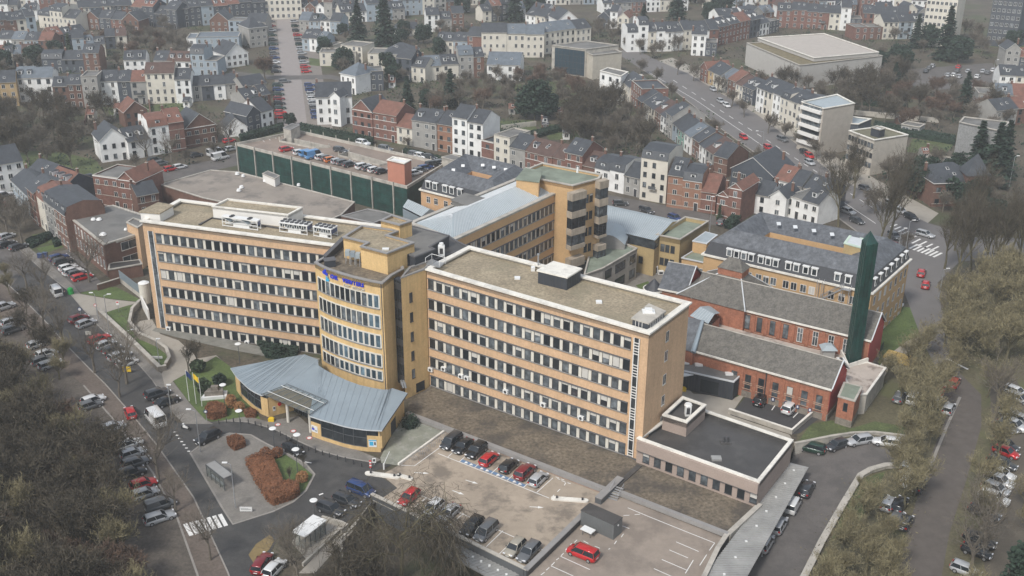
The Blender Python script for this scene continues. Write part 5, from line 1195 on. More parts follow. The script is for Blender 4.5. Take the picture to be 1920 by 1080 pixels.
# ================================================================ VEHICLES
def loft(secs, mb, m, close=True):
    'secs: list of equal length closed loops'
    n = len(secs[0]); i0 = len(mb.v); k = mb.mi(m)
    for s in secs: mb.v += [Vector(p) for p in s]
    for a in range(len(secs)-1):
        for j in range(n):
            q = (j+1) % n; mb.f.append((i0+a*n+j, i0+a*n+q, i0+(a+1)*n+q, i0+(a+1)*n+j)); mb.m.append(k)
    if close: mb.f.append(tuple(i0+n-1-j for j in range(n))); mb.m.append(k); e = i0+(len(secs)-1)*n; mb.f.append(tuple(e+j for j in range(n))); mb.m.append(k)
def sec(x, hw, z0, z1, r=.12):
    return [(x, -hw+r*.6, z0), (x, -hw, z0+r), (x, -hw, z0+(z1-z0)*.55), (x, -hw+.03, z1-r), (x, -hw+.03+r, z1), (x, hw-.03-r, z1), (x, hw-.03, z1-r), (x, hw, z0+(z1-z0)*.55), (x, hw, z0+r), (x, hw-r*.6, z0)]
# nose stations: x (front +), half width, bottom, top of lower body
KINDS = {
 'hatchback': dict(L=4.1, W=.87, belt=.92, roof=1.47, low=[(-1, .55, .38, .80), (-.97, .80, .28, .90), (-.8, .98, .22, .93), (-.4, 1, .2, .93), (.2, 1, .2, .92), (.55, 1, .2, .90), (.8, .96, .22, .82), (.95, .84, .27, .70), (1, .62, .36, .6)], cab=(-.96, -.80, .16, .50)),
 'estate': dict(L=4.6, W=.89, belt=.92, roof=1.47, low=[(-1, .55, .38, .80), (-.97, .80, .28, .92), (-.8, .98, .22, .94), (-.4, 1, .2, .93), (.2, 1, .2, .92), (.5, 1, .2, .90), (.8, .96, .22, .80), (.95, .84, .27, .68), (1, .62, .36, .6)], cab=(-.96, -.84, .12, .44)),
 'saloon': dict(L=4.5, W=.88, belt=.92, roof=1.43, low=[(-1, .6, .4, .82), (-.96, .82, .28, .95), (-.8, .98, .22, .96), (-.4, 1, .2, .93), (.2, 1, .2, .92), (.5, 1, .2, .90), (.8, .96, .22, .80), (.95, .84, .27, .68), (1, .62, .36, .6)], cab=(-.78, -.45, .14, .46)),
 'suv': dict(L=4.5, W=.93, belt=1.06, roof=1.66, low=[(-1, .6, .45, .92), (-.97, .84, .32, 1.05), (-.8, .98, .27, 1.08), (-.4, 1, .25, 1.07), (.2, 1, .25, 1.06), (.5, 1, .25, 1.04), (.82, .97, .27, .96), (.96, .86, .32, .84), (1, .66, .42, .7)], cab=(-.97, -.82, .18, .48)),
 'people_carrier': dict(L=4.6, W=.92, belt=1.02, roof=1.72, low=[(-1, .6, .4, .9), (-.97, .84, .28, 1.02), (-.8, .98, .22, 1.04), (-.4, 1, .2, 1.03), (.2, 1, .2, 1.02), (.55, 1, .2, 1.0), (.85, .96, .22, .88), (.96, .85, .27, .74), (1, .62, .36, .6)], cab=(-.98, -.88, .34, .66)),
 'van': dict(L=5.3, W=.98, belt=1.2, roof=2.35, low=[(-1, .9, .4, 1.15), (-.98, .97, .3, 1.2), (-.6, 1, .27, 1.2), (.2, 1, .27, 1.2), (.6, 1, .27, 1.15), (.85, .95, .28, 1.0), (.97, .86, .32, .8), (1, .66, .42, .6)], cab=(-.985, -.96, .45, .72)),
 'small_van': dict(L=4.5, W=.9, belt=1.1, roof=1.85, low=[(-1, .9, .4, 1.05), (-.98, .97, .3, 1.1), (-.6, 1, .27, 1.1), (.2, 1, .27, 1.1), (.6, 1, .27, 1.05), (.85, .95, .28, .9), (.97, .86, .32, .78), (1, .66, .42, .6)], cab=(-.985, -.95, .3, .62)),
}
SLOT = bpy.data.materials.new('paint_slot')
KM = {}
def carmeshes(kind):
    if kind in KM: return KM[kind]
    K = KINDS[kind]; hl = K['L']/2; W = K['W']; b = MB(); loft([sec(x*hl, W*w, z0, z1) for x, w, z0, z1 in K['low']], b, SLOT)
    x0, x1, x2, x3 = [v*hl for v in K['cab']]; zb = K['belt']-.05; zr = K['roof']; wb = W-.06; wt = W-.20 if kind not in ('van', 'small_van') else W-.09
    # roof skin and pillars
    rs = [(x1-.02, wt*.9, zr-.05), (x1+.12, wt, zr), ((x1+x2)/2, wt, zr+.02), (x2-.12, wt, zr-.01), (x2+.03, wt*.94, zr-.06)]
    loft([[(x, -w, z-.06), (x, -w+.08, z), (x, 0, z+.02), (x, w-.08, z), (x, w, z-.06), (x, 0, z-.08)] for x, w, z in rs], b, SLOT)
    B4 = lambda s: [Vector((x0, s*wb, zb)), Vector((x1, s*wt, zr-.05)), Vector((x2, s*wt, zr-.05)), Vector((x3, s*wb, zb))]
    for s in (-1, 1):
        q = B4(s)
        for p, t in ((q[0], q[1]), (q[3], q[2]), (q[0].lerp(q[3], .5), q[1].lerp(q[2], .5))): b.tube(p, t, .045, .04, SLOT, 5, False)
    if kind in ('van', 'small_van'):
        for s in (-1, 1):
            q = B4(s); b.poly([q[0]+Vector((0, s*.01, 0)), q[0].lerp(q[3], .6)+Vector((0, s*.01, 0)), q[1].lerp(q[2], .62)+Vector((0, s*.01, 0)), q[1]+Vector((0, s*.01, 0))], SLOT)
        l, r_ = B4(-1), B4(1); 
    g = MB(); l, r_ = B4(-1), B4(1)
    g.poly([l[0], l[3], l[2], l[1]], CGL); g.poly([r_[3], r_[0], r_[1], r_[2]], CGL); g.poly([l[3], r_[3], r_[2], l[2]], CGL); g.poly([r_[0], l[0], l[1], r_[1]], CGL)
    wm = MB(); R = .33 if kind not in ('suv', 'van') else .36; c = Vector((0, 0, R)); wm.tube(c+Vector((0, -.11, 0)), c+Vector((0, .11, 0)), R, R, TYRE, 16); wm.tube(c+Vector((0, -.125, 0)), c+Vector((0, .125, 0)), R*.62, R*.62, RIMM, 12)
    hm = MB(); hm.box(-.10, .06, -.18, .18, -.07, .08, LAMP); tm = MB(); tm.box(-.05, .07, -.15, .15, -.1, .1, TAIL); pm = MB(); pm.box(-.02, .02, -.26, .26, -.06, .06, PLAT)
    mr = MB(); mr.box(-.1, .1, -.12, .08, -.06, .08, DARK)
    D = dict(body=b.data('body', smooth=True), glass=g.data('windows'), wheel=wm.data('wheel'), head=hm.data('headlight'), tail=tm.data('taillight'), plate=pm.data('number_plate'), mirror=mr.data('mirror'))
    KM[kind] = D; return D
NEARPARTS = 330
def car(px, py, ang, col, kind, label, group=None, z=0.0, scale=1.06, world=None, roofmat=None, cat=None):
    'ang: heading of the bonnet in degrees in the ground plane'
    D = carmeshes(kind); K = KINDS[kind]; hl = K['L']/2; W = K['W']
    p = world if world is not None else P(px, py, z)
    far = p.length > NEARPARTS
    nm = {'van': 'parked_van', 'small_van': 'parked_van'}.get(kind, 'parked_car')
    r = bpy.data.objects.new(nm, None); COL.objects.link(r); r.location = p; r.rotation_euler = (0, 0, math.radians(ang)); r.scale = (scale,)*3; r['label'] = label; r['category'] = cat or ('van' if 'van' in kind else 'car')
    if group: r['group'] = group
    def part(name, me, loc=(0, 0, 0), rz=0, mat=None):
        o = bpy.data.objects.new(name, me); COL.objects.link(o); o.parent = r; o.location = loc; o.rotation_euler = (0, 0, rz)
        if mat: o.material_slots[0].link = 'OBJECT'; o.material_slots[0].material = mat
        return o
    part('body', D['body'], mat=CARM[col]); part('windows', D['glass'])
    for x in (-.60, .62):
        for s in (-1, 1): part('wheel', D['wheel'], (x*hl, s*(W-.10), 0))
    if not far:
        for s in (-1, 1):
            part('headlight', D['head'], (hl*.955, s*W*.66, .66 if kind not in ('suv', 'van') else .8)); part('taillight', D['tail'], (-hl*.975, s*W*.70, .84 if kind not in ('suv', 'van') else .98))
            part('mirror', D['mirror'], (K['cab'][2]*hl+.35, s*(W+.04), K['belt']+.02))
        part('number_plate', D['plate'], (-hl*1.0, 0, .62)); part('number_plate', D['plate'], (hl*1.0, 0, .45))
    return r
def head(a_, b_, z=0.0):
    d_ = P(*b_, z)-P(*a_, z); return math.degrees(math.atan2(d_.y, d_.x))
ORD = ['first', 'second', 'third', 'fourth', 'fifth', 'sixth', 'seventh', 'eighth', 'ninth', 'tenth', 'eleventh', 'twelfth', 'thirteenth', 'fourteenth', 'fifteenth', 'sixteenth', 'seventeenth', 'eighteenth', 'nineteenth', 'twentieth']
ORD += ['twenty-'+o for o in ORD[:9]] + ['thirtieth'] + ['thirty-'+o for o in ORD[:9]]
CN = {'dark_red': 'dark red', 'dark_green': 'dark green', 'sky': 'light blue', 'charcoal': 'very dark grey'}
# upper row of the deck
up = head(T[3], (T[3][0]+30, T[3][1]-27)); DG = 'cars parked on the deck'
for (x, y, c, k, back, t) in ((846, 834, 'charcoal', 'people_carrier', 1, 'dark grey people carrier, first from the left in the upper row of the deck'), (868, 842, 'black', 'saloon', 1, 'black saloon, second from the left in the upper row of the deck'),
        (893, 851, 'black', 'suv', 1, 'black boxy car, third from the left in the upper row of the deck'), (917, 866, 'red', 'hatchback', 0, 'bright red hatchback in the middle of the upper row of the deck'),
        (954, 879, 'black', 'hatchback', 0, 'black hatchback between the bright red and dark red cars on the deck'), (984, 891, 'dark_red', 'suv', 0, 'dark red car with black roof in the upper row of the deck'),
        (1009, 904, 'silver', 'hatchback', 0, 'silver hatchback at the right end of the upper row of the deck')):
    car(x, y, up+(180 if back else 0), c, k, t, DG, .06)
lo = up
for (x, y, c, k, t) in ((767, 938, 'red', 'hatchback', 'red car behind the branches of the weeping tree on the deck'), (812, 958, 'white', 'hatchback', 'white hatchback under the right side of the weeping tree'), (841, 968, 'silver', 'saloon', 'silver coupe right of the white hatchback on the deck'),
        (885, 994, 'black', 'suv', 'black car with silver roof rails in the lower row of the deck'), (911, 1003, 'grey', 'people_carrier', 'grey people carrier in the lower row of the deck'),
        (965, 1033, 'beige', 'hatchback', 'beige hatchback in the lower row of the deck'), (991, 1041, 'grey', 'estate', 'grey estate car last in the lower row of the deck')):
    car(x, y, lo+180, c, k, t, DG, .06)
q = car(1092, 1043, head((1116, 1062), (1066.5, 1042)), 'red', 'people_carrier', 'red people carrier with white roof rails alone on the second deck', DG, .06)
# bay row at the left of the deck
bh = head((655, 990), (700, 955))
for (x, y, c, k, t) in ((621, 961, 'charcoal', 'suv', 'black car nearest the glass smoking shelter, first of three in a row'), (651, 944, 'charcoal', 'estate', 'dark car in the middle of the three by the weeping tree'), (677, 924, 'blue', 'people_carrier', 'dark blue van like car, last of three beside the weeping tree')):
    car(x, y, head((600, 950), (645, 968)), c, k, t, 'three dark cars by the weeping tree')
# entrance loop
car(390, 826, head((412, 812), (367, 834)), 'black', 'suv', 'black car with silver roof rails waiting in the entrance loop near the avenue')
car(550, 848, head((540, 838), (570, 856)), 'black', 'hatchback', 'black car behind the bare sapling in the entrance loop')
# avenue
car(296, 744, head((280, 750), (316, 738)), 'charcoal', 'suv', 'black off-roader parked above the black saloon by the avenue')
car(314, 758, head((290, 768), (336, 752)), 'black', 'saloon', 'black saloon parked just behind the white van on the avenue')
car(292, 792, head((312, 818), (272, 770)), 'white', 'van', 'large white van on the avenue beside the black saloon', scale=1.15)
car(245, 779, head((250, 790), (240, 765)), 'red', 'hatchback', 'red car on the avenue left of the large white van')
car(106, 552, head((115, 564), (96, 540)), 'white', 'van', 'white minibus with blue rear window driving on the avenue', scale=.95)
hd = head((175, 640), (205, 630))
LG = 'cars parked nose in along the avenue sidewalk'
for (x, y, c, k, t) in ((148, 602, 'dark_red', 'hatchback', 'dark red car at the left end of the sidewalk bays'), (162, 611, 'silver', 'hatchback', 'silver car right below the dark red one on the avenue'), (187, 640, 'red', 'estate', 'red estate car, first of the lower five in the avenue bays'),
        (199, 651, 'silver', 'hatchback', 'silver car below the red estate in the avenue bays'), (213, 661, 'charcoal', 'hatchback', 'dark car in the middle of the lower five in the avenue bays'), (225, 672, 'silver', 'estate', 'silver estate fourth of the lower five in the avenue bays'), (239, 685, 'white', 'hatchback', 'white hatchback last of the lower five in the avenue bays')):
    car(x, y, head((x-18, y+7), (x+18, y-7)), c, k, t, LG)
for (x, y, c, k, t) in ((111, 487, 'blue', 'estate', 'blue estate car beside the two blue bins'), (119, 495, 'charcoal', 'suv', 'dark car right of the blue estate near the office building'), (128, 506, 'white', 'hatchback', 'upper white hatchback of two by the office building'), (137, 514, 'white', 'suv', 'lower white car of two by the office building'), (144, 517, 'grey', 'hatchback', 'grey car tucked behind the red one by the office building'), (155, 524, 'red', 'estate', 'red estate at the low end of the office building row')):
    car(x, y, head((x-18, y+5), (x+18, y-5)), c, k, t, 'cars in the bays before the office building')
for i, (x, y, c, k) in enumerate(((13, 447, 'silver', 'hatchback'), (35, 467, 'charcoal', 'estate'), (14, 462, 'black', 'estate'), (5, 370, 'grey', 'hatchback'), (14, 388, 'dark_red', 'hatchback'), (22, 608, 'silver', 'hatchback'), (26, 622, 'grey', 'estate'), (8, 580, 'silver', 'suv'), (72, 650, 'silver', 'hatchback'), (88, 668, 'white', 'hatchback'), (82, 680, 'grey', 'estate'), (96, 688, 'silver', 'estate'), (170, 765, 'grey', 'hatchback'), (176, 755, 'white', 'hatchback'), (213, 806, 'silver', 'hatchback'), (242, 838, 'white', 'estate'), (250, 855, 'silver', 'hatchback'), (256, 872, 'grey', 'estate'), (247, 893, 'black', 'suv'), (270, 913, 'red', 'hatchback'), (273, 931, 'silver', 'hatchback'), (302, 953, 'grey', 'small_van'), (300, 976, 'silver', 'estate'))):
    car(x, y, head((x-18, y+6), (x+18, y-6)), c, k, '%s %s, %s going down the far side of the avenue under trees' % (CN.get(c, c), k.replace('_', ' '), ORD[i]), 'cars under the trees on the far side of the avenue')
car(492, 1062, head((480, 1085), (505, 1045)), 'dark_red', 'estate', 'dark red car under the bare tree at the bottom edge'); car(515, 1072, head((500, 1090), (528, 1060)), 'white', 'hatchback', 'white car beside the dark red one at the bottom edge')
# sunken street
def lcar(x, y, ang, c, k, t, g=None):
    p = P(x, y, LZ); p.z = lowz(p)
    for _ in range(3): p = P(x, y, p.z); p.z = lowz(p)
    car(0, 0, ang, c, k, t, g, world=p)
lh = head((1487, 960), (1513, 912), LZ)
SG = 'cars along the ribbed canopy'
for (x, y, c, k, t) in ((1512, 922, 'charcoal', 'estate', 'dark blue grey car, uppermost of the row beside the ribbed canopy'), (1486, 953, 'white', 'small_van', 'white van with red lettering beside the ribbed canopy'), (1460, 990, 'silver', 'estate', 'silver estate half under the ribbed canopy'), (1434, 1025, 'silver', 'suv', 'silver grey car mostly hidden under the ribbed canopy edge')):
    lcar(x, y, lh, c, k, t, SG)
for (x, y, dx, dy, c, k, t) in ((1521, 846, -20, -5, 'dark_green', 'suv', 'dark green car with white roof by the yellow grit bin on the ramp'), (1568, 840, -18, 6, 'charcoal', 'hatchback', 'dark car second in line on the ramp below the curved wall'), (1610, 831, -18, 3, 'silver', 'estate', 'silver car third in line on the ramp, behind branches'), (1662, 834, -20, -3, 'white', 'estate', 'white estate car highest on the ramp under the mossy tree')):
    lcar(x, y, head((x-dx, y-dy), (x+dx, y+dy), -1), c, k, t, 'cars on the ramp')
car(1427, 755, head((1418, 766), (1438, 744)), 'black', 'suv', 'black car with silver rails in the bay before the red brick pavilion', z=.05); car(1481, 770, head((1470, 782), (1494, 758)), 'white', 'suv', 'white car with black roof in the bay before the red brick pavilion', z=.05)
# right avenue
for i, (x, y, c, k) in enumerate(((1685, 750, 'grey', 'hatchback'), (1712, 752, 'white', 'small_van'), (1753, 757, 'white', 'hatchback'), (1788, 722, 'red', 'hatchback'), (1778, 771, 'silver', 'hatchback'), (1760, 738, 'red', 'estate'), (1700, 880, 'white', 'hatchback'), (1703, 906, 'white', 'suv'), (1720, 915, 'charcoal', 'suv'), (1665, 950, 'silver', 'hatchback'), (1686, 952, 'black', 'estate'), (1680, 978, 'grey', 'hatchback'), (1696, 985, 'charcoal', 'hatchback'))):
    car(x, y, head((x-8, y+14), (x+8, y-14)), c, k, '%s %s, %s going down the near side of the right avenue' % (CN.get(c, c), k.replace('_', ' '), ORD[i]), 'cars on the near side of the right avenue')
for i, (x, y, c, k) in enumerate(((1905, 740, 'white', 'estate'), (1910, 752, 'silver', 'hatchback'), (1893, 780, 'white', 'hatchback'), (1900, 803, 'white', 'suv'), (1915, 792, 'silver', 'estate'), (1888, 806, 'grey', 'hatchback'), (1885, 840, 'charcoal', 'hatchback'), (1885, 853, 'red', 'hatchback'), (1878, 874, 'charcoal', 'estate'), (1875, 893, 'white', 'estate'), (1872, 908, 'white', 'suv'), (1866, 922, 'silver', 'hatchback'), (1862, 940, 'white', 'suv'), (1845, 967, 'charcoal', 'estate'), (1810, 1075, 'silver', 'hatchback'), (1835, 1020, 'black', 'suv'), (1830, 1040, 'black', 'hatchback'))):
    car(x, y, head((x-18, y-7), (x+18, y+7)), c, k, '%s %s, %s going down the far side of the right avenue' % (CN.get(c, c), k.replace('_', ' '), ORD[i]), 'cars on the far side of the right avenue')
# crossroads and boulevard
for (x, y, a_, c, k, t) in ((1727, 516, (1722, 530, 1731, 504), 'red', 'hatchback', 'upper of two red cars leaving the crossroads'), (1735, 538, (1732, 550, 1737, 526), 'red', 'hatchback', 'lower of two red cars leaving the crossroads'), (1734, 443, (1720, 440, 1748, 448), 'silver', 'estate', 'silver car crossing above the zebra stripes'),
        (1676, 446, (1665, 440, 1690, 455), 'grey', 'hatchback', 'grey car queueing left of the zebra stripes'), (1668, 470, (1652, 465, 1685, 476), 'dark_red', 'van', 'dark red van between the trunks near the crossroads'), (1708, 411, (1695, 405, 1722, 418), 'black', 'estate', 'black car on the boulevard above the silver one'), (1688, 399, (1675, 394, 1700, 406), 'silver', 'hatchback', 'silver car on the boulevard before the black one'),
        (1672, 386, (1660, 382, 1684, 391), 'silver', 'hatchback', 'pale car on the boulevard behind bare branches'), (1622, 357, (1610, 353, 1634, 362), 'grey', 'hatchback', 'grey car on the boulevard near the tall bare trees'), (1518, 308, (1508, 303, 1527, 313), 'silver', 'hatchback', 'silver car driving down the boulevard below the red one'),
        (1517, 295, (1510, 290, 1526, 300), 'red', 'hatchback', 'red car in the right parking lane of the boulevard'), (1508, 289, (1500, 285, 1516, 294), 'black', 'hatchback', 'black car just above the red one on the boulevard'), (1394, 260, (1386, 255, 1402, 266), 'red', 'hatchback', 'bright red car in the middle of the boulevard'), (1440, 280, (1430, 275, 1450, 287), 'red', 'hatchback', 'red car behind the dark gabled house on the boulevard'),
        (1467, 264, (1457, 260, 1478, 269), 'grey', 'estate', 'grey car parked by the lawn on the boulevard'), (1351, 192, (1342, 188, 1360, 198), 'silver', 'hatchback', 'silver car far up the boulevard, left of a pair'), (1362, 200, (1354, 196, 1370, 206), 'white', 'hatchback', 'white car far up the boulevard, right of a pair'), (1337, 170, (1330, 166, 1345, 175), 'silver', 'hatchback', 'silver car furthest up the boulevard'),
        (1674, 573, (1660, 570, 1688, 577), 'white', 'hatchback', 'white car parked at the corner of the courtyard building'), (1352, 420, (1345, 430, 1360, 410), 'grey', 'hatchback', 'small grey car by the hedge behind the mansard building'), (1163, 385, (1155, 385, 1172, 385), 'charcoal', 'hatchback', 'dark car near the white terraced houses behind the hall'), (1212, 398, (1205, 395, 1222, 402), 'charcoal', 'estate', 'dark car in front gardens behind the metal roofed hall'),
        (1590, 400, (1578, 396, 1602, 405), 'silver', 'hatchback', 'silver car parked under trees by the crossroads, left'), (1606, 418, (1594, 414, 1618, 423), 'charcoal', 'hatchback', 'dark car parked under trees by the crossroads, right'), (1265, 412, (1258, 409, 1273, 415), 'blue', 'hatchback', 'blue car just behind the square tan block')):
    car(x, y, head(a_[:2], a_[2:]), c, k, t, z=.03)
# garage roof
zq = GZ-.78; GG = 'cars on the roof deck of the green car park'
for i, (x, y, c, k, o_) in enumerate(((537, 283, 'red', 'hatchback', 1), (563, 289, 'white', 'hatchback', 1), (576, 292, 'sky', 'small_van', 1), (589, 296, 'sky', 'van', 1), (604, 298, 'white', 'hatchback', 1), (613, 300, 'grey', 'hatchback', 1), (621, 303, 'orange', 'hatchback', 1), (634, 306, 'silver', 'hatchback', 1), (645, 308, 'grey', 'estate', 1), (656, 312, 'charcoal', 'hatchback', 1), (681, 316, 'white', 'suv', 1), (692, 319, 'grey', 'hatchback', 1), (703, 322, 'white', 'hatchback', 1), (716, 325, 'black', 'hatchback', 1),
        (681, 272, 'white', 'suv', 0), (723, 283, 'grey', 'suv', 0), (639, 285, 'charcoal', 'estate', 0), (778, 293, 'grey', 'hatchback', 0), (789, 296, 'white', 'hatchback', 0), (806, 299, 'black', 'hatchback', 0), (778, 328, 'white', 'hatchback', 1), (788, 323, 'grey', 'hatchback', 1), (798, 318, 'blue', 'estate', 1), (812, 312, 'black', 'suv', 1), (826, 308, 'grey', 'hatchback', 1))):
    car(x, y, head((x-14, y+3), (x+14, y-3), zq) if o_ else head((x-14, y-3), (x+14, y+3), zq), c, k, '%s %s on the green garage roof, %s of %s' % (CN.get(c, c), k.replace('_', ' '), ORD[i], 'the front row' if i < 14 else 'the scattered ones behind'), GG, z=zq)
# streets left of the garage
for i, (x, y, c, k, a_) in enumerate(((405, 291, 'white', 'van', 1), (414, 299, 'white', 'van', 1), (338, 316, 'white', 'hatchback', 1), (303, 309, 'grey', 'hatchback', 1), (290, 303, 'charcoal', 'hatchback', 1), (142, 341, 'blue', 'hatchback', 1), (160, 352, 'grey', 'estate', 1), (171, 335, 'charcoal', 'hatchback', 1), (413, 285, 'charcoal', 'hatchback', 1), (434, 282, 'silver', 'hatchback', 1), (368, 294, 'charcoal', 'hatchback', 1), (320, 320, 'red', 'hatchback', 1), (430, 267, 'red', 'hatchback', 1), (460, 258, 'white', 'hatchback', 1), (10, 341, 'silver', 'hatchback', 1), (8, 368, 'white', 'estate', 1))):
    car(x, y, head((x-14, y+4), (x+14, y-2)), c, k, '%s %s, %s in the side street left of the green garage' % (CN.get(c, c), k.replace('_', ' '), ORD[i]), 'vehicles in the side street left of the garage', z=.03)
# far avenue
cols = list(CARC)[:8]; rs_ = random.Random(3)
for i in range(22):
    t = i/21; y = 42+t*180
    if 140 < y < 158: continue
    x = 508+t*19; c = rs_.choice(cols); car(x, y, head((x-8, y), (x+8, y-1)), c, 'hatchback', '%s car, %s down the left side of the distant straight avenue' % (CN.get(c, c), ORD[i]), 'cars on the left side of the distant avenue', z=.03)
    x = 552+t*43; c = rs_.choice(cols); car(x, y, head((x-8, y), (x+8, y-1)), c, 'hatchback', '%s car, %s down the right side of the distant straight avenue' % (CN.get(c, c), ORD[i]), 'cars on the right side of the distant avenue', z=.03)
car(534, 155, head((526, 156), (544, 155)), 'grey', 'estate', 'grey car turning at the distant crossing', z=.04)
for i, (x, y, c) in enumerate(((1736, 136, 'charcoal'), (1742, 130, 'grey'), (1748, 126, 'silver'), (1777, 143, 'silver'), (1788, 143, 'white'), (1795, 135, 'grey'), (1798, 146, 'silver'), (1797, 128, 'red'), (1815, 136, 'silver'), (1787, 160, 'white'), (1832, 146, 'white'), (1843, 136, 'silver'), (1852, 139, 'grey'), (1822, 163, 'silver'), (1862, 134, 'white'), (1871, 138, 'silver'))):
    car(x, y, head((x-4, y+3), (x+4, y-3)), c, 'hatchback', '%s car, %s in the distant car park at the upper right' % (CN.get(c, c), ORD[i]), 'cars in the distant car park', z=.03)
# ================================================================ VEGETATION
def bough(seed, H, nl, spread, levels, mat_t, mat_c, upl=.25, trunkfrac=.33, fw=.05, droop=0, lean=0, bend=.16):
    'one bare tree: returns (trunk mesh, crown mesh); limbs are tapered tubes, twigs are thin blades'
    R = random.Random(seed); tk = MB(); cr = MB()
    def rib(a, b, w):
        d = (b-a); s = d.cross(Vector((R.uniform(-1, 1), R.uniform(-1, 1), R.uniform(-1, 1)))).normalized()*w
        cr.poly([a-s, a+s, b+s*.3, b-s*.3], mat_c)
    def grow(p, d, L, r, lv):
        n = 3 if lv < 3 else 2; pts = [p]; dd = d.copy()
        for i in range(n):
            k = bend*(1+.6*lv); dd = (dd + Vector((R.uniform(-k, k), R.uniform(-k, k), R.uniform(-k, k)+upl*.25*(1-droop*lv) - droop*.10*lv))).normalized()
            q = pts[-1]+dd*(L/n)
            if lv <= 1: tk.tube(pts[-1], q, r*(1-i/n*.5), r*(1-(i+1)/n*.5), mat_t, 6 if lv == 0 else 4, False)
            elif lv == 2: tk.tube(pts[-1], q, r*(1-i/n*.6), r*(1-(i+1)/n*.6), mat_t, 3, False)
            else: rib(pts[-1], q, max(fw*.5, r))
            pts.append(q)
        if lv < len(levels):
            c = levels[lv]
            for j in range(c):
                t = (j+R.random())/c; t = .25+.75*t if lv else .55+.45*t
                s = t*n; i = min(int(s), n-1); o = pts[i].lerp(pts[i+1], s-i); ax = (pts[i+1]-pts[i]).normalized()
                a = R.uniform(0, 6.283); side = ax.orthogonal().normalized(); side.rotate(Matrix.Rotation(a, 3, ax))
                sp = spread*R.uniform(.7, 1.2); nd = (ax*(1-sp*.5)+side*sp+Vector((0, 0, upl*(1-droop)))).normalized()
                if droop and lv >= 1: nd = (nd + Vector((0, 0, -droop*1.2))).normalized()
                grow(o, nd, L*R.uniform(.5, .72)*(1.35 if lv == 0 else 1)*(1 if not droop or lv < 1 else 1.15), r*.45, lv+1)
    grow(Vector((0, 0, 0)), Vector((lean, 0, 1)).normalized(), H*trunkfrac, H*.019, 0)
    return tk.data('trunk'), cr.data('crown')
def leafcloud(seed, fn, n, size, m, mb=None, dark=None):
    R = random.Random(seed); mb = mb or MB()
    for _ in range(n):
        p = fn(R); s = size*R.uniform(.6, 1.4); a = Vector((R.uniform(-1, 1), R.uniform(-1, 1), R.uniform(-.6, .6))).normalized()*s; b = a.cross(Vector((R.uniform(-1, 1), R.uniform(-1, 1), R.uniform(-1, 1)))).normalized()*s*.7
        mb.poly([p-a, p-b*.8, p+a, p+b], m)
    return mb
def conifer(seed, H, w, m):
    R = random.Random(seed); tk = MB(); tk.tube((0, 0, 0), (0, 0, H*.95), H*.018, .03, BARK, 6, False); mb = MB()
    lay = int(H*1.3)
    for i in range(lay):
        z = H*(.08+.9*i/lay); r = w*(1-(i/lay)**1.15)*R.uniform(.8, 1.15)+.15; k = int(7+10*(1-i/lay))
        for j in range(k):
            a = R.uniform(0, 6.283); rr = r*R.uniform(.65, 1.1); e = Vector((math.cos(a)*rr, math.sin(a)*rr, -rr*R.uniform(.15, .45))); o = Vector((0, 0, z))
            for t in (.2, .4, .55, .7, .85, 1):
                c = o+e*t; s = .28+.55*(1-t)*.6+w*.07; v = Vector((R.uniform(-1, 1), R.uniform(-1, 1), R.uniform(-.5, .3))).normalized()*s; u = v.cross(Vector((R.uniform(-.5, .5), R.uniform(-.5, .5), 1))).normalized()*s*.7
                mb.poly([c-v, c-u, c+v, c+u-Vector((0, 0, .15))], m)
    return tk.data('trunk'), mb.data('crown')
def roundtree(seed, H, w, m):
    R0 = random.Random(seed); tk = MB(); tk.tube((0, 0, 0), (0, 0, H*.6), H*.02, .08, BARK, 6, False); blobs = []
    for _ in range(16):
        a = R0.uniform(0, 6.28); q = R0.uniform(.1, .6)*w; blobs.append((Vector((math.cos(a)*q, math.sin(a)*q, H*R0.uniform(.3, .8))), w*R0.uniform(.35, .6)))
    def fn(R):
        c, r = R.choice(blobs); v = Vector((R.gauss(0, 1), R.gauss(0, 1), R.gauss(0, 1))).normalized(); return c+v*r*R.uniform(.75, 1.05)
    return tk.data('trunk'), leafcloud(seed, fn, 3200, .42, m).data('crown')
TP = {}
for i in range(4): TP['plane%d' % i] = bough(10+i, 19, 6, .62, [6, 6, 6, 4], TWB, TWG, .28, .36, .05)
for i in range(3): TP['wood%d' % i] = bough(30+i, 15, 6, .75, [7, 7, 7, 5], TWB, TWD, .3, .34, .11)
for i in range(3): TP['olive%d' % i] = bough(50+i, 13, 6, .85, [8, 7, 7, 4], BARK, TWO, .5, .3, .07)
for i in range(3): TP['garden%d' % i] = bough(70+i, 11, 6, .75, [7, 7, 6, 4], TWB, TWG, .3, .3, .10)
TP['russet0'] = bough(90, 12, 6, .75, [7, 8, 8, 7], TWB, TWR, .2, .27, .11)
TP['sparse0'] = bough(95, 9, 6, .55, [5, 6, 5, 4], TWB, TWD, .35, .3, .05)
TP['tall0'] = bough(97, 22, 6, .5, [7, 7, 7, 5], BARK, TWD, .5, .45, .07); TP['tall1'] = bough(98, 22, 6, .45, [7, 7, 7, 5], BARK, TWD, .5, .45, .07)
TP['weep0'] = bough(120, 15, 6, .8, [9, 9, 9, 6], BARK, TWD, .12, .42, .045, droop=.5)
for i in range(2): TP['conifer%d' % i] = conifer(200+i, 16, 4.2, EVG)
TP['cone0'] = conifer(210, 9, 1.6, EVG2)
for i in range(2): TP['evergreen%d' % i] = roundtree(220+i, 9, 4.2, EVG)
TP['shrub0'] = roundtree(230, 3, 1.8, EVG2); TP['shrub1'] = roundtree(231, 2.5, 1.7, EVG)
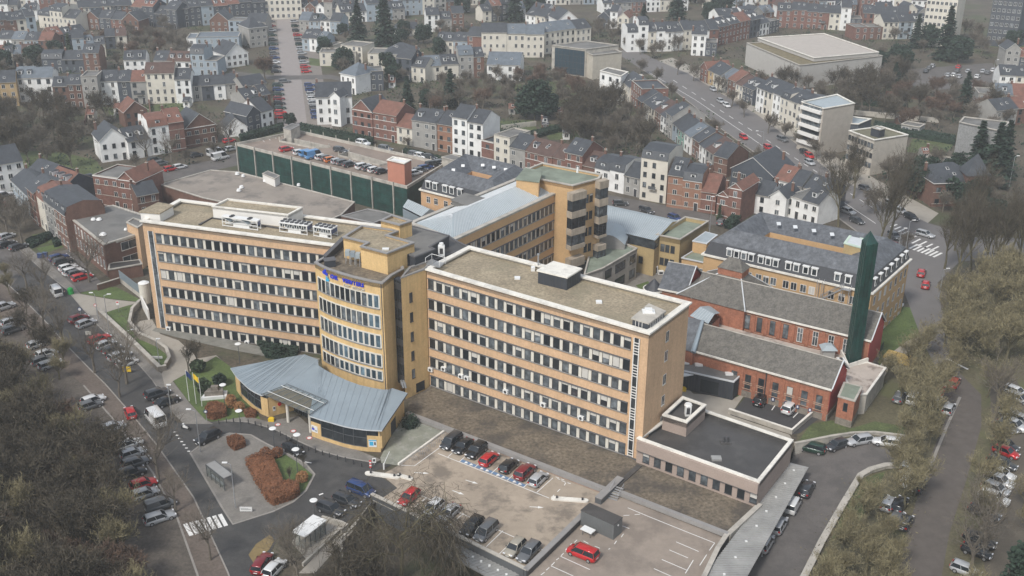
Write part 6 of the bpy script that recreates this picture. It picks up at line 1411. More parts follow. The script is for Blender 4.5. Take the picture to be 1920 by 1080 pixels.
TN = {'plane': ('street_tree', 'bare tree'), 'wood': ('woodland_tree', 'bare tree'), 'olive': ('mossy_tree', 'bare tree'), 'garden': ('garden_tree', 'bare tree'), 'russet': ('russet_tree', 'tree'), 'sparse': ('young_tree', 'tree'), 'tall': ('tall_tree', 'bare tree'), 'weep': ('weeping_tree', 'weeping tree'), 'conifer': ('conifer', 'conifer'), 'cone': ('conifer', 'conifer'), 'evergreen': ('evergreen_tree', 'evergreen tree'), 'shrub': ('shrub', 'shrub')}
RT_ = random.Random(5)
def tree(px, py, kind, label, s=1.0, group=None, z=0.0, rz=None, world=None):
    k = [t for t in TP if t.rstrip('0123456789') == kind]; tk, cr = TP[RT_.choice(k)]; nm, cat = TN[kind]
    p = world if world is not None else P(px, py, z)
    r = thing(nm, label, cat, p, group, RT_.uniform(0, 6.28) if rz is None else rz); q = s*RT_.uniform(.93, 1.07); r.scale = (q*RT_.uniform(.92, 1.08), q*RT_.uniform(.92, 1.08), q)
    for n_, me in (('trunk', tk), ('crown', cr)):
        o = bpy.data.objects.new(n_, me); COL.objects.link(o); o.parent = r
    return r
def inpoly(x, y, pg):
    c = False; j = len(pg)-1
    for i in range(len(pg)):
        (xi, yi), (xj, yj) = pg[i], pg[j]
        if (yi > y) != (yj > y) and x < (xj-xi)*(y-yi)/(yj-yi)+xi: c = not c
        j = i
    return c
def scatter(pg, n, kinds, label, group, smin, smax, mind, avoid=(), seed=1):
    'trees over a plot given by its survey outline, even in ground area'
    R = random.Random(seed); W = [P(x, y, 0) for x, y in pg]; wp = [(p.x, p.y) for p in W]; av = [[(P(x, y, 0).x, P(x, y, 0).y) for x, y in a] for a in avoid]
    x0, x1 = min(p[0] for p in wp), max(p[0] for p in wp); y0, y1 = min(p[1] for p in wp), max(p[1] for p in wp); got = []; tries = 0
    while len(got) < n and tries < n*60:
        tries += 1; x, y = R.uniform(x0, x1), R.uniform(y0, y1)
        if not inpoly(x, y, wp) or any(inpoly(x, y, a) for a in av): continue
        if any((x-a)**2+(y-b)**2 < mind*mind for a, b, _ in got): continue
        got.append((x, y, tree(0, 0, R.choice(kinds), label, R.uniform(smin, smax), group, world=Vector((x, y, 0)))))
    if len(got) < 40:
        got.sort(key=lambda g: (g[0]*RT.x)/(Vector((g[0], g[1], -CH)).dot(FW)))
        for i, g in enumerate(got): g[2]['label'] = label + ', %s from left' % ORD[i]
    return got
# dense wood lower left
scatter([(-150, 660), (30, 735), (120, 800), (190, 900), (235, 1010), (275, 1180), (240, 1270), (-160, 1270), (-300, 900)], 170, ['wood', 'wood', 'wood', 'olive', 'russet'], 'bare brown tree packed into the dense wood at the lower left', 'trees of the dense wood', .75, 1.05, 3.6, seed=4)
scatter([(-120, 470), (10, 520), (60, 600), (100, 660), (140, 720), (60, 740), (-140, 660)], 16, ['wood', 'olive'], 'bare tree between the parked cars left of the avenue', 'trees left of the avenue', .55, .8, 5, seed=6)
scatter([(-60, 400), (10, 395), (60, 430), (30, 445), (-40, 420)], 7, ['garden', 'wood'], 'bare tree in the front gardens at the left edge', 'front garden trees at the left edge', .6, .8, 5, seed=16)
mb = MB(); wd = [(-500, 700), (-140, 640), (20, 735), (110, 810), (170, 900), (215, 1010), (260, 1250), (60, 1500), (-500, 1500)]
W = [P(x, y, 0) for x, y in wd]; wp = [(p.x, p.y) for p in W]; R = random.Random(77); x0, x1 = min(p[0] for p in wp), max(p[0] for p in wp); y0, y1 = min(p[1] for p in wp), max(p[1] for p in wp); c = 0
while c < 16000:
    x, y = R.uniform(x0, x1), R.uniform(y0, y1)
    if not inpoly(x, y, wp): continue
    c += 1; h = R.uniform(.8, 3.2); a = Vector((x, y, R.uniform(0, 1))); b = a+Vector((R.uniform(-1, 1), R.uniform(-1, 1), h)); s = Vector((R.uniform(-1, 1), R.uniform(-1, 1), 0)).normalized()*.06
    mb.poly([a-s, a+s, b+s*.3, b-s*.3], TWD if c % 3 else TWO)
tag(mb.build('undergrowth'), 'brown tangled undergrowth on the floor of the dense wood', 'undergrowth', kind='stuff')
# plane trees along the avenue path
for i, (x, y, s) in enumerate(((238, 720, .8), (298, 905, .85), (330, 960, .55), (178, 700, .72), (120, 650, .75), (85, 625, .72), (85, 560, .7), (52, 545, .7), (168, 530, .85), (42, 460, .85), (15, 440, .8), (545, 1060, .62), (395, 1050, .6), (225, 745, .6))):
    tree(x, y, 'plane', 'bare pollarded tree, %s of those lining the left avenue' % ORD[i], s, 'trees lining the left avenue')
for i, (x, y) in enumerate(((372, 690), (355, 700))): tree(x, y, 'sparse', ('slender bare tree on the lawn before the left wing', 'thin bare tree beside the access road bend')[i], 1.0)
for x, y, t in ((545, 905, 'bare sapling on the island lawn behind the round lamp'), (570, 878, 'thin sapling at the tip of the island near the black car')): tree(x, y, 'sparse', t, .5)
# weeping tree and neighbours
wt = tree(752, 1088, 'weep', 'large weeping tree with hanging bare branches before the deck', 1.22, z=-3, rz=1.0)
tree(690, 1120, 'wood', 'bare dark tree left of the weeping tree at the bottom edge', .75, z=-3); tree(560, 1100, 'plane', 'bare tree beside the smoking shelter at the bottom', .75)
tree(640, 1110, 'wood', 'bare tree between shelter and weeping tree at the bottom', .7); tree(830, 1130, 'wood', 'low bare tree right of the weeping tree at the bottom edge', .5, z=-3); tree(600, 1130, 'wood', 'low brown bush like tree below the smoking shelter', .5)
# right avenue mossy trees
scatter([(1590, 1010), (1625, 975), (1640, 985), (1678, 1020), (1680, 1140), (1700, 1300), (1500, 1400), (1545, 1120)], 25, ['olive'], 'mossy olive bare tree between the retaining wall and the right avenue', 'mossy trees by the right avenue', .62, .9, 3.6, seed=8)
scatter([(1660, 700), (1700, 660), (1770, 640), (1800, 700), (1775, 780), (1735, 880), (1700, 1000), (1670, 990), (1640, 960), (1680, 860), (1720, 800), (1640, 760)], 20, ['olive'], 'mossy olive bare tree on the near side of the right avenue', 'mossy trees near side of the right avenue', .75, 1.05, 4.6, seed=9)
scatter([(1780, 560), (1920, 530), (2060, 640), (1960, 700), (1860, 690), (1800, 690), (1775, 620)], 34, ['olive'], 'mossy olive bare tree in the park beyond the green chimney', 'mossy park trees', .9, 1.25, 4.8, seed=10)
scatter([(1850, 740), (1880, 740), (1890, 900), (1860, 1000), (1830, 1150), (1790, 1140), (1830, 900)], 13, ['olive', 'plane'], 'bare tree between the lanes of cars on the right avenue', 'trees between the car rows', .7, 1.0, 6, seed=11)
scatter([(1920, 760), (1990, 760), (2060, 1140), (1930, 1250), (1880, 1120), (1905, 980)], 10, ['olive', 'evergreen'], 'tree at the right picture edge behind the parked cars', 'trees at the right edge', .7, 1, 6, seed=12)
# bushes in the planted strip beside sunken street
for i, (x, y) in enumerate(((1590, 905), (1575, 945), (1560, 985), (1535, 1040), (1520, 1075))): tree(x+22, y+14, 'olive', 'low mossy bush, %s from the top behind the long retaining wall' % ORD[i], .28, 'low bushes behind the long wall')
scatter([(1700, 460), (1790, 440), (1900, 460), (1930, 530), (1780, 555), (1765, 500)], 5, ['tall'], 'tall bare tree between crossroads and park', 'tall trees between crossroads and park', .7, .9, 8, seed=20)
# tall trees around the crossroads
for i, (x, y, k, s) in enumerate(((1645, 470, 'tall', .85), (1665, 455, 'tall', .95), (1572, 425, 'tall', .8), (1785, 540, 'tall', .85), (1820, 510, 'tall', .8), (1845, 520, 'tall', .85), (1910, 515, 'tall', .9), (1600, 372, 'tall', .7), (1560, 400, 'garden', .9), (1640, 400, 'garden', 1), (1700, 470, 'garden', .7), (1790, 470, 'tall', .7))):
    tree(x, y, k, 'tall bare tree around the crossroads, %s of the group' % ORD[i], s, 'tall trees around the crossroads')
scatter([(1640, 330), (1760, 310), (1860, 340), (1880, 420), (1760, 400), (1650, 350)], 22, ['garden', 'evergreen', 'garden'], 'bare garden tree beyond the crossroads near the stone villa', 'garden trees by the stone villa', .8, 1.2, 7, seed=14)
# boulevard trees
for i, (x, y) in enumerate(((1270, 140), (1300, 152), (1345, 175), (1372, 200), (1395, 220), (1440, 250), (1470, 262), (1500, 280), (1530, 300), (1555, 320), (1590, 340), (1225, 110), (1200, 140), (1260, 190), (1345, 260), (1420, 320), (1230, 160))):
    tree(x, y, 'garden', 'bare street tree, %s of those along the boulevard' % ORD[i], .95, 'street trees along the boulevard')
# gardens and groves in the town
GRV = [([(0, 205), (110, 215), (200, 225), (230, 290), (100, 330), (0, 300), (-80, 250)], 46, ['garden', 'garden', 'wood'], 'bare tree in the wooded park at the left', 'trees of the left park', .8, 1.1, 6),
 ([(330, 250), (420, 240), (450, 300), (360, 315), (240, 330), (230, 300)], 14, ['plane', 'garden'], 'bare street tree before the white and brick houses left of the garage', 'street trees left of the garage', .6, .8, 6),
 ([(150, 90), (260, 70), (360, 85), (350, 125), (240, 140), (150, 110)], 34, ['garden', 'russet'], 'bare tree in the back gardens upper left', 'garden trees upper left', .8, 1.1, 7),
 ([(180, 52), (330, 40), (370, 90), (260, 100), (180, 80)], 14, ['garden'], 'bare tree in the gardens below the dark slate terraces', 'garden trees below the slate terraces', .8, 1.1, 8),
 ([(790, 165), (1000, 150), (1060, 155), (1130, 190), (1110, 240), (1000, 215), (880, 215), (800, 215)], 60, ['garden', 'garden', 'garden', 'russet'], 'bare tree in the large central gardens behind the terraces', 'garden trees in the centre', .8, 1.1, 6),
 ([(1040, 250), (1110, 215), (1190, 225), (1230, 290), (1150, 300), (1080, 290)], 34, ['garden', 'wood'], 'bare tree in the gardens right of the dark evergreen', 'garden trees right of the evergreen', .8, 1.15, 6),
 ([(1400, 160), (1540, 170), (1650, 150), (1760, 175), (1900, 180), (1890, 250), (1760, 250), (1640, 240), (1560, 210), (1470, 190)], 80, ['garden', 'garden', 'wood', 'russet'], 'bare tree in the gardens behind the flat roofed industrial hall', 'garden trees behind the hall', .8, 1.15, 7),
 ([(1180, 60), (1260, 60), (1300, 100), (1220, 110), (1150, 90)], 18, ['garden'], 'bare tree at the far end of the boulevard', 'trees at the far end of the boulevard', .8, 1.1, 8),
 ([(740, 60), (860, 60), (880, 100), (760, 110)], 18, ['garden', 'garden', 'evergreen'], 'bare tree between the far conifers and the long white terrace', 'trees before the long white terrace', .8, 1.1, 8),
 ([(880, 0), (1000, 5), (1040, 40), (900, 50), (860, 20)], 18, ['garden', 'conifer', 'evergreen'], 'distant tree beyond the long white terrace', 'distant trees beyond the terrace', .9, 1.4, 9),
 ([(1270, 0), (1420, 20), (1440, 45), (1330, 50), (1240, 30)], 16, ['garden', 'evergreen'], 'distant tree at the top beside the white corner terrace', 'distant trees at the top', .9, 1.3, 9),
 ([(1640, 40), (1700, 60), (1800, 60), (1920, 80), (1900, 110), (1760, 100), (1650, 100)], 26, ['garden', 'evergreen', 'garden'], 'distant tree before the tall apartment blocks', 'distant trees before the apartment blocks', .9, 1.3, 8),
 ([(450, 200), (520, 205), (520, 240), (460, 240)], 6, ['garden', 'evergreen'], 'small tree beside the black gabled houses near the garage', 'trees beside the black gabled houses', .6, .8, 5),
 ([(600, 100), (700, 130), (800, 130), (790, 160), (690, 165), (620, 130)], 16, ['garden', 'evergreen'], 'tree around the cream villas right of the distant avenue', 'trees around the cream villas', .7, 1.0, 7),
 ([(0, 130), (60, 105), (110, 100), (140, 125), (60, 145), (0, 150)], 14, ['garden', 'evergreen'], 'tree above the long row of garden fronts at the left edge', 'trees at the left edge', .8, 1.1, 7),
 ([(760, 250), (830, 262), (850, 285), (800, 285), (750, 275)], 8, ['garden'], 'low bare tree in the front gardens beyond the garage', 'front garden trees beyond the garage', .4, .5, 4)]
for i, (pg, n, ks, lb, gp, a, b, md) in enumerate(GRV): scatter(pg, int(n*.8), ks, lb, gp, a, b, md, seed=100+i)
for (x, y, k, s, t) in ((722, 88, 'conifer', 1.75, 'huge dark conifer right of the distant avenue'), (672, 82, 'conifer', 1.4, 'tall dark conifer left of the huge one'), (765, 214, 'conifer', .95, 'spiky dark conifer behind the red brick gothic house'), (845, 200, 'conifer', .9, 'dark conifer in the central gardens'), (1002, 225, 'evergreen', 1.55, 'broad dark evergreen standing in the central gardens'), (1020, 222, 'evergreen', 1.2, 'dark evergreen right beside the broad one'), (988, 222, 'evergreen', 1.2, 'dark evergreen left beside the broad one'),
        (1085, 225, 'cone', 1.0, 'narrow conical evergreen in the gardens'), (1130, 210, 'evergreen', .8, 'dark evergreen hedge tree below the white stepped villa'), (1205, 68, 'conifer', 1.0, 'dark conifer left of the white corner terrace'), (1268, 48, 'conifer', 1.5, 'large dark conifer above the white corner terrace'), (1365, 40, 'conifer', 1.3, 'dark conifer at the top beside brick houses'), (1716, 90, 'conifer', 1.0, 'slim conifer left of the distant car park'), (1770, 112, 'conifer', 1.5, 'big dark conifer above the distant car park'), (1795, 118, 'evergreen', 1.4, 'dark rounded evergreen above the distant car park'),
        (1805, 210, 'conifer', .95, 'tall conical evergreen left of the grey slate block'), (1826, 335, 'conifer', 1.1, 'left of two tall dark conifers before the grey slate block'), (1858, 350, 'conifer', 1.25, 'right of two tall dark conifers before the grey slate block'), (1876, 335, 'conifer', 1.1, 'dark conifer behind the tall pair at the grey block'), (1690, 160, 'conifer', .8, 'conifer beside the tented car park'), (132, 105, 'cone', 1.2, 'narrow dark cypress between the upper left houses'), (545, 238, 'evergreen', .55, 'round clipped evergreen beside the garage corner'), (1675, 165, 'conifer', .7, 'dark conifer right of the industrial hall'), (1410, 110, 'cone', .9, 'pair of small conifers by the hall, left'), (1420, 112, 'cone', .9, 'pair of small conifers by the hall, right'),
        (497, 150, 'russet', 1.25, 'russet leaved beech beside the distant avenue'), (870, 260, 'cone', .5, 'small cone shrub behind the terraces'), (1348, 415, 'cone', .55, 'small cypress in the brick house front garden'), (735, 155, 'evergreen', .9, 'dark evergreen before the cream villas'), (800, 200, 'evergreen', .7, 'dark evergreen in the central gardens near the hut')):
    tree(x, y, k, t, s)
scatter([(1080, 62), (1180, 66), (1200, 100), (1160, 84), (1100, 80)], 14, ['garden'], 'bare tree above the mirrored glass building', 'trees above the glass building', .8, 1.1, 7, seed=41)
scatter([(560, 40), (640, 50), (690, 100), (620, 90)], 7, ['garden', 'evergreen'], 'tree among the pale villas right of the distant avenue', 'trees among the pale villas', .6, .9, 8, seed=42)
scatter([(1640, 110), (1700, 110), (1700, 150), (1660, 150)], 10, ['garden', 'evergreen'], 'tree between the industrial hall and the distant car park', 'trees beside the distant car park', .8, 1.1, 7, seed=43)
# scrub, hedges and beds filling the gardens of the town
def scrub(pg, n, label, avoid, seed, ms=(TWD, TWD, TWO, EVG, EVG2, TWR, EVG)):
    R = random.Random(seed); wp = [(P(x, y, 0).x, P(x, y, 0).y) for x, y in pg]; av = [[(P(x, y, 0).x, P(x, y, 0).y) for x, y in a] for a in avoid]; mb = MB(); c = 0
    x0, x1 = min(p[0] for p in wp), max(p[0] for p in wp); y0, y1 = min(p[1] for p in wp), max(p[1] for p in wp)
    while c < n:
        x, y = R.uniform(x0, x1), R.uniform(y0, y1)
        if not inpoly(x, y, wp) or any(inpoly(x, y, a) for a in av): continue
        c += 1; m = R.choice(ms); r = R.uniform(.5, 1.7); h = R.uniform(.5, 2.2)
        for _ in range(12):
            p = Vector((x+R.gauss(0, r), y+R.gauss(0, r), R.uniform(.1, h))); s_ = R.uniform(.2, .45)*(1 if m in (EVG, EVG2) else .7); v = Vector((R.uniform(-1, 1), R.uniform(-1, 1), R.uniform(-.6, .6))).normalized()*s_; u = v.cross(Vector((R.uniform(-1, 1), R.uniform(-1, 1), R.uniform(-1, 1)))).normalized()*s_*(.8 if m in (EVG, EVG2) else .25)
            mb.poly([p-v, p-u, p+v, p+u], m)
    tag(mb.build('garden_scrub'), label, 'scrub', kind='stuff')
scrub([(-40, 40), (1960, 40), (1960, 440), (1760, 400), (1640, 372), (1500, 350), (1330, 330), (1100, 300), (900, 280), (700, 245), (440, 262), (430, 300), (150, 335), (-60, 340)], 5200, 'shrubs, beds and brambles filling the town gardens', [[(495, 30), (625, 30), (640, 250), (510, 250)], bl[:9]+br[3:], [(1690, 120), (1880, 110), (1910, 170), (1690, 175)], [(430, 133), (720, 133), (720, 168), (430, 155)]], 5)
scrub([(1500, 1000), (1600, 920), (1700, 880), (1760, 700), (1660, 680), (1760, 600), (1960, 540), (1960, 700), (1800, 690), (1770, 790), (1690, 1010), (1670, 1140), (1500, 1140)], 700, 'low brambles and tufts under the mossy trees', [hole1, [(1760, 700), (1845, 700), (1845, 800), (1812, 900), (1780, 1000), (1755, 1140), (1670, 1140), (1700, 1000), (1735, 880), (1775, 780)]], 6, (TWD, TWO, TWO))
# clipped hedges
def hedge(name, label, px, h, m, seed, z=0, n=None, sz=.12, wob=.07):
    pts = PP(px, z); c = sum(pts, Vector())/len(pts); r = thing(name, label, 'hedge', (c.x, c.y, z)); mb = MB(); q = ccw([Vector((p.x, p.y, 0)) for p in pts]); mb.prism(inset(q, .18), z, z+h-.15, m); R = random.Random(seed)
    def fn(R):
        if R.random() < .5:
            t = tessellate_polygon([q]); a, b, d = (q[i] for i in R.choice(t)); u, v = R.random(), R.random()
            if u+v > 1: u, v = 1-u, 1-v
            p = a+(b-a)*u+(d-a)*v; return Vector((p.x, p.y, z+h+R.gauss(0, wob)))
        i = R.randrange(len(q)); p = q[i].lerp(q[(i+1) % len(q)], R.random()); return Vector((p.x+R.gauss(0, wob*.6), p.y+R.gauss(0, wob*.6), z+R.uniform(0, h)))
    per = sum((q[i]-q[i-1]).length for i in range(len(q))); leafcloud(seed, fn, n or int(per*h*60+900), sz, m, mb); mb.build('foliage', r); return r
hedge('beech_hedge', 'large copper brown clipped beech hedge on the island', [(461, 872), (484, 862), (512, 870), (522, 888), (531, 912), (560, 914), (562, 930), (550, 938), (513, 950), (498, 938), (478, 905)], 1.5, COPP, 1)
hedge('beech_hedge', 'small copper brown hedge block near the black car in the loop', [(426, 830), (443, 824), (458, 830), (461, 838), (441, 847), (430, 838)], 1.2, COPP, 2)
hedge('beech_hedge', 'round copper brown hedge on the lawn below the memorial', [(386, 775), (392, 766), (408, 764), (424, 770), (425, 782), (400, 789), (388, 784)], 1.4, COPP, 3)
hedge('beech_hedge', 'low copper brown hedge beside the pavilion corner', [(458, 775), (470, 770), (481, 776), (478, 784), (462, 784)], .8, COPP, 4)
for i, (x, y, m_) in enumerate(((433, 752, 0), (435, 759, 0), (450, 766, 0), (506, 857, 1), (520, 852, 1), (498, 852, 1), (567, 898, 0))):
    r = thing('round_shrub', ('golden ball shrub, upper one left of the pavilion', 'golden ball shrub, middle one left of the pavilion', 'golden ball shrub, lower one left of the pavilion', 'rust ball shrub at the top of the island lawn', 'rust ball shrub next to the parked black car', 'rust ball shrub nearest the big beech hedge', 'golden ball shrub alone on the island lawn')[i], 'shrub', P(x, y+4, 0)); c = P(x, y+4, 0)+Vector((0, 0, .8))
    leafcloud(i, lambda R: c+Vector((R.gauss(0, 1), R.gauss(0, 1), R.gauss(0, 1))).normalized()*R.uniform(.75, 1.0), 700, .14, COPL if m_ == 0 else COPP).build('foliage', r)
for px, h, t in (([(100, 455), (118, 448), (160, 436), (168, 444), (120, 458), (104, 464)], 1.2, 'dark green hedge before the office building lawn'), ([(50, 455), (95, 440), (100, 446), (60, 466)], 1.0, 'dark green hedge along the terrace front gardens'), ([(1246, 378), (1262, 368), (1300, 360), (1306, 370), (1270, 385)], 2.2, 'green hedge right of the tall cream house'), ([(1358, 428), (1375, 412), (1388, 402), (1394, 410), (1372, 432)], 2.0, 'dark hedge beside the small grey car'), ([(880, 262), (960, 250), (962, 256), (884, 270)], 1.8, 'dark garden hedge behind the small red house'), ([(960, 262), (1050, 240), (1054, 247), (966, 270)], 1.6, 'dark garden hedge left of the evergreen'), ([(760, 285), (900, 318), (896, 324), (756, 290)], 1.5, 'dark hedge line along the back of the garage'), ([(565, 240), (700, 268), (698, 273), (562, 245)], 2.0, 'hedge along the far side of the garage'), ([(450, 262), (530, 240), (532, 245), (454, 268)], 2.0, 'hedge along the left side of the garage'), ([(1640, 235), (1790, 262), (1788, 272), (1638, 245)], 1.8, 'long clipped hedge in the right gardens'), ([(1560, 185), (1700, 200), (1700, 206), (1560, 192)], 1.5, 'dark hedge in the gardens behind the hall'), ([(480, 640), (490, 630), (560, 655), (550, 680), (500, 672)], 1.0, 'dark evergreen planting before the left wing terrace')):
    hedge('hedge', t, px, h, EVG, int(px[0][0]), n=1800, sz=.3)
c = P(769, 800, 0); r = thing('conifer_shrub', 'dark bushy conifer in front of the pavilion side wall', 'shrub', c); leafcloud(9, lambda R: c+Vector((R.gauss(0, .55), R.gauss(0, .55), abs(R.gauss(0, 1))*.8+.1)), 1300, .22, EVG).build('foliage', r)
for x, y, t in ((383, 735, 'dark evergreen wrapped round the white memorial, left'), (412, 722, 'dark evergreen wrapped round the white memorial, right'), (520, 668, 'dark evergreen shrub under the first floor windows'), (372, 698, 'low dark shrub by the flagpoles')): tree(x, y, 'shrub', t, .8)
# ================================================================ STREET FURNITURE
def pole_lamp(x, y, h, label, z=0):
    q = P(x, y, z); r = thing('street_lamp', label, 'street lamp', q, 'round topped lamps'); mb = MB(); mb.tube(q, q+Vector((0, 0, h)), .08, .05, DSTL, 6); mb.build('pole', r)
    mb = MB(); mb.tube(q+Vector((0, 0, h)), q+Vector((0, 0, h+.18)), .25, .62, WPL, 14); mb.tube(q+Vector((0, 0, h+.18)), q+Vector((0, 0, h+.26)), .62, .5, WPL, 14); mb.build('lamp_head', r)
for x, y, t in ((452, 812, 'round topped lamp at the kerb before the pavilion left end'), (515, 846, 'round topped lamp at the top of the big beech hedge'), (558, 886, 'round topped lamp on the island lawn'), (422, 762, 'round topped lamp among the golden shrubs'), (560, 858, 'round topped lamp beside the parked black car'), (450, 683, 'round topped lamp before the left wing terrace'), (590, 965, 'small round lamp at the smoking shelter')):
    pole_lamp(x, y, 4.3 if 'small' not in t else 2.5, t)
def tall_lamp(x, y, h, label, ax=-1.5, z=0):
    q = P(x, y, z); r = thing('street_lamp', label, 'street lamp', q, 'tall curved street lamps'); mb = MB(); mb.tube(q, q+Vector((0, 0, h)), .1, .06, STEEL, 6); mb.tube(q+Vector((0, 0, h)), q+Vector((ax, 0, h+.4)), .05, .04, STEEL, 5); mb.build('pole', r)
    mb = MB(); c = q+Vector((ax, 0, h+.35)); mb.box(c.x-.5, c.x+.3, c.y-.15, c.y+.15, c.z-.06, c.z+.08, WPL); mb.build('lamp_head', r)
for x, y, h, t, ax in ((376, 848, 8, 'tall thin lamp beside the loop entrance', -1), (442, 953, 8, 'tall thin lamp at the bus shelter corner', -.8), (205, 620, 8, 'tall lamp on the sidewalk beside the red and silver cars', 1.2), (245, 672, 6, 'tall lamp on the sidewalk beside the stone wall', 1.2), (185, 600, 6, 'tall lamp on the sidewalk near the forecourt', -.6), (1427, 300, 9, 'street lamp in the middle of the boulevard', -2), (1760, 560, 7, 'street lamp beside the two red cars', 1), (1330, 440, 10, 'tall white flag like mast behind the tan block', .2), (1892, 350, 9, 'street lamp near the right picture edge', 1), (1696, 480, 9, 'street lamp mast left of the zebra stripes', 1), (1680, 496, 9, 'thin mast beside the crossroads trees', 1), (1860, 150, 8, 'lamp in the distant car park', 1), (300, 690, 6, 'signal pole at the end of the sidewalk', .5), (322, 780, 6, 'signal pole behind the black saloon', .3)):
    tall_lamp(x, y, h, t, ax)
BG = 'bollards along the entrance pavement'; bo = None
bpts = [(411, 798), (425, 795), (438, 794), (451, 796), (466, 797), (479, 800), (490, 804), (503, 807), (515, 813), (526, 819), (537, 826), (548, 830), (557, 837), (567, 843), (578, 847), (592, 851), (605, 856), (618, 860), (633, 864), (648, 868), (663, 873), (678, 878)]
for i, (x, y) in enumerate(bpts):
    q = P(x, y-2, 0)
    if bo is None: bo = inst('bollard', (lambda m: (m.tube((0, 0, 0), (0, 0, .85), .09, .09, DARK, 8), m.tube((0, 0, .85), (0, 0, .95), .11, .06, DARK, 8), m.data('bollard'))[-1])(MB()), None, q)
    else: o = bo.copy(); COL.objects.link(o); o.location = q
    tag(bo if i == 0 else o, 'dark post bollard, %s from the left along the entrance pavement' % ORD[i], 'bollard', BG)
def flag(x, y, h, m1, label, ln=1):
    q = P(x, y, 0); r = thing('flagpole', label, 'flagpole', q); mb = MB(); mb.tube(q, q+Vector((0, 0, h)), .07, .04, WPL, 6); mb.build('pole', r)
    fl_ = MB(); A = [q+Vector((.05+.3*i, .1*math.sin(i*2), h-.2-.3*i)) for i in range(4)]; Bq = [a-Vector((0, .05, 1.1)) for a in A]
    for i in range(3): fl_.poly([A[i], A[i+1], Bq[i+1], Bq[i]], m1)
    tag(fl_.build('flag'), 'limp flag on the pole: ' + label.split(' pole')[0], 'flag')
flag(355, 752, 6.5, CARM['blue'], 'dark blue flag pole on the lawn'); flag(368, 757, 6.5, YELP, 'yellow flag pole right of the blue one'); 
q = P(379, 762, 0); r = thing('flagpole', 'bare white flagpole nearest the memorial', 'flagpole', q); mb = MB(); mb.tube(q, q+Vector((0, 0, 6)), .07, .04, WPL, 6); mb.build('pole', r)
# memorial
q = P(402, 748, 0); r = thing('memorial', 'white framed low stone memorial on the lawn', 'memorial', q); mb = MB(); mb.prism([q+Vector(v) for v in ((-2.3, -.8, 0), (2.3, .1, 0), (1.9, 2.2, 0), (-1.9, 1.6, 0))], 0, .6, WPL); mb.build('base', r)
mb = MB(); mb.prism([q+Vector(v) for v in ((-1.7, -.2, 0), (1.7, .4, 0), (1.3, 1.7, 0), (-1.3, 1.3, 0))], .6, 1.5, STON); mb.box(q.x-.6, q.x+.7, q.y+.4, q.y+1.2, 1.5, 2.3, STON); mb.build('stone', r)
# bus shelter
a, b = P(408, 886, 0), P(441, 912, 0); f = Fac(a, b); r = thing('bus_shelter', 'long glass bus shelter with dark curved roof on the island', 'bus shelter', (*((a+b)/2).xy, 0))
mb = MB(); f.box(mb, 0, f.L, .2, 1.9, 2.3, 2.42, METC); f.box(mb, 0, f.L, .15, .25, 2.2, 2.5, DSTL); f.box(mb, 0, f.L, 1.85, 1.95, 2.2, 2.45, DSTL); mb.build('roof', r); mb = MB()
for k in range(5): mb = MB(); f.box(mb, f.L*k/4-.05, f.L*k/4+.05, 1.8, 1.9, 0, 2.3, DSTL); mb.build('post', r)
for k in (0, 4): mb = MB(); f.box(mb, f.L*k/4-.05, f.L*k/4+.05, .2, .3, 0, 2.3, DSTL); mb.build('post', r)
mb = MB(); f.box(mb, 0, f.L, 1.84, 1.86, .2, 2.1, gm); f.box(mb, -.02, 0, .3, 1.8, .2, 2.2, gm); mb.build('glass', r); mb = MB(); f.box(mb, .5, f.L-1, 1.2, 1.6, .42, .5, STEEL); mb.build('bench', r)
# smoking shelter
a, b = P(574, 1033, 0), P(611, 1003, 0); f = Fac(a, b); r = thing('glass_shelter', 'small glass shelter with white roof at the bottom by the parked cars', 'shelter', (*((a+b)/2).xy, 0))
mb = MB(); f.box(mb, -.2, f.L+.2, -2.4, .2, 2.55, 2.7, WPL); mb.build('roof', r); mb = MB()
for k in range(5):
    for s in (0, -2.2): mb = MB(); f.box(mb, f.L*k/4-.05, f.L*k/4+.05, s-.05, s+.05, 0, 2.55, DSTL); mb.build('post', r)
mb = MB(); f.box(mb, .05, f.L-.05, -.01, .01, .2, 2.4, gm); f.box(mb, -.01, .01, -2.1, -.1, .2, 2.4, gm); f.box(mb, f.L-.01, f.L+.01, -2.1, -.1, .2, 2.4, gm); mb.build('glass', r)
sheet('shelter_floor', [(545, 1015), (600, 975), (640, 985), (620, 1010), (575, 1050)], PAVL, .05)
wallthing('planter_wall', 'pale planter wall behind the glass shelter', [(604, 975), (640, 985), (652, 990), (640, 1000)], .3, 0, .8, CONC)
wallthing('planter_wall', 'pale wall strip beside the cobbled path at the bottom', [(640, 995), (568, 1062)], .3, 0, .6, CONC)
sheet('cobbled_path', [(640, 990), (665, 992), (590, 1075), (560, 1075)], PAVL, .04)
sheet('brown_island', [(466, 1040), (480, 1020), (505, 1003), (515, 1012), (505, 1030), (475, 1055)], M('golden_grass', (.22, .16, .07), var=.2), .09)
for (pts_, t) in (([(200, 613), (205, 612)], 'sign panel on the sidewalk'),):
    pass
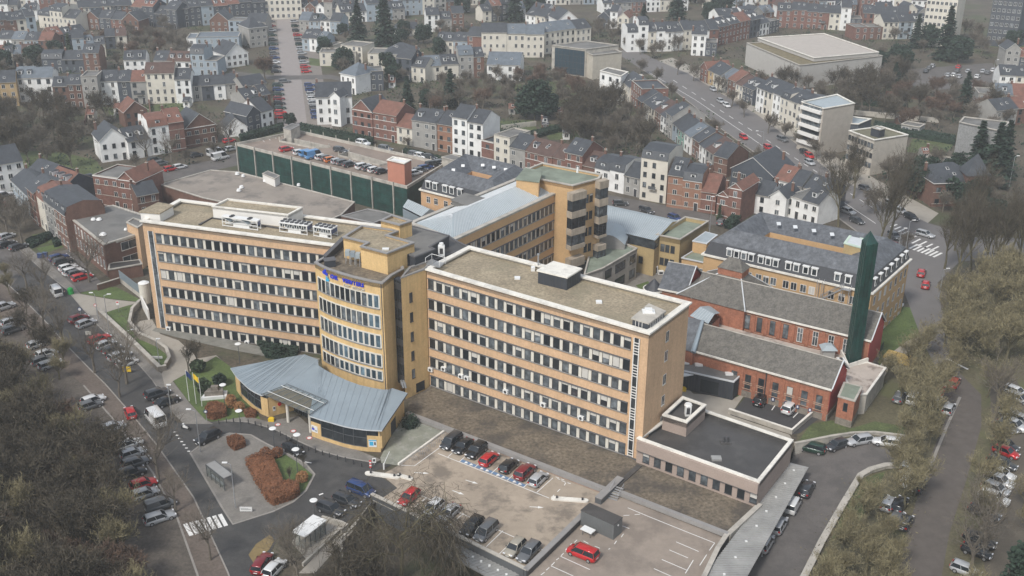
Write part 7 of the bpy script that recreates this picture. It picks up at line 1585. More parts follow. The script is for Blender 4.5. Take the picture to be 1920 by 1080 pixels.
def signpost(x, y, h, w_, hh, m, label, marks=(), z=0, cat='sign', name='road_sign', rnd=False, az=None):
    q = P(x, y, z); f = Fac(q-Vector((w_/2, 0, 0)), q+Vector((w_/2, 0, 0)), z); r = thing(name, label, cat, q); mb = MB(); mb.tube(q, q+Vector((0, 0, h)), .05, .05, STEEL, 6); mb.build('pole', r); mb = MB()
    if rnd:
        c = q+Vector((0, -.08, h-w_/2)); mb.tube(c, c-Vector((0, .05, 0)), w_/2, w_/2, m, 16)
        for (rr_, mm) in marks: mb.tube(c-Vector((0, .05, 0)), c-Vector((0, .07+.01*rr_, 0)), rr_*w_/2, rr_*w_/2, mm, 14)
    else:
        f.box(mb, 0, w_, .06, .12, h-hh, h, m)
        for (a, b, c, d, mm) in marks: f.box(mb, w_*a, w_*b, .12, .13, h-hh+hh*c, h-hh+hh*d, mm)
    mb.build('panel', r); return r
signpost(153, 600, 3, .9, .9, CARM['blue'], 'round blue and white road sign above the dark red car', ((.7, WPL),), rnd=True)
signpost(182, 590, 2.6, .7, .7, REDP, 'small red road sign at the forecourt corner', rnd=True, marks=((.7, WPL),)); signpost(223, 585, 2.6, .6, .9, WPL, 'small white and red sign on the grass by the forecourt', ((.1, .9, .6, .9, REDP),))
signpost(167, 632, 1.4, 1.2, .9, CRM, 'cream notice board beside the red estate car'); signpost(239, 700, 1.5, 1.6, 1.1, YELP, 'pale yellow notice boards beside the white hatchback'); signpost(295, 675, .9, 2.2, .5, WPL, 'long white panel sign at the tip of the sloping lawn', ((.05, .95, .3, .45, STEEL), (.05, .95, .6, .7, STEEL)), name='panel_sign')
signpost(462, 960, 1.0, 1.9, .8, WPL, 'long white sign board at the bottom of the island', ((.1, .9, .35, .5, STEEL), (.1, .7, .65, .75, STEEL)), name='panel_sign'); signpost(388, 790, 2.4, .7, .7, CARM['blue'], 'round blue sign at the lawn corner before the loop', rnd=True, marks=((.6, WPL),))
signpost(702, 872, 1.4, .6, .9, WPL, 'white ticket machine sign on a yellow foot by the barrier', ((.2, .8, .3, .8, DARK),), name='ticket_machine', cat='ticket machine'); signpost(695, 880, 1.8, .35, 1.4, REDP, 'red and white barrier post beside the entrance road', ((0, 1, .2, .4, WPL), (0, 1, .6, .8, WPL)), name='barrier_post', cat='post')
mb = MB(); q = P(720, 880, 0); mb.tube(q+Vector((0, 0, 1)), P(731, 862, 0)+Vector((0, 0, 1.6)), .06, .05, WPL, 6); mb.tube(q, q+Vector((0, 0, 1.1)), .15, .15, WPL, 8); tag(mb.build('car_barrier'), 'raised white car barrier arm between the deck and the entrance road', 'barrier')
for i, (x, y) in enumerate(((766, 700+60), )): pass
for i, (x, y) in enumerate(((1421, 757-3), (1448, 764-3), (1472, 771-3), (1494, 778-3), (1517, 784-3))):
    q = P(x, y, 0); m_ = P(x, y+6, 0); f = Fac(P(1409, 737+12, 0), P(1530, 770+12, 0)); r = thing('bay_sign', 'small blue and white parking sign on the brick pavilion, %s from the left' % ORD[i], 'sign', q, 'blue parking signs'); mb = MB(); mb.obox(Vector((q.x, q.y, 0)), f.u, f.n, -.28, .28, 0, .05, 1.0, 1.7, CARM['blue']); mb.obox(Vector((q.x, q.y, 0)), f.u, f.n, -.14, .14, .05, .07, 1.15, 1.6, WPL); mb.build('panel', r)
for x, y, t in ((1535, 838, 'yellow grit bin beside the dark green car'), (1281, 733, 'yellow grit bin at the foot of the wing end wall')):
    q = P(x, y, -1.0 if x > 1500 else 0); mb = MB(); mb.box(q.x-.5, q.x+.5, q.y-.35, q.y+.35, q.z, q.z+.6, YELP); mb.prism([q+Vector(v) for v in ((-.55, -.4, 0), (.55, -.4, 0), (.3, .4, 0), (-.3, .4, 0))], q.z+.6, q.z+.75, YELP); tag(mb.build('grit_bin'), t, 'grit bin')
for i, (x, y) in enumerate(((76, 484), (85, 482))):
    q = P(x, y, 0); r = thing('wheelie_bin', ('left', 'right')[i] + ' one of two blue wheeled bins beside the blue estate', 'bin', q, 'blue bins'); mb = MB(); mb.prism([q+Vector(v) for v in ((-.55, -.4, 0), (.55, -.4, 0), (.55, .4, 0), (-.55, .4, 0))], .1, 1.15, CARM['blue']); mb.build('body', r); mb = MB(); mb.box(q.x-.6, q.x+.6, q.y-.45, q.y+.45, 1.15, 1.25, CARM['blue']); mb.build('lid', r)
q = P(133, 551, 0); r = thing('glass_container', 'green recycling container beside the white minibus', 'container', q); mb = MB(); mb.tube(q, q+Vector((0, 0, 1.3)), .7, .6, GRNP, 12); mb.tube(q+Vector((0, 0, 1.3)), q+Vector((0, 0, 1.6)), .6, .2, GRNP, 12); mb.build('body', r)
# motorbike
q = P(349, 806, 0); r = thing('motorcycle', 'white and dark motorcycle standing alone near the loop entrance', 'motorcycle', q); f = Fac(q, q+Vector((-1, .4, 0)))
mb = MB(); f.box(mb, -.5, .5, -.16, .16, .45, .85, WPL); f.box(mb, -.7, 0, -.13, .13, .8, .95, DARK); f.box(mb, .5, .7, -.3, .3, 1.0, 1.08, DSTL); f.box(mb, .35, .6, -.12, .12, .6, 1.2, WPL); mb.build('body', r)
for s in (-.72, .72): mb = MB(); c = f.at(s, 0, .32); mb.tube(c-f.n*.06, c+f.n*.06, .32, .32, TYRE, 14); mb.build('wheel', r)
# yellow skip, tents
q = [P(x, y, 0) for x, y in ((1655, 672), (1710, 690), (1718, 678), (1665, 664))]; r = thing('timber_stack', 'weathered yellow timber staging beside the chimney yard', 'stack', (*q[0].xy, 0)); mb = MB()
for i in range(4):
    f = Fac(q[0].lerp(q[3], i/4), q[1].lerp(q[2], i/4)); f.box(mb, 0, f.L, -.8, 0, .1, .7+.1*i, M('yellow_timber', (.42, .30, .10), var=.3, scale=1.5))
mb.build('boards', r)
f = Fac(P(1625, 700, 0), P(1655, 655, 0)); r = thing('mesh_fence', 'dark green mesh fence running up from the chimney platform', 'fence', f.at(0)); mb = MB()
for k in range(int(f.L/1.5)+1): f.box(mb, k*1.5, k*1.5+.06, 0, .06, 0, 1.9, GRNM)
for z in (.2, 1, 1.8): f.box(mb, 0, f.L, 0, .03, z, z+.05, GRNM)
for k in range(int(f.L/.18)): f.box(mb, k*.18, k*.18+.02, .01, .03, 0, 1.85, GRNM)
mb.build('mesh', r)
for x, y in ((521, 796), (550, 808), (580, 821)):
    mb = MB(); q = P(x, y, .12); mb.tube(q, q+Vector((0, 0, .004)), .5, .5, REDP, 18); mb.tube(q+Vector((0, 0, .004)), q+Vector((0, 0, .008)), .38, .38, WPL, 18); struct('floor_marking', mb)
# people
def person(x, y, label, top, leg, rz=0, z=0, s=1.0):
    q = P(x, y, z); me = bpy.data.meshes.new('body'); V = [(0, 0, .95), (0, 0, 1.2), (0, 0, 1.42), (0, 0, 1.52), (0, .02, 1.66), (-.19, 0, 1.40), (-.25, .03, 1.12), (-.22, .12, .88), (.19, 0, 1.40), (.25, .03, 1.12), (.22, .14, .88), (-.10, 0, .90), (-.11, .10, .48), (-.12, .02, .07), (-.12, .18, .04), (.10, 0, .90), (.12, -.05, .48), (.12, -.2, .09), (.12, -.05, .04)]
    E = [(0, 1), (1, 2), (2, 3), (3, 4), (2, 5), (5, 6), (6, 7), (2, 8), (8, 9), (9, 10), (0, 11), (11, 12), (12, 13), (13, 14), (0, 15), (15, 16), (16, 17), (17, 18)]
    RR = [.15, .16, .13, .06, .11, .075, .055, .04, .075, .055, .04, .10, .07, .05, .04, .10, .07, .05, .04]
    me.from_pydata(V, E, []); o = bpy.data.objects.new('person', me); COL.objects.link(o); m = o.modifiers.new('skin', 'SKIN')
    sk = me.skin_vertices[0].data if me.skin_vertices else me.attributes
    if not me.skin_vertices:
        bpy.context.view_layer.objects.active = o; 
    for i, r_ in enumerate(RR):
        if me.skin_vertices: me.skin_vertices[0].data[i].radius = (r_, r_); me.skin_vertices[0].data[i].use_root = (i == 0)
    o.modifiers.new('sub', 'SUBSURF').levels = 1; o.modifiers['sub'].render_levels = 1
    dg = bpy.context.evaluated_depsgraph_get(); bpy.context.view_layer.update(); ne = bpy.data.meshes.new_from_object(o.evaluated_get(dg)); bpy.data.objects.remove(o)
    ne.materials.clear(); [ne.materials.append(v) for v in (top, leg, M('skin', (.55, .33, .24), var=0), DARK)]
    for p in ne.polygons: zc = p.center.z; p.material_index = 2 if zc > 1.5 else (0 if zc > .92 else (3 if zc < .1 else 1))
    o = bpy.data.objects.new('person', ne); COL.objects.link(o); o.location = q; o.rotation_euler = (0, 0, rz); o.scale = (s,)*3; tag(o, label, 'person'); return o
person(123, 558, 'person in dark clothes walking beside the white minibus', DARK, DARK, .4)
# ================================================================ TOWN
WM = {'W': M('white_render', (.76, .755, .73), var=.08, scale=.3, dirt=(.45, .43, .4), dscale=.25, damt=.3), 'C': M('cream_render', (.60, .56, .48), var=.1, scale=.3), 'B': M('red_brick', (.185, .092, .07), var=.2, fine=.12, fscale=2), 'N': MATS['brown_brick'],
      'G': M('grey_render', (.30, .29, .27), var=.15), 'D': M('slate_hung', (.065, .075, .09), var=.15, fine=.1), 'L': M('pale_blue_render', (.30, .35, .39), var=.1), 'Y': M('ochre_render', (.42, .30, .16), var=.12), 'P': M('orange_house_brick', (.27, .145, .095), var=.15, fine=.1), 'T': M('green_render', (.20, .33, .28), var=.1)}
WNM = {'W': 'white', 'C': 'cream', 'B': 'red brick', 'N': 'brown brick', 'G': 'grey', 'D': 'dark slate-hung', 'L': 'pale blue', 'Y': 'ochre', 'P': 'orange brick', 'T': 'green'}
RM = {'s': M('roof_slate', (.048, .053, .06), var=.25, scale=.6, fine=.15, fscale=2, rough=.55), 'b': M('roof_blue_slate', (.12, .14, .16), var=.2, scale=.6, rough=.5), 'r': M('roof_red_tile', (.17, .08, .058), var=.25, scale=.7, fine=.15, dirt=(.13, .07, .05), dscale=.4, damt=.6), 'o': M('roof_brown_tile', (.09, .055, .045), var=.25, scale=.7, fine=.15), 'f': FELT}
RNM = {'s': 'slate-roofed', 'b': 'blue-grey-roofed', 'r': 'red-roofed', 'o': 'brown-roofed', 'f': 'flat-roofed'}
STN = ['', 'one-storey', 'two-storey', 'three-storey', 'four-storey', 'five-storey']
HMESH = {}
def hm(kind):
    if kind in HMESH: return HMESH[kind]
    mb = MB()
    if kind == 'chimney': mb.box(-.35, .35, -.25, .25, -1.2, 1.1, WM['N']); mb.box(-.4, .4, -.3, .3, 1.1, 1.2, CONC); mb.tube((-.12, 0, 1.2), (-.12, 0, 1.5), .09, .09, ORB, 6)
    elif kind == 'skylight': mb.box(-.4, .4, -.5, .5, 0, .08, PALF); mb.box(-.32, .32, -.42, .42, .08, .09, GLS)
    elif kind == 'dormer': mb.box(-.65, .65, -.35, 1.6, 0, 1.3, WPL); mb.box(-.42, .42, -.37, -.35, .2, 1.1, GLS); mb.box(-.75, .75, -.45, 1.7, 1.3, 1.42, SLATK)
    elif kind == 'door': mb.box(-.5, .5, -.06, 0, 0, 2.2, DARK); mb.box(-.58, -.5, -.1, 0, 0, 2.3, PALF); mb.box(.5, .58, -.1, 0, 0, 2.3, PALF); mb.box(-.58, .58, -.1, 0, 2.2, 2.32, PALF)
    elif kind == 'balcony': mb.box(-1.1, 1.1, -1.0, 0, 0, .15, CONC); mb.box(-1.1, 1.1, -1.0, -.93, .15, 1.0, DSTL)
    HMESH[kind] = mb.data(kind); return HMESH[kind]
def house(A, B, dep, st, wl, rfc, kind, label, group, R, stH=3.2, cat='house', side=True, wdet=None):
    A = Vector((A[0], A[1], 0)); B = Vector((B[0], B[1], 0)); f = Fac(A, B); C, D = B-f.n*dep, A-f.n*dep; stH *= .86; H = st*stH+.4
    far = A.length > 380; r = thing({'g': 'terraced_house', 'x': 'gabled_house', 'm': 'mansard_house', 'h': 'villa', 'f': 'flat_roofed_house'}[kind] if cat == 'house' else 'garden_hut', label, cat, (*((A+B)/2).xy, 0), group); Wm = WM[wl]; Rm = RM[rfc]
    z = lambda p, t: Vector((p.x, p.y, t)); w = MB(); q = MB(); L = f.L; rh = min(dep, 12)*.30 if kind != 'x' else min(L, 10)*.42
    w.prism([A, B, C, D], 0, H, Wm, top=False)
    if kind in 'gxhm':
        if kind == 'g':
            m0, m1 = (A+D)/2, (B+C)/2; w.poly([z(A, H), z(D, H), z(m0, H+rh)], Wm); w.poly([z(B, H), z(C, H), z(m1, H+rh)], Wm); o = f.n*.35; u = f.u*.12; dz = .35*rh/(dep/2)
            for (a, b, c, d) in ((A+o-u, B+o+u, m1+u, m0-u), (C-o+u, D-o-u, m0-u, m1+u)):
                P1 = [z(a, H-dz+.05), z(b, H-dz+.05), z(c, H+rh+.05), z(d, H+rh+.05)]; q.poly(P1, Rm); q.poly([v-Vector((0, 0, .16)) for v in P1], Rm)
                for i in range(4): q.poly([P1[i]-Vector((0, 0, .16)), P1[(i+1) % 4]-Vector((0, 0, .16)), P1[(i+1) % 4], P1[i]], CONC if i != 2 else Rm)
        elif kind == 'x':
            m0, m1 = (A+B)/2, (D+C)/2; w.poly([z(A, H), z(B, H), z(m0, H+rh)], Wm); w.poly([z(C, H), z(D, H), z(m1, H+rh)], Wm); o = f.u*.35; u = f.n*.3; dz = .35*rh/(L/2)
            for (a, b, c, d) in ((A-o+u, D-o-u, m1-u, m0+u), (C+o-u, B+o+u, m0+u, m1-u)):
                P1 = [z(a, H-dz+.05), z(b, H-dz+.05), z(c, H+rh+.05), z(d, H+rh+.05)]; q.poly(P1, Rm); q.poly([v-Vector((0, 0, .16)) for v in P1], Rm)
                for i in range(4): q.poly([P1[i]-Vector((0, 0, .16)), P1[(i+1) % 4]-Vector((0, 0, .16)), P1[(i+1) % 4], P1[i]], PALF)
        elif kind == 'h':
            o = .4; E = [A+(f.n-f.u)*o, B+(f.n+f.u)*o, C+(f.u-f.n)*o, D-(f.u+f.n)*o]; k = min(dep, L)*.45; m0 = (A+D)/2+f.u*k; m1 = (B+C)/2-f.u*k
            q.poly([z(E[0], H), z(E[1], H), z(m1, H+rh), z(m0, H+rh)], Rm); q.poly([z(E[2], H), z(E[3], H), z(m0, H+rh), z(m1, H+rh)], Rm); q.poly([z(E[1], H), z(E[2], H), z(m1, H+rh)], Rm); q.poly([z(E[3], H), z(E[0], H), z(m0, H+rh)], Rm); q.ring([A, B, C, D], -o, .1, H-.2, H-.005, PALF)
        elif kind == 'm':
            i1 = [z(p, H+2.1) for p in (A-f.n*.7, B-f.n*.7, C+f.n*.7, D+f.n*.7)]; m0, m1 = z((A+D)/2, H+3.0), z((B+C)/2, H+3.0); E = [z(p, H+.02) for p in (A+f.n*.25, B+f.n*.25, C-f.n*.25, D-f.n*.25)]
            q.poly([E[0], E[1], i1[1], i1[0]], Rm); q.poly([E[2], E[3], i1[3], i1[2]], Rm); q.poly([i1[0], i1[1], m1, m0], Rm); q.poly([i1[2], i1[3], m0, m1], Rm)
            w.poly([z(A, H), i1[0], m0, i1[3], z(D, H)], Wm); w.poly([z(B, H), i1[1], m1, i1[2], z(C, H)], Wm)
    else: q.fill([z(p, H-.3) for p in inset(ccw([A, B, C, D]), .15)], Rm); w.ring([A, B, C, D], 0, .2, H-.35, H, Wm); w.ring([A, B, C, D], -.05, .3, H, H+.1, CONC)
    w.build('wall', r); rf = q.build('roof', r)
    if wl in 'BPN' and not far:
        t_ = MB()
        for s in range(st): f.box(t_, 0, L, 0, .05, s*stH+.85, s*stH+.98, PALF if wl == 'B' and R.random() < .7 else CONC)
        f.box(t_, 0, L, 0, .14, H-.25, H-.05, PALF); t_.build('string_course', r)
    sty = 'white' if R.random() < .75 else 'dark'; n = max(1, int(L/2.5)); ww = (1.05, 1.2, 1.35)[R.randrange(3)]; hh = (1.45, 1.75)[R.randrange(2)]
    for s in range(st):
        for i in range(n):
            u = L*(i+.5)/n
            if s == 0 and i == n-1 and n > 1: inst('door', hm('door'), r, f.at(u, .005, .1), f.rz)
            elif R.random() < .94: inst('window', winmesh(ww, hh, sty, 0), r, f.at(u, .012, s*stH+.85), f.rz)
    if side:
        g = Fac(B, C)
        if (B-C).dot(Vector((0, -1, 0))) and g.n.dot(-B.normalized()) > .15 and side == 2:
            for s in range(st): inst('window', winmesh(ww, hh, sty, 0), r, g.at(g.L*.35, .012, s*stH+1.0), g.rz)
    if kind in 'gh' and R.random() < .7:
        for _ in range(R.choice((1, 2, 2))):
            t = R.uniform(.2, .8); e = R.uniform(.3, .7)
            p = f.at(L*t, -dep*.5*e, H+rh*e+.12); o = inst('skylight', hm('skylight'), rf, p, f.rz); o.rotation_euler = (math.atan2(rh, dep/2), 0, f.rz)
    if kind == 'm' or (kind == 'g' and R.random() < .22):
        k = max(1, int(L/3.2))
        for i in range(k): inst('dormer', hm('dormer'), rf, f.at(L*(i+.5)/k, -.55 if kind == 'm' else -dep*.16, H+.35+(.1 if kind == 'm' else rh*.2)), f.rz)
    if kind != 'f' and R.random() < .8: inst('chimney', hm('chimney'), rf, f.at(L*(.04 if R.random() < .5 else .96), -dep*.5, H+(rh if kind in 'gx' else 3.0 if kind == 'm' else rh*.7)), f.rz)
    if R.random() < .1 and st > 2: inst('balcony', hm('balcony'), r, f.at(L*.5, 0, stH+.7), f.rz)
    return r
def lab(a, b, c, d, e):
    t = '%s %s %s house, %s from left, %s' % (a, b, c, d, e)
    return t if len(t.replace('-', ' ').split()) < 17 else '%s %s %s house, %s, %s' % (a, b, c, d, e)
def row(p0, p1, spec, place, dep=10, seed=1, sth=3.2, group=None, side=True, hv=.12):
    R = random.Random(seed*13+7); A, B = P(*p0, 0), P(*p1, 0); toks = []
    for t in spec.split():
        w_ = 1.0
        if ':' in t: t, w_ = t.split(':'); w_ = float(w_)
        toks.append((t[0], int(t[1]), t[2], t[3] if len(t) > 3 else ('f' if t[2] == 'f' else 'g'), w_))
    S = sum(t[4] for t in toks); s = 0
    for i, (wl, st, rc, kd, w_) in enumerate(toks):
        if 20 < seed < 70 and wl in 'BN' and R.random() < .3: wl = R.choice('WCWL')
        a = A.lerp(B, s/S); s += w_; b = A.lerp(B, s/S-.0004)
        n_ = Vector((b.y-a.y, a.x-b.x, 0)).normalized()*(R.uniform(-.25, .25))
        house(a+n_, b+n_, dep*R.uniform(.94, 1.06), st, wl, rc, kd, lab(WNM[wl], STN[st], RNM[rc], ORD[i], place), group or 'houses of the ' + place, R, sth*R.uniform(1-hv*.5, 1+hv*.5), side=side)
# --- row behind the garage and hall
row((663, 254), (905, 299), 'B3sx:1.5 B3r:1.7 C2r:1.1 G3s:.85 G3s:.9 P3s:1.05 W4s:1.0 W4s:1.0', 'front row above the green garage', 10, 1, 3.3)
row((903, 299), (1198, 371), 'B2sf:.9 C3ff:1.15 G2s:1.1 B2o:1.0 B2o:.9 B2o:.85 B3s:1.15 N2o:.8 W2sm:.95 W2sm:.9 G2s:.95', 'front row behind the hospital roofs', 10, 2, 3.3)
row((1199, 373), (1248, 382), 'C4sm', 'tall block beside the hedge', 11, 3, 3.4)
row((1249, 388), (1340, 402), 'P3s:1 P3sm:1.3 B2r:1', 'brick group right of the tall cream block', 11, 4, 3.3)
row((1341, 408), (1386, 418), 'B2rx:1 B3rx:1.1', 'red group beside the small grey car', 11, 5, 3.3)
row((1412, 400), (1470, 412), 'W2s:1 W2sx:1.1', 'white group under the dark gabled house', 9, 6, 3.2)
row((1470, 405), (1530, 425), 'W2ff:1 W2ss:1'.replace('ss', 's'), 'white group beside the boulevard end', 10, 7)
# --- right: boulevard near side, backs towards us
row((1163, 178), (1200, 212), 'C2s:1 B3sf:1', 'near side of the boulevard, top part', 10, 8)
row((1195, 212), (1335, 322), 'N2s G2s C2s N2o W2s G3s L2s T2s W2b N2s W2s G2o', 'backs along the near side of the boulevard', 11, 9, 3.1)
row((1290, 250), (1345, 288), 'G1f W1f G1f', 'low rear sheds behind the boulevard houses', 6, 10, 2.9)
row((1337, 326), (1362, 333), 'N2s', 'dark house left of the black gable', 10, 11, 3.4)
house(P(1368, 355, 0), P(1445, 372, 0), 14, 2, 'D', 's', 'x', 'big black slate gabled house with two roof lights near the boulevard', None, random.Random(3), 3.6)
row((1449, 372), (1500, 385), 'W2r:1.2 G2s:1', 'red roofed corner above the white group', 10, 12, 3.2)
row((1502, 388), (1548, 402), 'C2s D2s', 'last houses before the crossroads', 9, 13, 3.2)
# --- boulevard far side
row((1312, 150), (1412, 198), 'B2rx:1 Y2s:.8 C2s:1 C2b:1 N2r:1 C2o:.9 D2s:1.3', 'far side of the boulevard, upper part', 10, 14, 3.1)
row((1416, 207), (1506, 250), 'W3s:1 C3s:1 W3s:1 C3sm:1 C3s:1 C3sm:1', 'far side of the boulevard, lower part', 11, 15, 3.3)
row((1175, 98), (1262, 96), 'W3sm:1.2 W4sm:1.1 C3s:.9 W3sm:1 W3s:1', 'white corner terrace at the boulevard', 11, 16, 3.4)
row((1262, 95), (1345, 90), 'W3s C3s W3s W3s B3s', 'white corner terrace continued', 11, 17, 3.3)
row((1345, 86), (1460, 60), 'B3s B3s B3r D3s W2s D2f', 'brick terrace above the industrial hall', 10, 18, 3.3)
row((1295, 104), (1343, 106), 'W3sh:1.1 D2f:.9', 'cubic white villa below the corner terrace', 9, 19, 3.4)
row((1455, 52), (1700, 62), 'B3s:1.3 B3s:1.3 B3s B3s C3s W4s:.9 D2f B3s C3s C3s L3s', 'row beyond the industrial hall', 10, 20, 3.3)
row((1600, 75), (1760, 72), 'B2f N2f C3s:1.1 L3s W3s W2s', 'row right of the industrial hall', 10, 21, 3.2)
row((1610, 30), (1800, 32), 'B4s B4s C4s:1 W3s C4s L3s', 'tall row at the upper right', 12, 22, 3.4)
row((1330, 20), (1460, 15), 'C3s W3b B3r W3s C2s B3s', 'row at the top above the brick terrace', 10, 23, 3.3)
row((1870, 168), (1960, 172), 'N2s C2s N2r', 'gabled houses at the right edge, top', 10, 24)
row((1830, 205), (1960, 212), 'G2f C2b G2r L2s', 'houses at the right edge above the slate block', 10, 25)
row((1862, 240), (1980, 225), 'G2s N2r W2s', 'houses right of the slate block', 10, 26)
# --- centre
row((690, 128), (778, 130), 'C2f:.8 C2sh:1.5', 'cream villas between the dark conifers', 12, 30, 3.3)
row((640, 118), (680, 122), 'C3ff:1', 'stepped cream house right of the avenue', 10, 31, 3.0)
row((744, 150), (798, 156), 'D3s:1 C2s:.9', 'dark and cream pair left of the cream terrace', 10, 32, 3.3)
row((797, 152), (908, 146), 'C2b:1.1 C2s:1.1 G3bm:1 N3s:.7', 'cream terrace left of the big white house', 10, 33, 3.4)
house(P(913, 150, 0), P(975, 152, 0), 15, 2, 'W', 'b', 'g', 'large white detached house with broad blue grey roof and six roof lights', None, random.Random(5), 3.5)
row((818, 100), (903, 106), 'C2s:1.1 L2s:.9 B3s:.9', 'left end of the long white terrace', 10, 34, 3.3)
row((903, 108), (1020, 108), 'C3s:1.2 C3b:.9 C3b:.9', 'long white terrace in the centre', 11, 35, 4.0)
row((1020, 102), (1107, 90), 'C3b C3b C3s', 'right end of the long white terrace', 11, 36, 3.6)
row((985, 48), (1060, 62), 'N2s C2s G2s C2s', 'houses above the long white terrace', 10, 37)
house(P(1046, 66, 0), P(1083, 64, 0), 14, 2, 'W', 's', 'x', 'white gable ended house standing alone above the terrace', None, random.Random(6), 4.0)
house(P(1018, 52, 0), P(1048, 46, 0), 10, 2, 'W', 's', 'x', 'smaller white gabled house left of the lone white gable', None, random.Random(8), 3.6)
row((640, 44), (760, 36), 'C2s W2s L3s L2s G2s', 'top row between the conifers and avenue', 10, 38)
row((748, 30), (880, 22), 'L3s L3b C3s G3s N2s W2s', 'top row above the central gardens', 10, 39)
row((745, 68), (785, 66), 'W1sx:1 C1s:1', 'small houses beside the huge conifer', 8, 40)
row((1130, 26), (1290, 20), 'W2s G2s B2s W3s C2f W2s', 'top row above the boulevard end', 10, 41)
row((990, 10), (1120, 8), 'N3s W3s C3r G3s L3s', 'furthest top row in the centre', 10, 42)
row((885, 10), (985, 4), 'C3s L3s W3b N3r', 'furthest top row left of centre', 10, 43)
# --- left: white villas by the avenue
house(P(640, 172, 0), P(668, 178, 0), 12, 2, 'W', 'b', 'h', 'white hip roofed house beside the black clad box', None, random.Random(4), 4.0)
house(P(658, 172, 0), P(720, 170, 0), 9, 2, 'D', 'f', 'f', 'black slatted flat roofed box house left of the cream villas', None, random.Random(9), 4.2)
house(P(595, 234, 0), P(662, 232, 0), 13, 3, 'W', 's', 'g', 'tall white house with steep slate roof at the end of the avenue', None, random.Random(10), 3.6)
house(P(622, 236, 0), P(640, 238, 0), 6, 3, 'W', 's', 'x', 'narrow white gabled wing with arched windows by the avenue end', None, random.Random(11), 3.9)
row((567, 95), (625, 100), 'L2s W2s L2b C1f', 'pale villas right of the distant avenue', 10, 45)
row((600, 124), (668, 124), 'C2f:1 C2ff:1.1', 'flat cream houses right of the distant avenue', 9, 46)
row((562, 60), (640, 64), 'G2b L2s W2f L2s', 'pale rooftops right of the distant avenue', 10, 47)
house(P(497, 37, 0), P(567, 35, 0), 14, 4, 'C', 'b', 'h', 'monumental cream building with arched door closing the distant avenue', None, random.Random(12), 3.9)
row((568, 14), (640, 12), 'B3s N3s C2r W2s', 'top row right of the monumental building', 10, 48)
# --- left terraces
row((5, 200), (37, 198), 'Y3s', 'ochre house at the left edge', 10, 50, 3.4)
row((36, 192), (105, 190), 'W3b:1 W3b:1', 'white pair in the long left terrace', 10, 51, 3.4)
row((105, 204), (190, 202), 'N3s:1 N3s:1 G4ff:1.1', 'dark part of the long left terrace', 9, 52, 3.2)
row((189, 197), (362, 193), 'W3s:1.2 D3s:.8 G3r:.95 N4o:1.8 W3s:1', 'middle of the long left terrace', 10, 53, 3.3)
row((362, 190), (445, 185), 'G2s D2s:1.2 N2s:1.2 G2s:1.1', 'right end of the long left terrace', 9, 54, 3.3)
row((82, 137), (190, 136), 'D2sm:1.3 D2s:1.3 N3s', 'slate roofs behind the long left terrace', 9, 55)
row((235, 140), (276, 139), 'W2s:1', 'single white house behind the terrace', 10, 56, 3.3)
row((291, 140), (410, 143), 'N2s:1 N2o:1.7 L3sm:1 L2ff:.9', 'second row behind the left terrace', 10, 57, 3.3)
row((352, 99), (450, 97), 'W2bf:.6 L2bf:2.6', 'long pale blue flat building', 12, 58, 3.6)
house(P(426, 128, 0), P(467, 122, 0), 12, 2, 'W', 's', 'x', 'white half timbered chalet with steep slate roof near the avenue', None, random.Random(13), 3.0)
house(P(470, 90, 0), P(503, 86, 0), 12, 3, 'G', 's', 'h', 'grey corner house left of the distant avenue', None, random.Random(14), 3.3)
row((395, 62), (500, 64), 'N2sx L2f G2s', 'low houses left of the distant avenue', 10, 59)
row((250, 46), (335, 54), 'D3r:1 D3r D2s D3s', 'dark slate terrace, left part', 10, 60, 3.5)
row((335, 52), (500, 38), 'D3s D3s L3s D3r:1.2 D3r D3s D3s:1.2', 'dark slate terrace, right part', 10, 61, 3.6)
row((150, 36), (250, 30), 'C2s L2s C2s D2s N2s', 'upper left row of cream houses', 10, 62)
row((75, 52), (145, 60), 'C2sm C3sm C2s', 'cream corner group upper left', 11, 63, 3.4)
row((160, 55), (262, 60), 'N2sx:1.2 D2s B2s N2sx:1.3', 'brown gabled group upper left', 10, 64)
row((0, 75), (72, 68), 'N3s N3s C3s L3s', 'brown terrace at the upper left edge', 10, 65, 3.4)
row((0, 98), (100, 100), 'W2s G2b L2s N2r', 'roofs at the left edge under the brown terrace', 9, 66)
row((100, 92), (165, 82), 'N2r D2s L2s', 'gabled group beside the narrow cypress', 9, 67)
row((0, 22), (150, 16), 'N3r C3s W3s B3r N3s C2s', 'top left corner row', 10, 68)
row((150, 8), (320, 6), 'B3s C3s N3r W3s C3s B3r L3s', 'top row left of the slate terrace', 10, 69)
# behind the garage left
row((192, 305), (243, 298), 'W2sx:1', 'white gabled house by the bare street trees', 11, 70, 3.6)
row((243, 300), (284, 292), 'W2s:1', 'white wing with dark roof by the street trees', 10, 71, 3.2)
row((284, 292), (350, 282), 'W3rm:1.2 B3r:.9', 'white and brick pair by the street trees', 11, 72, 3.5)
row((350, 278), (408, 268), 'N2sx:1.3', 'brown house with slate roof by the street trees', 11, 73, 3.4)
row((237, 242), (280, 236), 'N2rx', 'small red roofed house behind the white pair', 8, 74)
row((422, 258), (465, 254), 'W1sx', 'white garage house with a dark door', 8, 75, 3.4)
row((466, 252), (515, 238), 'D2sx:1 W2s:.9', 'black gabled pair near the garage', 11, 76, 3.4)
row((462, 216), (510, 206), 'G2s W2s N2s', 'small houses behind the black gables', 9, 77, 3.2)
row((458, 190), (502, 182), 'G2s', 'grey house in the row towards the avenue', 9, 78, 3.2)
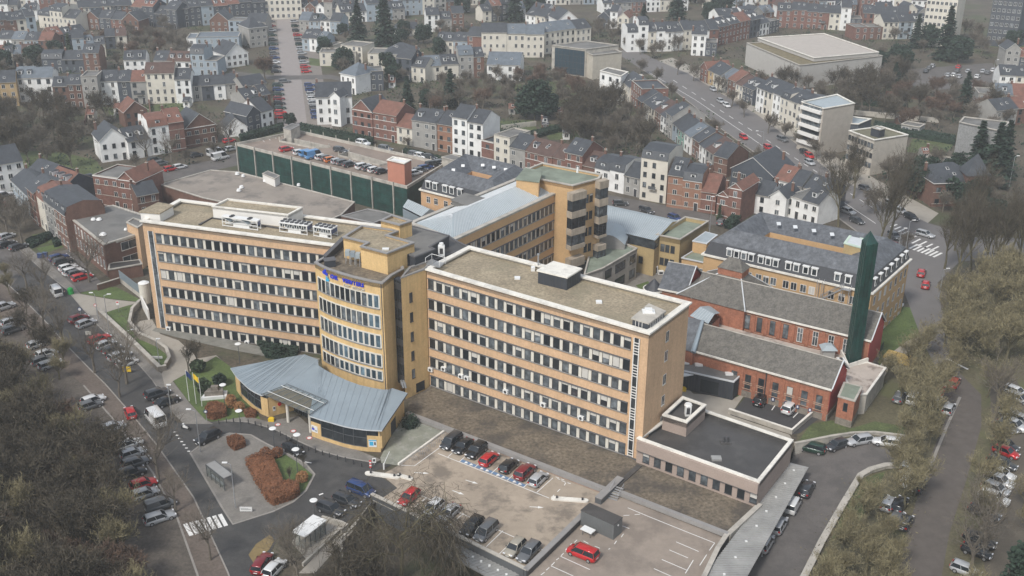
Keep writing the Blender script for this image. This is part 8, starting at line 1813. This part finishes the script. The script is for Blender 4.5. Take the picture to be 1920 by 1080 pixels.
# lower left
row((-20, 365), (52, 352), 'W3s:1.2', 'white half timbered house at the left edge', 12, 80, 3.0)
row((182, 388), (262, 400), 'B3f:1.5 B3rx:1', 'brick houses above the office building', 11, 81, 3.3)
row((28, 378), (62, 412), 'L2s B2rf:.0'.replace(' B2rf:.0', ''), 'slate and red gabled pair by the left street', 9, 82, 3.4)
row((62, 412), (92, 440), 'B3s C3rm', 'turreted part of the left street terrace', 9, 83, 3.4)
row((92, 440), (134, 474), 'G3sm:1 N3sm:1', 'grey part of the left street terrace', 10, 84, 3.4)
row((262, 408), (302, 400), 'N2s', 'low brown rear building beside the left wing', 8, 85, 3.2)
row((56, 360), (130, 388), 'D2s D2r', 'rear roofs behind the left street terrace', 9, 86, 3.3)
def frow(p0, p1, n, place, seed, st=(2, 2, 3)):
    R = random.Random(seed); row(p0, p1, ' '.join(R.choice('WWCGNLDCWB')+str(R.choice(st))+R.choice('sssbrso')+R.choice(('', '', '', 'x', 'm'))+':%.1f' % R.uniform(.8, 1.3) for _ in range(n)), place, 9, seed, 3.2)
for i, (p0, p1, n, t) in enumerate((((560, 34), (640, 38), 5, 'rooftops beside the monumental building'), ((320, 26), (495, 20), 9, 'top row above the slate terrace'), ((640, 18), (760, 12), 6, 'top edge above the conifers'), ((1460, 34), (1605, 30), 7, 'top edge beyond the industrial hall'), ((0, 128), (78, 124), 5, 'roofs at the left edge by evergreens'),
        ((200, 92), (240, 90), 2, 'small houses in the upper left gardens'), ((1345, 52), (1450, 44), 5, 'second row above the brick terrace'), ((0, 42), (72, 40), 4, 'second row in the top left corner'), ((760, 2), (900, -2), 6, 'furthest row at the top centre'), ((1640, 50), (1740, 48), 4, 'row before the beige tower'), ((1120, 52), (1178, 56), 3, 'houses left of the dark conifer top'), ((340, 6), (490, 2), 7, 'furthest row left of the monumental building'), ((1240, 8), (1420, 2), 8, 'furthest row at the top right'), ((905, 42), (985, 36), 4, 'houses just above the white terrace'), ((0, 2), (140, -4), 6, 'furthest row top left'), ((800, 60), (870, 58), 3, 'low houses before the white terrace'), ((1880, 130), (1960, 132), 3, 'roofs at the right edge by the car park'), ((1420, 8), (1640, 2), 9, 'furthest row beyond the hall'), ((570, -2), (700, -4), 6, 'furthest row behind the monumental building'), ((140, 110), (200, 106), 3, 'roofs near the narrow cypress'))):
    frow(p0, p1, n, t, 200+i)
# ---- single large buildings
def big(name, label, px, z0, z1, wall, roof, cop=CONC, wins=(), cat='building', par=.4):
    o = PP(px, z1); r = flatb(name, label, o, z0, z1, wall, roof, cop, par, .4, cat=cat)
    for (i, j, n, zs, w_, h_, st) in wins:
        f = Fac(o[i], o[j]); windows(r, f, [f.L*(k+.5)/n for k in range(n)], zs, w_, h_, st)
    return r, o
hall_ = M('industrial_panel', (.42, .40, .37), var=.06)
r, o = big('industrial_hall', 'wide industrial hall with mossy lower roof and raised pale flat roof', [(1400, 80), (1500, 122), (1655, 104), (1555, 72)], 0, 9.5, hall_, M('moss_roof', (.17, .14, .08), var=.25))
r, o = big('roof_hall', 'raised pale flat roof of the industrial hall', [(1421, 70), (1527, 108), (1648, 97), (1545, 62)], 9.3, 10.9, hall_, M('pale_gravel', (.40, .36, .32), var=.08), WHT)
r, o = big('cultural_building', 'concrete building with big mirrored glass front and pale blank wing', [(1035, 84), (1098, 92), (1160, 84), (1100, 76)], 0, 11.5, CONC, FELT, CONC)
f = Fac(o[0], o[1]); mb = MB(); f.box(mb, f.L*.1, f.L*.98, 0, .15, .5, 10.6, GLB)
for k in range(9): f.box(mb, f.L*(.1+.11*k)-.05, f.L*(.1+.11*k)+.05, .15, .2, .5, 10.6, DARK)
for k in range(5): f.box(mb, f.L*.1, f.L*.98, .15, .2, .5+2.5*k, .6+2.5*k, DARK)
mb.build('glass_front', r)
big('blank_wing', 'pale blank concrete wing right of the mirrored glass front', [(1097, 97), (1112, 103), (1166, 97), (1150, 90)], 0, 10, M('pale_concrete2', (.45, .41, .34), var=.12), FELT, CONC)
r, o = big('apartment_building', 'five storey apartment block with white balcony bands and pale roof on the boulevard', [(1503, 190), (1545, 203), (1603, 193), (1570, 176)], 0, 15.5, M('beige_block', (.38, .34, .29), var=.1), METL, WHT, (), 'apartment block')
f = Fac(o[0], o[1])
for k in range(5):
    z = 2.6+2.7*k; mb = MB(); f.box(mb, f.L*.05, f.L*.95, 0, .9, z, z+1.0, PALF); mb.build('balcony', r); mb = MB(); f.box(mb, f.L*.08, f.L*.92, 0, .05, z+1.0, z+2.3, GLS); mb.build('window_band', r)
big('apartment_building', 'dark cubic block with white top storey right of the apartment block', [(1545, 228), (1610, 232), (1634, 222), (1575, 215)], 0, 9, WM['D'], METL, WHT)
r, o = big('apartment_building', 'cream block with mossy flat roof and roof box by the crossroads grove', [(1592, 244), (1640, 262), (1703, 252), (1652, 236)], 0, 11, M('cream_block', (.44, .40, .34), var=.12), M('moss_roof2', (.15, .14, .09), var=.25), WHT, ((0, 1, 8, (8.2, 5.2, 2.2), 1.2, 1.5, 'dark'),), 'apartment block')
big('roof_box', 'black box on the mossy roof of the cream block', [(1634, 238), (1650, 243), (1660, 240), (1645, 235)], 10.6, 13.2, SLIT, WPL)
r, o = big('slate_block', 'grey slate clad block of flats with dark flat roof at the right', [(1799, 228), (1876, 245), (1893, 228), (1808, 218)], 0, 15, M('grey_slate_clad', (.24, .24, .235), var=.12, fine=.2, fscale=2.5), FELT, CONC, ((1, 2, 2, (11.5, 8.5, 5.5, 2.5), 1.2, 1.5, 'white'),), 'apartment block')
mb = MB(); f = Fac(o[1], o[2]); f.box(mb, 0, f.L, 0, .3, .1, 14.2, WM['C']); mb.build('cream_end', r)
house(P(1745, 388, 0), P(1838, 384, 0), 14, 2, 'N', 's', 'h', 'old stone villa with hipped slate roof and corner turret', None, random.Random(20), 3.8)
q = P(1822, 386, 0); r = thing('turret', 'pointed slate turret on the corner of the old stone villa', 'turret', q); mb = MB(); mb.box(q.x-3, q.x+3, q.y-1, q.y+5, 0, 9, WM['N']); mb.build('wall', r); mb = MB(); c_ = [(q.x-3.4, q.y-1.4, 9), (q.x+3.4, q.y-1.4, 9), (q.x+3.4, q.y+5.4, 9), (q.x-3.4, q.y+5.4, 9)]
for i in range(4): mb.poly([c_[i], c_[(i+1) % 4], (q.x, q.y+2, 14.5)], RM['s'])
mb.build('roof', r)
for (px, h, t) in (([(1125, 132), (1165, 142), (1178, 134), (1140, 126)], 9, 'white cubic villa, highest block of the stepped group'), ([(1150, 150), (1185, 152), (1205, 140), (1170, 136)], 6.5, 'white cubic villa, right block of the stepped group'), ([(1120, 170), (1160, 176), (1178, 162), (1135, 155)], 4, 'white cubic villa, lowest block of the stepped group')):
    big('cubic_villa', t, px, 0, h, WM['W'], FELT, WHT, ((0, 1, 3, (max(1, h-3),), 1.3, 1.5, 'dark'),), 'villa')
big('apartment_building', 'tall beige apartment tower at the upper right corner', [(1742, -22), (1800, -18), (1815, -24), (1760, -28)], 0, 26, WM['C'], FELT, CONC, ((0, 1, 7, (3, 6.2, 9.4, 12.6, 15.8, 19, 22), 1.3, 1.5, 'white'),), 'apartment block')
big('apartment_building', 'dark slate apartment tower with white windows at the upper right corner', [(1868, -30), (1925, -26), (1950, -32), (1890, -36)], 0, 28, WM['D'], FELT, CONC, ((0, 1, 6, (3, 6.2, 9.4, 12.6, 15.8, 19, 22), 1.3, 1.5, 'white'),), 'apartment block')
big('garden_building', 'low brown flat building at the right of the distant lawn', [(1875, 98), (1930, 102), (1935, 96), (1880, 92)], 0, 4, WM['N'], FELT, CONC, ((0, 1, 6, (1,), 1.5, 1.6, 'white'),), 'building')
big('garage_block', 'low garages with white doors behind the cream block', [(1690, 232), (1725, 238), (1735, 232), (1702, 226)], 0, 3.2, WM['G'], FELT, CONC, ((0, 1, 2, (.1,), 2.4, 2.3, 'white'),), 'garage')
big('garage_block', 'row of low white garages left of the slate block', [(1735, 295), (1790, 302), (1796, 296), (1742, 289)], 0, 3, WM['W'], FELT, CONC, ((0, 1, 4, (.1,), 2.3, 2.2, 'dark'),), 'garage')
# garden walls, sheds and hedges of the allotments
Rg = random.Random(44)
for i, (x0, y0, x1, y1) in enumerate(((165, 200, 160, 235), (222, 198, 215, 225), (280, 195, 283, 222), (210, 225, 195, 248), (1045, 240, 1110, 236), (1640, 220, 1760, 230), (1660, 178, 1790, 196), (1560, 212, 1680, 222), (870, 245, 905, 262), (940, 244, 1005, 236))):
    wallthing('garden_wall', 'low garden wall, %s of the long garden boundaries in the town' % ORD[i], [(x0, y0), (x1, y1)], .4, 0, 1.7, CONC if i % 2 else WM['N'])
for i, (x, y, w_) in enumerate(((171, 226, 'C'), (350, 202, 'W'), (220, 214, 'W'), (900, 238, 'Y'), (1050, 222, 'P'), (1062, 262, 'W'), (960, 215, 'G'), (1022, 245, 'N'), (735, 165, 'W'), (845, 200, 'C'), (1735, 300, 'G'), (1690, 240, 'N'))):
    a_ = P(x-6, y, 0); b_ = P(x+6, y, 0); house(a_, b_, 4, 1, w_, 's' if i % 2 else 'r', 'g', 'small garden hut, %s of those standing in the town gardens' % ORD[i], 'garden huts', random.Random(i), 2.3, cat='hut')
# ================================================================ HAZE
mb = MB(); mb.box(-1500, 1500, -300, 1500, -5.0, 102, None) if 0 else None
hz = bpy.data.materials.new('haze_air'); hz.use_nodes = True; N = hz.node_tree.nodes; N.clear()
oo = N.new('ShaderNodeOutputMaterial'); vv = N.new('ShaderNodeVolumePrincipled'); vv.inputs['Color'].default_value = (.94, .975, 1, 1); vv.inputs['Density'].default_value = .00023; vv.inputs['Anisotropy'].default_value = 0
sc.cycles.volume_bounces = 2
hz.node_tree.links.new(vv.outputs[0], oo.inputs['Volume'])
mb = MB(); mb.box(-4000, 4000, -800, 6500, -5, 106, hz); hzo = mb.build('haze'); hzo['kind'] = 'stuff'; hzo['label'] = 'thin winter haze over the whole town'
